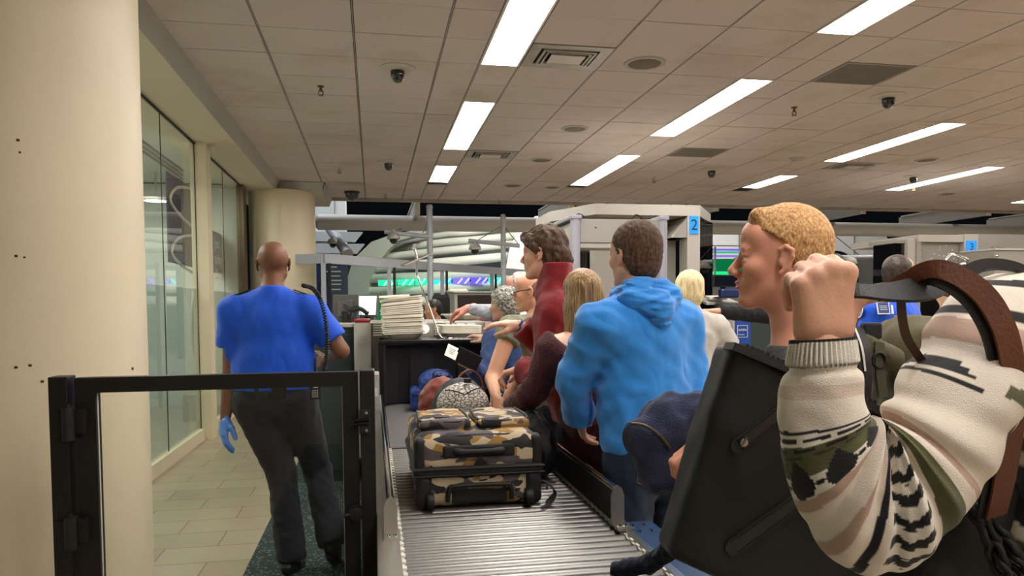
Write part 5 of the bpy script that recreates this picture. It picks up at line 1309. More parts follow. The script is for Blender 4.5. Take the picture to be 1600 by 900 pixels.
hb = blend(P.torso(.024)+[(cone(J['belly'], np.array([J['pelvis'][0], J['pelvis'][1], bz]), .15*P.bw*P.s+.026, .158*P.bw*P.s+.022, P.f, .7), .05)], .03)
soft('hem_band', clip(hb, ((0, 0, bz-.012), (0, 0, -1)), ((0, 0, bz+.045), (0, 0, 1))), .008, m_hood, P.t, 1)
m_hb = hairmat('short_brown', (44, 29, 20), (98, 68, 46), (50, 50, 14), .75)
P.hair(m_hb, .005, t=.010, top=.012, amp=.0022, wl=.02, seed=4, line=[(-.12, -.05), (-.05, -.03), (-.02, -.018), (0, .006), (.03, .016), (.05, .04), (.08, .075), (.1, .09), (.14, .16)], nape=-.078)
P.eyes(brow=m_hb)

# ---- 3. long-haired woman in the dark red sweater
DW = 3.28
m_wine = knit('wine_knit', (74, 30, 33), .9, 110, .35, 90, .85, .03, None)
P = Person('person with long straight blond-brown hair in off-shoulder wine knit sweater', (908, 462, DW), (-.2, 1, 0), (-.12, 1, -.02), bw=.92, skin_=skin('fair', (232, 184, 156)), arms={'L': ((838, 607, DW+.02), (803, 640, DW+.24)), 'R': ((945, 600, DW+.08), (925, 650, DW+.14))}, hands={'L': dict(N=(0, 0, -1), T=(1, 0, 0))}, hs=.98, lean=(-.1, .06))
J = P.J
pA, pB, pC = W(862, 522, DW-.12), W(915, 562, DW-.12), W(880, 512, DW+.3)
nn = np.cross(pB-pA, pC-pA); nn = nn if nn[2] > 0 else -nn
P.top(m_wine, 'sweater', .02, hem=.80*P.s, neck=.2, seed=41, amp=.008, wl=.12, cuff=.012, loose=.03, planes=[(pA, nn)])
P.trousers(m_darkcloth, lo=.0); P.shoes(m_shoe)
sp = [W(876, 528, DW-.07), W(879, 518, DW-.075), W(884, 512, DW-.02)]
MB().ribbon(catmull([J['shL']+up*.05-P.f*.06+P.r*.075-up*.05, J['shL']+up*.066+P.r*.075-P.f*.01, J['shL']+up*.04+P.f*.05+P.r*.075], 6), P.r, .016, .004).build('strap', m_darkcloth, P.t)
m_lh = hairmat('long_blond', (78, 54, 30), (192, 154, 100), (110, 110, 3), .35)
P.hair(m_lh, .005, t=.012, amp=.003, wl=.018, seed=8, stretch=(1, 1, 12), lo=(-.14, -.18, -.32), nape=-.29, line=[(-.35, .02), (-.02, .02), (.03, .03), (.06, .055), (.09, .08), (.13, .16)],
       extra=[(ell((0, -.055, -.10), (.098, .058, .20)), .03), (cone((-.062, -.03, -.05), (-.07, -.06, -.25), .04, .032), .02), (cone((.062, -.03, -.05), (.07, -.06, -.22), .04, .03), .02)])

# ---- 4. tall person in the red fleece jacket
DR = 3.72
m_redj = knit('red_fleece', (132, 18, 28), .5, 300, .1, 18, .95, .3)
P = Person('tall person in red high-collared fleece jacket, tousled brown hair, reaching over the belt', (850, 398, DR), (-.9, .75, 0), (-.95, .6, -.05), bw=.98, skin_=skin('fair2', (222, 170, 146)), hs=.98, jaw=.95, lean=(-.16, .12),
           arms={'L': ((850, 588, DR-.16), (814, 578, DR-.06), (868, 486, DR-.1)), 'R': ((850, 540, DR+.22), (812, 508, DR+.18))},
           hands={'L': dict(D=W(790, 578, DR-.02)-W(812, 574, DR-.06), N=(0, 0, -1), T=(-.2, .6, .3), curl=(.7, .9, .5)), 'R': dict(D=W(770, 503, DR+.2)-W(812, 508, DR+.18), N=(0, .3, -1), T=(0, -.2, -1), curl=(.25, .3, .2), vox=.004)})
J = P.J; N0 = J['neck']
P.top(m_redj, 'fleece_jacket', .022, hem=.845*P.s, neck=.125, seed=51, amp=.008, wl=.12, cuff=.014, loose=.015, extra=[(cone(N0-up*.04-P.f*.01, N0+up*.13-P.f*.025, .086, .078), .03)])
P.trousers(m_navy); P.shoes(m_shoe)
for q in ('R',):
    d = unit(J['wr'+q]-J['el'+q]); MB().tube([J['wr'+q]-d*.02, J['wr'+q]+d*.012], .031, 16).build('watch_band', mat('blue_cuff', (60, 96, 160), .6), P.t)
m_tb = hairmat('tousled_brown', (40, 27, 17), (98, 72, 48), (46, 46, 10), .65)
P.hair(m_tb, .0055, t=.014, top=.012, amp=.007, wl=.05, seed=12, stretch=(1, 1, 2.2), nape=-.07, line=[(-.12, -.02), (-.03, -.01), (0, .016), (.03, .05), (.06, .085), (.09, .12), (.14, .2)],
       extra=[(cone((-.055, .06, .06), (-.078, .085, -.01), .026, .018), .02), (cone((-.078, .085, -.01), (-.07, .09, -.055), .016, .008), .015), (cone((0, .085, .09), (-.06, .088, .03), .028, .022), .02), (cone((-.04, -.1, -.0), (.04, -.1, -.03), .03, .03), .03)])
P.eyes(brow=m_tb)

# ---- 5. man with glasses and bare arm
DG = 4.4
P = Person('balding person with glasses in grey-green tee, bare arm over the bags', (830, 457, DG), (-1, .55, 0), (-1, .35, -.1), bw=1.05, skin_=skin('pink', (222, 168, 138)), arms={'L': ((769, 592, DG-.22), (775, 622, DG-.45), (799, 512, DG-.12)), 'R': ((808, 590, DG+.12), (790, 625, DG+.0))}, hs=1.0, lean=(0, .12))
P.top(knit('sage_tee', (138, 140, 118), .2, 300, .05), 'tee_shirt', .012, hem=.86*P.s, sleeve=('short', 'short'), short=.28, seed=61, neck=.02)
P.trousers(m_navy); P.shoes(m_shoe)
P.hair(hairmat('cropped_grey', (110, 92, 76), (168, 146, 124), (40, 40, 20)), .006, t=.004, amp=.001, line=[(-.12, -.05), (-.03, -.02), (.0, .0), (.03, -.005), (.06, -.04), (.13, -.12)], nape=-.075)
m_wire = mat('spectacle_wire', (40, 36, 34), .3, .6)
def glasses(P):
    s = MB()
    for sg in (-1, 1):
        s.tube([P.H(sg*.033+.019*math.cos(a), .102, .006+.015*math.sin(a)) for a in np.linspace(0, 2*math.pi, 16, endpoint=False)], .0018*P.s, 5, closed=True)
        s.tube([P.H(sg*.052, .1, .01), P.H(sg*.078, .06, .014), P.H(sg*.082, -.005, .016), P.H(sg*.08, -.02, .002)], .0022*P.s, 6)
    s.tube([P.H(-.014, .104, .01), P.H(0, .107, .013), P.H(.014, .104, .01)], .0018*P.s, 5); s.build('glasses', m_wire, P.t)
glasses(P); P.eyes()

# ---- 6. curly grey-haired person in denim shirt with passport
DC = 5.05
P = Person('person with curly grey hair in denim-blue shirt holding out a passport', (788, 478, DC), (-.8, 1, 0), (-1, .7, 0), bw=.95, lean=(-.05, .16), skin_=skin('fair3', (216, 164, 138)), hs=1.0,
           arms={'L': ((757, 592, DC-.3), (735, 572, DC-.38)), 'R': ((785, 560, DC+.12), (763, 531, DC+.1))},
           hands={'L': dict(D=W(716, 563, DC-.42)-W(735, 570, DC-.38), N=(0, .3, 1), T=(0, -1, .4), curl=(.6, .6, .4)), 'R': dict(D=W(742, 522, DC+.14)-W(763, 531, DC+.1), N=(0, .2, -1), T=(0, -1, -.2), curl=(.3, .4, .2))})
P.top(knit('denim_shirt', (46, 68, 112), .4, 350, .12, 20), 'denim_shirt', .02, hem=.82*P.s, neck=.05, seed=71, amp=.007, wl=.1, loose=.02)
P.trousers(m_navy); P.shoes(m_shoe)
P.hair(hairmat('curly_grey', (70, 68, 64), (190, 186, 176), (26, 26, 26)), .0055, t=.020, top=.006, amp=.010, wl=.024, seed=15, ridged=True, nape=-.085, line=[(-.12, -.03), (-.02, -.01), (.0, .02), (.04, .05), (.07, .085), (.13, .2)])
P.eyes()
hx_ = P.J['wrL']
t = thing('passport', 'dark passport with a white boarding card held out over the belt', 'passport', tuple(W(728, 560, DC-.45)))
c = W(731, 561, DC-.455); xd = unit(W(760, 574, DC-.45)-W(715, 552, DC-.45)); zd = unit(np.cross(xd, [0, 1, .2])); zd = zd if zd[2] > 0 else -zd; nd = np.cross(xd, zd)
MB().obox(c, xd*.08, nd*.004, zd*.05, .002).build('cover', mat('passport_black', (24, 25, 30), .5), t)
zd = unit(zd+np.array([0, .9, 0])); nd = np.cross(xd, zd); nd = nd if nd[2] < 0 else -nd
c2 = W(706, 550, DC-.47); MB().obox(c2, unit(xd+np.array([0, 0, .0]))*.038, nd*.002, zd*.046, .001).build('boarding_card', mat('card_white', (238, 234, 224), .6), t)
s = MB()
for i in range(4): s.obox(c2+zd*(.02-.012*i)-nd*.0025, xd*(.022-.003*i), nd*.0006, zd*.0018)
s.build('printed_lines', mat('print_grey', (130, 128, 124), .7), t)

# ---- 7. white-haired person in striped shirt reaching for a bin
DS = 5.5
P = Person('white-haired person in pale striped shirt stretching an arm over the bins', (811, 452, DS), (-1, .5, 0), (-1, .3, -.1), bw=1.0, skin_=skin('rosy', (224, 160, 140)), hs=1.0,
           arms={'L': ((768, 488, DS-.35), (735, 480, DS-.3), (800, 500, DS-.1)), 'R': ((822, 580, DS+.1), (818, 630, DS))}, hands={'L': dict(D=W(708, 488, DS-.25)-W(735, 480, DS-.3), N=(0, .2, -1), T=(-.2, -.5, -1), curl=(.45, .5, .2), s=1.15)})
def stripes(Pt):
    c = np.array(s2l((176, 182, 200))); d = np.array(s2l((206, 208, 216))); w_ = (np.sin(Pt[:, 2]*520+Pt[:, 0]*90) > 0)[:, None]; return np.where(w_, c, d)
P.top(vcol_mat('striped_shirting', .8), 'striped_shirt', .014, neck=.045, seed=81, pattern=stripes, amp=.006, wl=.08)
P.trousers(m_navy); P.shoes(m_shoe)
P.hair(hairmat('white', (150, 140, 128), (226, 222, 212), (30, 30, 14)), .006, t=.012, amp=.004, wl=.03, seed=18, line=[(-.12, -.04), (-.02, -.015), (.0, .012), (.03, .02), (.06, .03), (.13, .03)], nape=-.075)
glasses(P); P.eyes()

# ---- 8. dark-haired operator behind the scanner
DT = 8.35
P = Person('dark-haired operator in navy shirt behind the scanner, face turned left', (677, 484, DT), (-1, -.15, 0), (-1, -.1, -.15), bw=.98, skin_=skin('olive', (198, 142, 106)), hs=1.05)
P.top(m_navy, 'navy_shirt', .014, neck=.05, seed=91); P.trousers(m_navy); P.shoes(m_shoe)
m_bk = hairmat('black', (14, 12, 12), (40, 34, 30)); P.hair(m_bk, .006, t=.006, amp=.0015, seed=3); P.eyes(brow=m_bk)
t = thing('office_chair', 'dark tall-backed chair behind the dark-haired operator', 'chair', tuple(np.array([1, 1, 0])*W(690, 480, 9.0)))
c = W(689, 482, 9.1)
MB().obox(c, np.array([.11, 0, 0]), np.array([0, .04, 0]), np.array([0, 0, .17]), .05).build('backrest', m_darkcloth, t, True)
MB().obox(c*np.array([1, 1, 0])+np.array([0, -.12, .62]), np.array([.22, 0, 0]), np.array([0, .22, 0]), np.array([0, 0, .04]), .03).build('seat', m_darkcloth, t, True)
MB().bar(c-up*.1, c*np.array([1, 1, 0])+np.array([0, 0, .6]), .06, .03).build('back_bar', m_rubber, t); cb = c*np.array([1, 1, 0])+np.array([0, -.2, 0])
MB().cyl(cb+up*.05, cb+up*.6, .03).build('column', m_steel, t)
for k in range(5): MB().bar(cb+up*.06, cb+np.array([.28*math.cos(k*1.2566), .28*math.sin(k*1.2566), .03]), .04, .03).build('leg', m_rubber, t)

# ---- 9. blond-white haired person in the white tee
DB = 4.72
P = Person('person with bleached blond bob in plain off-white tee, seen from behind', (1077, 453, DB), (.05, 1, 0), (.15, 1, -.05), bw=.98, skin_=skin('fair4', (222, 172, 148)), hs=.98,
           arms={'R': ((1145, 552, DB+.05), (1175, 560, DB+.25)), 'L': ((1035, 560, DB+.1), (1030, 600, DB+.3))})
P.top(knit('off_white_tee', (186, 181, 172), .15, 400, .03), 'tee_shirt', .016, hem=1.5-.125*4.72*1.0/1.15*1.02 if False else .985, sleeve=('short', 'short'), short=.75, neck=.03, seed=101, amp=.007, wl=.13, loose=.015)
P.trousers(m_maroon, waist=1.1); P.shoes(m_shoe)
P.hair(hairmat('bleached', (190, 164, 112), (244, 228, 186), (60, 60, 5)), .0055, t=.016, amp=.004, wl=.03, seed=19, stretch=(1, 1, 4), nape=-.105, line=[(-.2, .0), (-.02, .0), (.0, .02), (.04, .05), (.07, .085), (.13, .2)], extra=[(ell((0, -.05, -.04), (.075, .06, .085)), .03)])
s = MB()
for a0 in range(3):
    q = P.J['elR']+(P.J['wrR']-P.J['elR'])*(.2+.2*a0)
    s.lathe((0, 0, 0), [(.044-.003*a0, -.006), (.0445-.003*a0, .006)], 20, caps=False); d = unit(P.J['wrR']-P.J['elR']); B = basis(d)
    vs = [v for v in s.bm.verts][-40:]; bmesh.ops.transform(s.bm, matrix=Matrix(((B[0, 0], B[0, 2], B[0, 1], q[0]), (B[1, 0], B[1, 2], B[1, 1], q[1]), (B[2, 0], B[2, 2], B[2, 1], q[2]), (0, 0, 0, 1))), verts=vs)
s.build('tattoo', mat('tattoo_ink', (70, 66, 72), .6), P.t)

# ---- 10. black-sleeved person mostly behind the blond man
DK = 5.4
P = Person('dark-haired person behind the blond man, black sleeve stretched out to the left', (1297, 425, DK), (-.8, .6, 0), (-.6, 1, 0), bw=1.0, skin_=skin('tan', (214, 160, 130)), arms={'L': ((1200, 492, DK-.05), (1122, 487, DK-.1), (1268, 490, DK-.05)), 'R': ((1330, 560, DK), (1325, 620, DK))}, hands={'L': dict(N=(0, 0, -1), T=(0, 1, 0))})
P.top(m_darkcloth, 'black_sweater', .016, neck=.04, seed=111); P.trousers(m_darkcloth); P.shoes(m_shoe)
P.hair(hairmat('dark_brown', (34, 24, 16), (78, 58, 38)), .006, t=.010, amp=.003, seed=5)

# ---- 11. officer on the right, chest towards the camera
DQ = 4.95
P = Person('officer in blue uniform shirt with round arm patch, behind the hand strap at right', (1404, 428, DQ), (.5, -1, 0), (1, .25, -.05), bw=1.14, skin_=skin('med', (206, 150, 118)), hs=1.0, arms={'R': ((1345, 560, DQ+.0), (1360, 620, DQ-.2)), 'L': ((1452, 560, DQ-.15), (1440, 600, DQ-.3))})
P.top(m_royal, 'uniform_shirt', .013, hem=.96*P.s, sleeve=('short', 'short'), short=.75, neck=.04, seed=121, amp=.005, wl=.12, extra=[(cone(P.J['neck']-up*.03, P.J['neck']+up*.04, .072, .066), .02)])
P.trousers(m_navy); P.shoes(m_shoe); mh = hairmat('cropped_dark', (30, 22, 18), (70, 54, 42), (40, 40, 20)); P.hair(mh, .006, t=.005, amp=.001, line=[(-.12, -.05), (-.03, -.02), (-.01, .006), (.03, .018), (.06, .04), (.09, .06), (.13, .1)]); P.eyes(brow=mh)
# the badge, patch and name plate are thin pieces seated on the cloth
nrm = unit(np.array([.5, -1, 0])); sd = unit(np.cross(nrm, up))*-1
def onto(P, u, v, d, push):
    """point where the ray meets the shirt, found by marching the cloth field"""
    f = blend(P.torso(.016)+P.arm('R', .018)+P.arm('L', .018), .03); r = ray(u, v); t_ = d-.6
    for _ in range(60):
        p = np.array([0, 0, EYE])+r*t_; dd = float(f(p[None].astype(np.float32))[0])
        if dd < .001: break
        t_ += max(dd*.7, .001)
    e = 1e-3; g = np.array([float(f((p+np.eye(3)[i]*e)[None].astype(np.float32))[0])-float(f((p-np.eye(3)[i]*e)[None].astype(np.float32))[0]) for i in range(3)]); g = unit(g); return p+g*push, g
p, g = onto(P, 1347, 487, DQ, .012); x_ = unit(np.cross(up, g)); y_ = np.cross(g, x_)
def disc(name, c, g, r, th, m, parent, n=24):
    x_ = unit(np.cross(up, g)); y_ = np.cross(g, x_); s = MB(); s.prism([c+(x_*math.cos(a)+y_*math.sin(a))*r for a in np.linspace(0, 2*math.pi, n, endpoint=False)], g*th); return s.build(name, m, parent)
ap_ = disc('arm_patch', p, g, .045, .003, m_whitepl, P.t); disc('patch_emblem', p+g*.003, g, .037, .001, mat('patch_grey', (120, 128, 140), .7), ap_); disc('patch_centre', p+g*.004, g, .02, .001, m_whitepl, ap_)
s = MB()
for a in (-1, 1): s.prism([p+g*.0052+x_*a*.002, p+g*.0052+x_*a*.022+y_*.012, p+g*.0052+x_*a*.018-y_*.002, p+g*.0052+x_*a*.01-y_*.012], g*.0008)
s.build('patch_eagle', mat('patch_navy', (36, 46, 80), .7), ap_)
p, g = onto(P, 1379, 482, DQ, .008); x_ = unit(np.cross(up, g)); y_ = np.cross(g, x_)
bh_ = MB().obox(p, x_*.04, g*.004, y_*.042, .002).build('badge_holder', m_whitepl, P.t); MB().obox(p+g*.005, x_*.034, g*.001, y_*.035).build('badge_card', mat('badge_blue', (34, 62, 120), .4), bh_)
MB().obox(p+x_*.055-y_*.012+g*.002, x_*.006, g*.006, y_*.03, .003).build('pen', m_whitepl, P.t)
s = MB()
for i in range(3): s.obox(p+g*.0065+y_*(.012-.012*i), x_*.024, g*.0006, y_*.0025)
s.build('badge_lines', m_ltgrey, bh_)
p, g = onto(P, 1402, 495, DQ, .008); x_ = unit(np.cross(up, g)); y_ = np.cross(g, x_); MB().obox(p, x_*.032, g*.003, y_*.008, .002).build('name_plate', mat('brass_plate', (150, 140, 116), .35, .6), P.t)

# ---- 12. green tee with orange print, partly behind the striped sweater
DN = 4.1
P = Person('person in bright green tee with orange print, bent behind the striped sweater', (1496, 468, DN), (-.7, .7, 0), (-.6, .6, -.5), bw=1.05, skin_=skin('fair', (232, 184, 156)), arms={'L': ((1424, 560, DN-.1), (1418, 600, DN+.05)), 'R': ((1530, 570, DN), (1520, 620, DN+.1))}, lean=(-.05, .08))
def greenprint(Pt):
    n = vnoise(5, .07); c = np.tile(np.array(s2l((34, 176, 64))), (len(Pt), 1)); q = P.J['shL']*.5+P.J['neck']*.5-P.f*.1-up*.05; d = np.linalg.norm(Pt-q, axis=1)+.02*n(Pt.astype(np.float32))
    c[d < .12] = s2l((240, 140, 30)); c[d < .06] = s2l((236, 214, 60)); return c
P.top(vcol_mat('green_tee_cloth', .8), 'tee_shirt', .016, sleeve=('short', 'short'), neck=.03, seed=131, pattern=greenprint); P.trousers(m_darkcloth); P.shoes(m_shoe); P.hair(hairmat('brown2', (50, 34, 22), (100, 72, 48)), .006, t=.010, amp=.003)
# ================================================================== BAGS ON THE CONVEYOR
def camo():
    m = mat('camouflage_print', (150, 130, 96), .7, bump=.3, bscale=500); nt = m.node_tree; b = nt.nodes['Principled BSDF']; tc = nt.nodes.new('ShaderNodeTexCoord'); prev = None
    base = (188, 168, 138)
    layers = [((150, 112, 52), 7.0, (0, 0, 0), .545), ((84, 74, 78), 6.0, (3, 1, 5), .54), ((30, 27, 27), 6.5, (9, 4, 2), .58)]
    col = nt.nodes.new('ShaderNodeRGB'); col.outputs[0].default_value = (*s2l(base), 1); prev = col.outputs[0]
    for rgb, sc, off, th in layers:
        mp = nt.nodes.new('ShaderNodeMapping'); mp.inputs['Location'].default_value = off; mp.inputs['Scale'].default_value = (1, 1.1, 1.6); nt.links.new(tc.outputs['Object'], mp.inputs[0])
        n = nt.nodes.new('ShaderNodeTexNoise'); n.inputs['Scale'].default_value = sc*1.3; n.inputs['Detail'].default_value = 2.2; n.inputs['Roughness'].default_value = .45; n.inputs['Distortion'].default_value = .6; nt.links.new(mp.outputs[0], n.inputs['Vector'])
        c = nt.nodes.new('ShaderNodeMath'); c.operation = 'GREATER_THAN'; c.inputs[1].default_value = th; nt.links.new(n.outputs['Fac'], c.inputs[0])
        x = nt.nodes.new('ShaderNodeMixRGB'); x.inputs[2].default_value = (*s2l(rgb), 1); nt.links.new(c.outputs[0], x.inputs[0]); nt.links.new(prev, x.inputs[1]); prev = x.outputs[0]
    nt.links.new(prev, b.inputs['Base Color']); return m
m_camo = camo(); m_nylon = mat('black_nylon', (26, 26, 28), .6, bump=.3, bscale=400)
# camouflage suitcase lying on its back, base towards the camera
SX0, SX1, SY0, SY1 = .145, .615, 2.70, 3.38
t = thing('suitcase', 'camouflage wheeled suitcase lying flat on the rollers', 'suitcase', ((SX0+SX1)/2, (SY0+SY1)/2, BZ))
xm, ym = (SX0+SX1)/2, (SY0+SY1)/2; hx, hy = (SX1-SX0)/2, (SY1-SY0)/2
sag = folds(201, .005, .2)
soft('lower_shell', rough(rbox((xm, ym, BZ+.072), (hx-.006, hy, .068), .035), sag), .008, m_camo, t)
f = rough(blend([rbox((xm, ym, BZ+.20), (hx, hy, .075), .05), (rbox((xm, ym+.03, BZ+.235), (hx-.06, hy-.08, .055), .05), .03)], .02), sag); soft('upper_shell', f, .008, m_camo, t)
zb_ = soft('zip_band', rbox((xm, ym, BZ+.138), (hx+.012, hy+.012, .023), .02), .007, m_nylon, t)
s = MB(); 
for dz in (-.012, .012): s.tube([(SX0-.012, SY0-.014, BZ+.138+dz), (SX1+.012, SY0-.014, BZ+.138+dz)], .0035, 6)
s.build('zipper', m_rubber, zb_)
for x in (SX0+.028, SX1-.028):
    soft('corner_guard', rbox((x, SY0+.02, BZ+.068), (.032, .034, .066), .025), .006, m_nylon, t)
    soft('corner_piping', rbox((x+(.014 if x > xm else -.014), SY0+.03, BZ+.205), (.022, .035, .062), .02), .006, m_nylon, t)
soft('grab_handle', blend([cone((xm-.075, SY0-.014, BZ+.212), (xm+.075, SY0-.014, BZ+.212), .011, .011), cone((xm-.085, SY0-.004, BZ+.212), (xm-.07, SY0-.012, BZ+.212), .016, .013), cone((xm+.085, SY0-.004, BZ+.212), (xm+.07, SY0-.012, BZ+.212), .016, .013)], .01), .005, m_nylon, t)
soft('handle_patch', rbox((xm, SY0+.004, BZ+.212), (.135, .012, .024), .008), .006, m_nylon, t)
s = MB(); s.tube(catmull([(xm-.12, SY0-.012, BZ+.03), (xm-.115, SY0-.018, BZ+.075), (xm-.09, SY0-.02, BZ+.088), (xm+.09, SY0-.02, BZ+.088), (xm+.115, SY0-.018, BZ+.075), (xm+.12, SY0-.012, BZ+.03)], 6), .0085, 8); s.build('bottom_handle', m_rubber, t, True)
soft('handle_recess', rbox((xm, SY0+.004, BZ+.045), (.105, .008, .03), .006), .006, m_nylon, t)
for x in (SX0+.05, SX1-.05): MB().lathe((x, SY0-.012, BZ+.034), [(.03, -.014), (.033, -.008), (.033, .008), (.03, .014)], 24, axis='x').build('wheel', m_rubber, t, False, 40)
for x, w_ in ((xm-.115, .1), (xm+.115, .105)):
    fp_ = soft('front_pocket', rough(rbox((x, ym-.08, BZ+.29), (w_, .15, .022), .02), sag), .007, m_camo, t)
    pts = [(x-w_+.01, ym+.06, BZ+.312), (x-w_+.002, ym-.14, BZ+.31), (x-w_+.03, ym-.215, BZ+.305), (x+w_-.03, ym-.215, BZ+.305), (x+w_-.002, ym-.14, BZ+.31), (x+w_-.01, ym+.06, BZ+.312)]
    MB().tube(catmull(pts, 6), .006, 6).build('pocket_zipper', m_rubber, fp_, True)
MB().box((xm-.15, ym-.17, BZ+.312), (xm-.09, ym-.12, BZ+.318), .002).build('brand_patch', m_nylon, t)
MB().tube(catmull([(SX0+.03, ym+.25, BZ+.27), (SX0+.04, ym-.25, BZ+.265), (xm, SY0+.03, BZ+.268), (SX1-.04, ym-.25, BZ+.265), (SX1-.03, ym+.25, BZ+.27)], 8), .005, 6).build('lid_zipper', m_rubber, t, True)
# luggage tag
t = thing('luggage_tag', 'black luggage strap end lying beside the suitcase', 'luggage tag', (SX1+.02, SY0, BZ+.03))
s = MB().ribbon(catmull([(SX1-.0, SY0+.015, BZ+.085), (SX1+.03, SY0-.01, BZ+.075), (SX1+.045, SY0-.03, BZ+.045), (SX1+.01, SY0-.06, BZ+.012), (SX1-.02, SY0-.085, BZ+.006)], 6), (0, .8, .3), [.012]*8+[.03]*10+[.012]*7, .004); s.build('strap', m_nylon, t)
MB().tube(catmull([(SX1-.005, SY0-.0, BZ+.09), (SX1+.02, SY0-.015, BZ+.08), (SX1+.015, SY0-.03, BZ+.06)], 5), .004, 6).build('loop', m_rubber, t, True)
# black duffel right of the suitcase
t = thing('duffel_bag', 'black lumpy bag squeezed between the suitcase and the right guard', 'bag', (.70, 3.2, BZ))
soft('body', rough(blend([ell((.694, 3.26, BZ+.145), (.066, .22, .138)), (ell((.694, 3.1, BZ+.125), (.06, .13, .115)), .05)], .05), folds(211, .012, .09)), .008, m_nylon, t)
MB().tube(catmull([(.66, 3.42, BZ+.26), (.70, 3.25, BZ+.285), (.745, 3.1, BZ+.22), (.765, 3.02, BZ+.12)], 7), .009, 8).build('strap', m_rubber, t, True)
MB().ribbon(catmull([(.63, 3.03, BZ+.2), (.69, 3.0, BZ+.2), (.755, 3.05, BZ+.16)], 6), (0, 0, 1), .026, .005).build('side_strap', m_rubber, t)
# patterned backpack behind the suitcase
def scribble():
    m = mat('white_scribble_print', (206, 200, 190), .7); nt = m.node_tree; b = nt.nodes['Principled BSDF']; tc = nt.nodes.new('ShaderNodeTexCoord')
    n = nt.nodes.new('ShaderNodeTexVoronoi'); n.feature = 'DISTANCE_TO_EDGE'; n.inputs['Scale'].default_value = 38; mp = nt.nodes.new('ShaderNodeMapping'); mp.inputs['Scale'].default_value = (1, 1, 2.2); nt.links.new(tc.outputs['Object'], mp.inputs[0]); nt.links.new(mp.outputs[0], n.inputs['Vector'])
    r = nt.nodes.new('ShaderNodeValToRGB'); r.color_ramp.elements[0].position = .05; r.color_ramp.elements[1].position = .16; r.color_ramp.elements[0].color = (*s2l((96, 88, 84)), 1); r.color_ramp.elements[1].color = (*s2l((214, 208, 198)), 1)
    nt.links.new(n.outputs['Distance'], r.inputs[0]); nt.links.new(r.outputs[0], b.inputs['Base Color']); return m
c = W(722, 640, 4.0); c[2] = BZ
t = thing('backpack', 'backpack with white scribble-print front lying behind the suitcase', 'backpack', tuple(c))
m_char = mat('charcoal_nylon', (52, 54, 56), .7, bump=.3, bscale=300)
soft('body', rough(blend([ell(c+np.array([0, .08, .17]), (.155, .2, .185)), (rbox(c+np.array([0, -.02, .1]), (.15, .15, .10), .05), .05)], .05), folds(221, .006, .12)), .007, m_char, t)
soft('front_panel', rough(ell(c+np.array([0.0, -.035, .225]), (.14, .13, .115)), folds(222, .003, .08)), .006, scribble(), t)
s = MB()
for pts in ([(-.115, -.09, .25), (-.04, -.14, .27), (.04, -.135, .31), (.1, -.09, .32)], [(.115, -.09, .25), (.04, -.14, .265), (-.04, -.135, .305), (-.1, -.09, .31)]): s.tube(catmull([c+np.array(p) for p in pts], 6), .0035, 6)
s.build('bungee_cord', m_rubber, t, True)
MB().box(c+np.array([.0, -.1, .345]), c+np.array([.04, -.07, .37]), .006).build('cord_lock', m_rubber, t)
MB().tube(catmull([c+np.array([-.14, -.1, .1]), c+np.array([-.13, -.14, .15]), c+np.array([-.12, .02, .17])], 6), .006, 6).build('zipper', m_whitepl, t, True)
# rust-red shoulder bag with loop handle behind the backpack
c2 = W(705, 632, 4.42); c2[2] = BZ; m_rust = mat('rust_leather', (128, 62, 50), .5, bump=.3, bscale=120)
t = thing('shoulder_bag', 'rust-red leather bag with arched handle behind the scribble backpack', 'bag', tuple(c2))
soft('body', rough(blend([ell(c2+np.array([-.055, 0, .16]), (.14, .1, .17)), (ell(c2+np.array([.08, 0, .1]), (.13, .1, .10)), .05)], .05), folds(231, .008, .1)), .008, m_rust, t)
MB().ribbon(catmull([c2+np.array(p) for p in [(.03, -.04, .28), (.05, -.05, .34), (.11, -.05, .372), (.17, -.05, .33), (.2, -.04, .22)]], 8), (0, 1, 0), .035, .008).build('handle', m_rust, t)
# royal blue duffel at the tunnel mouth
c3 = W(677, 633, 5.38); c3[2] = BZ; m_rb = mat('royal_blue_nylon', (16, 48, 116), .5, bump=.35, bscale=160)
t = thing('gym_bag', 'royal blue bag standing at the tunnel mouth on the belt', 'bag', tuple(c3))
soft('body', rough(blend([rbox(c3+np.array([.02, 0, .13]), (.12, .12, .128), .05), (ell(c3+np.array([.02, 0, .2]), (.105, .12, .095)), .04)], .04), folds(241, .008, .1)), .007, m_rb, t)
soft('side_pocket', rough(rbox(c3+np.array([-.125, -.01, .085]), (.04, .1, .085), .03), folds(242, .006, .08)), .007, m_rb, t)
MB().ribbon(catmull([c3+np.array(p) for p in [(-.01, -.1, .25), (.0, -.12, .285), (.05, -.125, .295), (.1, -.12, .285), (.12, -.1, .2)]], 6), (0, 1, 0), .03, .006).build('handle', m_rb, t)
MB().box(c3+np.array([.0, -.128, .2]), c3+np.array([.04, -.118, .235]), .004).build('buckle', m_steel, t)
MB().ribbon(catmull([c3+np.array(p) for p in [(.02, -.122, .0+.02), (.022, -.13, .12), (.02, -.125, .22)]], 5), (1, 0, 0), .022, .004).build('webbing', m_rb, t)
# white slip of paper by the bags
p = W(775, 618, 4.3); t = thing('paper_slip', 'small white paper sticking out beside the scribble backpack', 'paper', (p[0], p[1], BZ))
s = MB().prism([W(766, 612, 4.25), W(773, 606, 4.25), W(785, 616, 4.25), W(767, 622, 4.25)], np.array([0, .002, 0])); o = s.build('sheet', mat('slip_white', (240, 236, 226), .6), t)
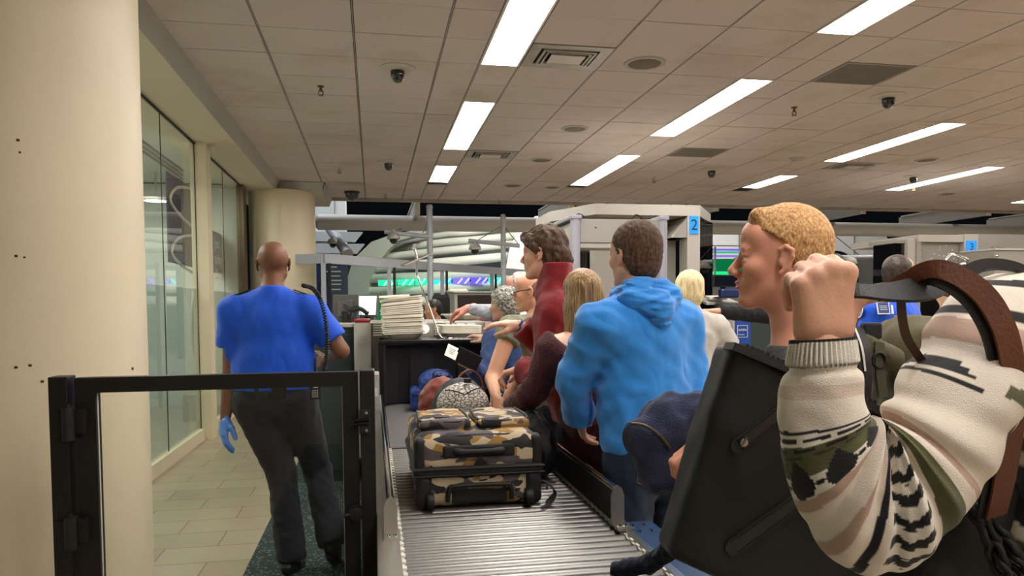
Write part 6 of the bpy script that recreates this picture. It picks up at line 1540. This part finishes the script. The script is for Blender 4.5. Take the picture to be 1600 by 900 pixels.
# ================================================================== FOREGROUND
# ---- 13. blond man in profile
D3 = 1.72
hfv = unit(-AR*.955+AD*.30+AU*.02); m_skb = skin('blond', (236, 168, 142))
P = Person('blond man-height person in profile facing left, dark grey marled tee and olive backpack', (1221, 408, D3), (-.95, .42, 0), hfv, bw=1.0, skin_=m_skb, zoff=.055, nr=.058, lean=(0, .085), hvox=.0032, nose=1.0,
           arms={'L': (W(1190, 700, 1.48), W(1142, 696, 1.58)), 'R': (W(1260, 720, 1.95), W(1190, 760, 1.9))}, hands={'L': dict(D=-AR*1.0-AU*.05+AD*.12, N=AD*.3+AU*-.9, T=-AD, curl=(.7, 1.0, .6), vox=.003)})
P.t['label'] = 'person with short blond hair in profile facing left, dark grey marled tee'
m_marl = knit('charcoal_marl', (62, 62, 64), .5, 200, .55, 38, .9, .06, (1, 1, 4))
P.top(m_marl, 'tee_shirt', .014, neck=.012, seed=141, sleeve=('short', 'short'), amp=.006, wl=.1, h=.007, extra=[(cone(P.J['neck']-up*.03, P.J['neck']+up*.01, .078, .07), .02)])
P.trousers(m_darkcloth); P.shoes(m_shoe)
m_bl = hairmat('ginger_blond', (158, 104, 52), (228, 182, 124), (90, 90, 50), .6)
P.hair(m_bl, .0032, t=.006, top=.012, amp=.0010, wl=.016, seed=22, stretch=(1.8, 1, 1), nape=-.085, line=[(-.12, -.055), (-.05, -.042), (-.025, -.03), (.0, -.022), (.025, -.012), (.042, .002), (.06, .03), (.075, .058), (.086, .078), (.1, .1), (.14, .18)],
       extra=[(cone((-.035, .058, .108), (.035, .058, .108), 0.014, .014), .03)])
m_fbrow = mat('fair_brow', (150, 96, 60), .6); P.eyes(mat('blue_iris', (84, 110, 130), .15), m_fbrow)
m_lip = mat('lips_pink', (200, 116, 104), .45)
for sg, zz, yy in ((1, -.0505, .0885), (-1, -.0625, .0872)):
    MB().tube([P.H(x, yy+.0128-.9*abs(x)**1.35, zz-.02*abs(x)) for x in np.linspace(-.021, .021, 9)], [.001, .003, .004, .0046, .0042, .0046, .004, .003, .001], 8).build('lip', m_lip, P.t, True)
# ---- his olive backpack
m_olive = mat('olive_canvas', (92, 86, 62), .85, bump=.35, bscale=350, var=.08, vscale=20)
pc = W(1425, 640, 1.80)
t = thing('backpack', 'olive canvas backpack with black straps on the back of the blond person', 'backpack', tuple(pc))
Rb = np.stack([unit(-P.f), unit(np.cross(up, -P.f)), up], 1)
soft('body', rough(blend([rbox(pc, (.075, .14, .2), .05, Rb), (ell(pc+up*.15, (.085, .13, .08), Rb), .05)], .05), folds(301, .006, .12)), .008, m_olive, t)
soft('shoulder_pad', rough(blend([cone(W(1392, 560, 1.66), W(1352, 540, 1.62), .028, .024), cone(W(1352, 540, 1.62), W(1325, 600, 1.58), .024, .02)], .02), folds(302, .003, .05)), .006, m_olive, t)
MB().ribbon(catmull([W(1338, 512, 1.62), W(1348, 545, 1.575), W(1352, 590, 1.56), W(1346, 640, 1.56)], 6), AR, .028, .006).build('strap', m_rubber, t)
MB().obox(W(1361, 517, 1.62), AR*.02, AD*.012, AU*.018, .006).build('pouch', m_nylon, t)
s = MB().tube([W(1374, 563, 1.575)+AR*.014*math.cos(a)+AU*.016*math.sin(a) for a in np.linspace(0, 2*math.pi, 18, endpoint=False)], .0035, 6, closed=True); s.build('ring', m_rubber, t, True)
MB().ribbon([W(1374, 535, 1.59), W(1374, 556, 1.58), W(1376, 590, 1.575), W(1380, 620, 1.57)], AR, .02, .005).build('webbing', mat('olive_webbing', (70, 66, 48), .85), t)
MB().ribbon(catmull([W(1330, 500, 1.62), W(1346, 540, 1.57), W(1352, 580, 1.555)], 5), AR*.3+AD, .004, .004).build('piping', m_whitepl, t)
# ---- navy fleece jacket over his arm
m_nf = knit('navy_fleece', (54, 60, 90), .5, 300, .15, 30, .95, .12)
t = thing('jacket', 'navy fleece jacket draped over the hand beside the black tote', 'jacket', tuple(W(1030, 690, 1.76)))
dj = 1.72
jf = blend([cone(W(998, 677, dj), W(1045, 650, dj), .036, .042), cone(W(1045, 650, dj), W(1100, 644, dj-.02), .042, .04), cone(W(1100, 644, dj-.02), W(1140, 660, dj-.04), .04, .04), (cone(W(1012, 700, dj), W(1028, 738, dj), .038, .04), .04), (cone(W(1040, 680, dj), W(1040, 742, dj), .05, .034), .04), (cone(W(1062, 680, dj+.01), W(1060, 735, dj+.01), .035, .02), .03)], .035)
soft('body', rough(jf, folds(311, .009, .09, (1, 1, 1.8))), .005, m_nf, t, 1)
MB().tube(catmull([W(986, 662, dj-.045), W(1008, 665, dj-.055), W(1030, 680, dj-.06), W(1046, 700, dj-.055)], 6), .004, 6).build('zipper', mat('old_brass_zip', (96, 84, 66), .4, .5), t, True)
soft('sleeve', rough(blend([cone(W(1072, 700, dj+.03), W(1068, 790, dj+.10), .03, .026), cone(W(1068, 790, dj+.10), W(1058, 850, dj+.16), .026, .024), cone(W(1058, 850, dj+.16), W(1018, 880, dj+.26), .024, .022), cone(W(1018, 880, dj+.26), W(966, 890, dj+.34), .022, .022)], .02), folds(312, .006, .06)), .005, knit('navy_lining', (26, 30, 52), .3), t, 1)

# ---- 14. person in the patterned knit sweater, arm raised, fist on the strap
CREAM, PINK, BLK, OLV, WHT, GRY = [np.array(s2l(c)) for c in ((234, 222, 206), (192, 160, 142), (16, 16, 22), (86, 86, 50), (240, 233, 220), (150, 144, 138))]
RG = [((1238, 532), (1332, 526), .875, .036), ((1231, 575), (1337, 568), .875, .044), ((1221, 640), (1347, 622), .872, .052), ((1222, 700), (1358, 642), .868, .055), ((1230, 755), (1365, 650), .865, .056), ((1258, 820), (1368, 655), .862, .056),
      ((1318, 888), (1370, 658), .86, .056), ((1395, 893), (1372, 660), .86, .056), ((1450, 858), (1374, 658), .864, .058), ((1492, 808), (1377, 652), .87, .062), ((1530, 752), (1386, 630), .88, .066), ((1562, 690), (1408, 598), .90, .07), ((1592, 630), (1436, 556), .925, .072), ((1622, 550), (1466, 500), .955, .074), ((1650, 480), (1505, 450), .99, .07), ((1672, 440), (1552, 428), 1.03, .05)]
def sleeve_mesh(NS=340, NT=240):
    T = np.linspace(0, len(RG)-1, NS)
    def cr(arr):
        arr = np.array(arr, float); i = np.minimum(T.astype(int), len(arr)-2); f = (T-i)[:, None]
        p0, p1, p2, p3 = arr[np.maximum(i-1, 0)], arr[i], arr[i+1], arr[np.minimum(i+2, len(arr)-1)]
        return .5*((2*p1)+(-p0+p2)*f+(2*p0-5*p1+4*p2-p3)*f*f+(-p0+3*p1-3*p2+p3)*f**3)
    out = cr([W(*a, d) for a, b, d, r in RG]); inn = cr([W(*b, d) for a, b, d, r in RG]); rd = cr([[r] for a, b, d, r in RG])
    th = np.linspace(0, 2*np.pi, NT, endpoint=False); c = (out+inn)/2; a = (out-inn)/2
    ct, st = np.cos(th)[None, :, None], np.sin(th)[None, :, None]
    Pt = c[:, None]+a[:, None]*ct+(-AD)[None, None]*rd[:, None]*st      # st = +1 faces the camera
    Tm = np.broadcast_to(T[:, None], (NS, NT)); q = np.broadcast_to((1+np.cos(th))[None]/2, (NS, NT)); near = np.broadcast_to(np.sin(th)[None], (NS, NT))
    nrm = Pt-c[:, None]; nrm = nrm/np.linalg.norm(nrm, axis=2)[..., None]
    n1 = vnoise(401, .09, 8)(Pt.reshape(-1, 3).astype(np.float32)).reshape(NS, NT); n2 = vnoise(402, .04, 8)(Pt.reshape(-1, 3).astype(np.float32)).reshape(NS, NT)
    disp = .0035*n1+.0015*n2
    cuff = Tm < 1.0
    rib = np.where(cuff, .0016*np.sign(np.sin(th*46))[None]*1.0, 0)
    disp = np.where(cuff, rib, disp)
    disp = disp-.006*np.exp(-((Tm-1.08)/.12)**2)                         # gathered above the cuff
    # creases radiating from the crook of the elbow
    crook = np.clip(1-q*1.05, 0, 1)**.8*np.exp(-((Tm-6.6)/4.2)**2)
    for t0, amp, w_ in ((4.7, -.013, .20), (5.6, -.010, .22), (6.35, -.014, .18), (7.9, -.012, .25), (8.35, .006, .2), (9.45, -.014, .25), (5.15, .008, .22), (7.2, .010, .3), (10.6, -.010, .35), (11.6, .006, .4), (12.3, -.012, .3), (3.2, -.005, .3)):
        disp = disp+amp*np.exp(-((Tm-t0-.45*q)/w_)**2)*(.25+.75*crook/(.2+crook))
    Pt = Pt+nrm*disp[..., None]
    # ---- knitted pattern, rows run round the sleeve
    w_ = .035*n1; t = Tm+w_; ang = np.arctan2(near, np.cos(th)[None]+0*near)  # around
    C = np.empty((NS, NT, 3)); C[:] = CREAM
    def band(a, b, col, m=None):
        k = (t >= a) & (t < b); 
        if m is not None: k = k & m
        C[k] = col
    saw = np.abs((th*180/np.pi/2.2) % 1-.5)[None]+0*near                   # stitch teeth
    band(-1, .16, BLK); band(.16, 1.0, WHT)
    band(.16, 1.0, WHT*.9, (np.sin(th*46) < -.2)[None]&(t > 0)); band(.93, 1.0, GRY*.6, ((th*46/np.pi) % 2 < 1)[None]&(t > 0))
    band(1.45, 1.75, PINK*.5+CREAM*.5)
    band(2.55, 2.64, BLK); band(2.76, 2.86, BLK, ((th*180/np.pi) % 40 < 33)[None]&(t > 0)); band(2.98, 3.9, OLV)
    band(3.03, 3.13, BLK, ((th*180/np.pi+10) % 38 < 26)[None]&(t > 0)); band(3.22, 3.32, BLK*.6+OLV*.4, ((th*180/np.pi+25) % 38 < 24)[None]&(t > 0))
    tri = np.abs(((th*180/np.pi) % 52)/26-1)[None]+0*near                   # 0 at apex
    tt = (t-3.3)/1.05; stp = np.round(tri*9)/9
    band(3.35, 4.4, BLK, (tt > stp*.98)); band(3.35, 4.4, WHT, ((t-3.62)/.78 > 1.1-stp*1.05+.42))
    band(3.9, 4.4, WHT, (tt < np.round((1-tri)*9)/9*.9) & (stp > .55)); band(4.05, 4.2, BLK, (stp > .85))
    band(4.42, 4.72, PINK); band(5.35, 5.58, PINK); band(5.98, 6.2, BLK)
    ph = (q*250+np.abs(t-6.95)*26+2.5*np.round(saw*4))/37
    band(6.42, 7.75, WHT); band(6.47, 7.72, BLK, ((ph % 1) < .47))
    band(8.2, 9.0, OLV); band(9.42, 9.68, PINK); band(10.55, 11.0, OLV, (q > .9)); band(10.9, 11.5, BLK, (q > .86) & (np.abs(np.sin(t*7+q*20)) > .45))
    band(11.5, 11.62, BLK, (q < .36)); band(11.75, 12.1, BLK, (q < .30) & (np.round(q*16)/16 < .30-(t-11.75)*.5)); band(11.7, 12.0, OLV, (q > .5)); band(12.55, 13.1, PINK); band(13.2, 13.45, BLK); band(14.1, 14.4, BLK)
    idx = np.arange(NS*NT).reshape(NS, NT); Fc = np.stack([idx[:-1], np.roll(idx[:-1], -1, 1), np.roll(idx[1:], -1, 1), idx[1:]], -1).reshape(-1, 4)
    me = net((Pt.reshape(-1, 3), Fc)); paint(me, C.reshape(-1, 3)); return me
m_knit = vcol_mat('cream_pattern_knit', .9, .5, 700, .15)
P = Person('person in cream, black and olive patterned knit sweater, arm raised gripping a strap', (1752, 285, 1.07), (-.12, 1, 0), (-.2, 1, .1), bw=1.0, skin_=skin('sweater_hand', (226, 170, 142)), hvox=.006,
           arms={'L': (W(1338, 818, .864), W(1282, 540, .88), W(1612, 530, 1.0))}, hands={'L': dict(D=AU*1.0+AR*.02-AD*.06, N=AD, T=AR, s=.98, vox=.0022, curls=[(1.25, 1.35, .9), (1.3, 1.4, .9), (1.32, 1.4, .9), (1.3, 1.4, .9)], thumb=((.75, .55, .35), (.25, .9, .35), (-.1, .9, .4)))})
HS = P.handf['L']
me = sleeve_mesh(); me.name = 'sleeve'; sl = obj_from('sleeve', me, m_knit, P.t, True)
def torso_pattern(Pt):
    zt = Pt[:, 2]+.012*vnoise(5, .2)(Pt.astype(np.float32)); x = Pt @ P.r; C = np.tile(CREAM, (len(Pt), 1)); 
    def b(a, c, col, m=None):
        k = (zt > a) & (zt < c); k = k if m is None else k & m; C[k] = col
    b(1.49, 1.51, BLK); b(1.44, 1.475, PINK); b(1.40, 1.425, BLK); b(1.33, 1.385, PINK*.8+CREAM*.2); b(1.29, 1.315, OLV); b(1.2, 1.27, BLK, (np.abs((x*14) % 1-.5) < .3)); b(1.15, 1.18, OLV); b(1.1, 1.13, BLK); b(1.0, 1.06, PINK); b(.93, .97, BLK)
    return C
P.top(m_knit, 'sweater', .024, sleeve=(None, 'long'), hem=.82, neck=.05, seed=151, pattern=torso_pattern, h=.0065, amp=.007, wl=.14, loose=.02)
P.trousers(m_darkcloth); P.shoes(m_shoe); P.hair(hairmat('sandy', (86, 60, 38), (160, 120, 80)), .008, t=.012, amp=.004)
# ---- black tote on straps
m_leather = mat('black_leather', (33, 34, 34), .5, bump=.10, bscale=420, spec=.4)
m_brown = mat('brown_strap_leather', (106, 60, 38), .45, bump=.15, bscale=200, var=.12, vscale=20)
DT2 = 1.13
e1 = unit(AR*.905-AU*.40); e2 = unit(AR*.30+AU*.95); e2 = unit(e2-e1*(e2 @ e1)*.6); nn = unit(np.cross(e1, e2)); nn = nn if nn @ AD > 0 else -nn
TL, BL = W(1143, 545, DT2), W(1046, 862, DT2); wid = .42
t = thing('tote_bag', 'large black leather tote bag tilted under the patterned sleeve', 'bag', tuple(W(1290, 800, DT2+.06)))
cx = (TL+BL)/2+e1*wid/2+nn*.05; hh = np.linalg.norm(TL-BL)/2; ev = unit(TL-BL)
class _: pass
def skewbox(c, a, b, n, ha, hb, hn, r):
    M = np.linalg.inv(np.stack([a, b, n], 1)).T.astype(np.float32); c32 = np.array(c, np.float32); h = np.array([ha, hb, hn], np.float32)-r
    def f(p):
        q = np.abs((p-c32) @ M)-h; return np.linalg.norm(np.maximum(q, 0), axis=1)+np.minimum(q.max(axis=1), 0)-r
    ext = np.abs(a)*ha+np.abs(b)*hb+np.abs(n)*hn; f.bb = (c-ext, c+ext); return f
tot = skewbox(cx, e1, ev, nn, wid/2, hh+.01, .05, .014)
soft('body', rough(tot, folds(411, .004, .2)), .006, m_leather, t, 2)
rp = lambda a, b, o=.0: TL+e1*a-ev*b-nn*o
MB().ribbon([rp(-.002, -.004, -.012), rp(.1, -.006, -.012), rp(.25, -.004, -.012)], nn, .05, .012).build('zipper_tape', mat('zip_tape', (46, 46, 47), .6), t)
s = MB()
for i in range(26): s.obox(rp(.02+i*.0085, -.012, -.004), e1*.0022, nn*.012, ev*.004)
s.build('zipper_teeth', m_rubber, t)
def tab(u0, v0, u1, v1, w_):
    a, b = W(u0, v0, DT2-.006), W(u1, v1, DT2-.006); d = unit(b-a); sd = unit(np.cross(d, AD)); pl = [a+sd*w_/2, a-sd*w_/2]; 
    for k in range(9): an = -math.pi/2+math.pi*k/8; pl.append(b+d*math.cos(an)*w_/2+sd*math.sin(an)*w_/2)
    tb_ = MB().prism(pl, AD*.012).build('strap_tab', mat('tab_leather', (40, 40, 41), .4, bump=.08, bscale=420), t)
    s = MB(); 
    for sg in (-1, 1): s.tube([a+sd*sg*(w_/2-.003)-AD*.001, b+sd*sg*(w_/2-.003)-AD*.001], .0009, 4)
    s.build('stitching', m_rubber, tb_); return b
b = tab(1262, 612, 1153, 697, .022); tab(1290, 752, 1146, 856, .024)
s = MB(); q = W(1161, 691, DT2-.009); s.prism([q+(AR*math.cos(a)+AU*math.sin(a))*.0065 for a in np.linspace(0, 6.28, 18, endpoint=False)], -AD*.005); s.build('snap', m_chrome, t)
MB().tube([q-AD*.004-AU*.006-AR*.003, q-AD*.006+AU*.008+AR*.004], .0022, 6).build('snap_pin', m_chrome, t)
# hanging braided tassel at the lower right
s = MB(); a, b = W(1517, 788, .985), W(1598, 905, .96)
for k in range(7):
    pts = []
    for i in range(18):
        x = i/17; c_ = a+(b-a)*x; o_ = (AR*.75+AU*.45); sp_ = (.004+.024*x); pts.append(c_+o_*sp_*(k-3)/3+AD*.008*math.cos(k*2+x*9)+o_*.002*math.sin(x*30+k*2))
    s.tube(pts, .0048, 6)
s.build('tassel', m_leather, t, True)
soft('side_panel', rough(rbox(W(1545, 855, 1.05), (.075, .025, .10), .02, np.stack([e1, nn, ev], 1)), folds(413, .004, .12)), .007, m_leather, t, 1)
# straps: brown lining on the inside of the loop, black outside
loop = [(1556, 806, .965), (1567, 760, .93), (1577, 700, .90), (1584, 640, .88), (1583, 580, .865), (1571, 520, .86), (1545, 470, .86), (1510, 438, .86), (1470, 421, .865), (1440, 424, .875), (1413, 438, .89), (1388, 449, .90), (1345, 455, .905), (1318, 456, .905)]
L3 = catmull([W(*p) for p in loop], 7); L4 = [p+np.array([0, 0, 0]) for p in L3]
sides = []; wdt = []; n_ = len(L3)
for i, p in enumerate(L3):
    tg_ = unit(L3[min(i+1, n_-1)]-L3[max(i-1, 0)]); fl = unit(np.cross(AD, tg_)); x = i/(n_-1); tw = min(1, max(0, (x-.62)/.3))
    sides.append(unit(fl*(1-.45*tw)+AD*.65*tw)); wdt.append(.028-.012*min(1, max(0, (x-.45)/.35)))
MB().ribbon(L3, sides, wdt, .004).build('inner_strap', m_brown, t)
MB().ribbon([p+AD*.008+unit(np.cross(AD, unit(L3[min(i+1, n_-1)]-L3[max(i-1, 0)])))*(-.007) for i, p in enumerate(L3)], sides, [w_*1.12 for w_ in wdt], .004).build('outer_strap', m_leather, t)
L5 = catmull([W(*p) for p in [(1312, 454, .885), (1345, 455, .872), (1385, 457, .868), (1425, 454, .872), (1460, 447, .89), (1490, 436, .93), (1520, 420, .96), (1550, 413, .985), (1590, 418, 1.0), (1640, 440, 1.02)]], 7)
MB().ribbon(L5, [unit(AU*.8+AD*.6)]*len(L5), [.017+.016*math.exp(-((i/len(L5)-.36)/.16)**2) for i in range(len(L5))], .005).build('shoulder_strap', m_leather, t)
L6 = catmull([W(*p) for p in [(1408, 455, .885), (1409, 490, .89), (1416, 525, .9), (1432, 552, .91), (1452, 578, .925)]], 7)
MB().ribbon(L6, AR, .010, .003).build('thin_strap', mat('dark_brown_strap', (70, 46, 32), .5), t)
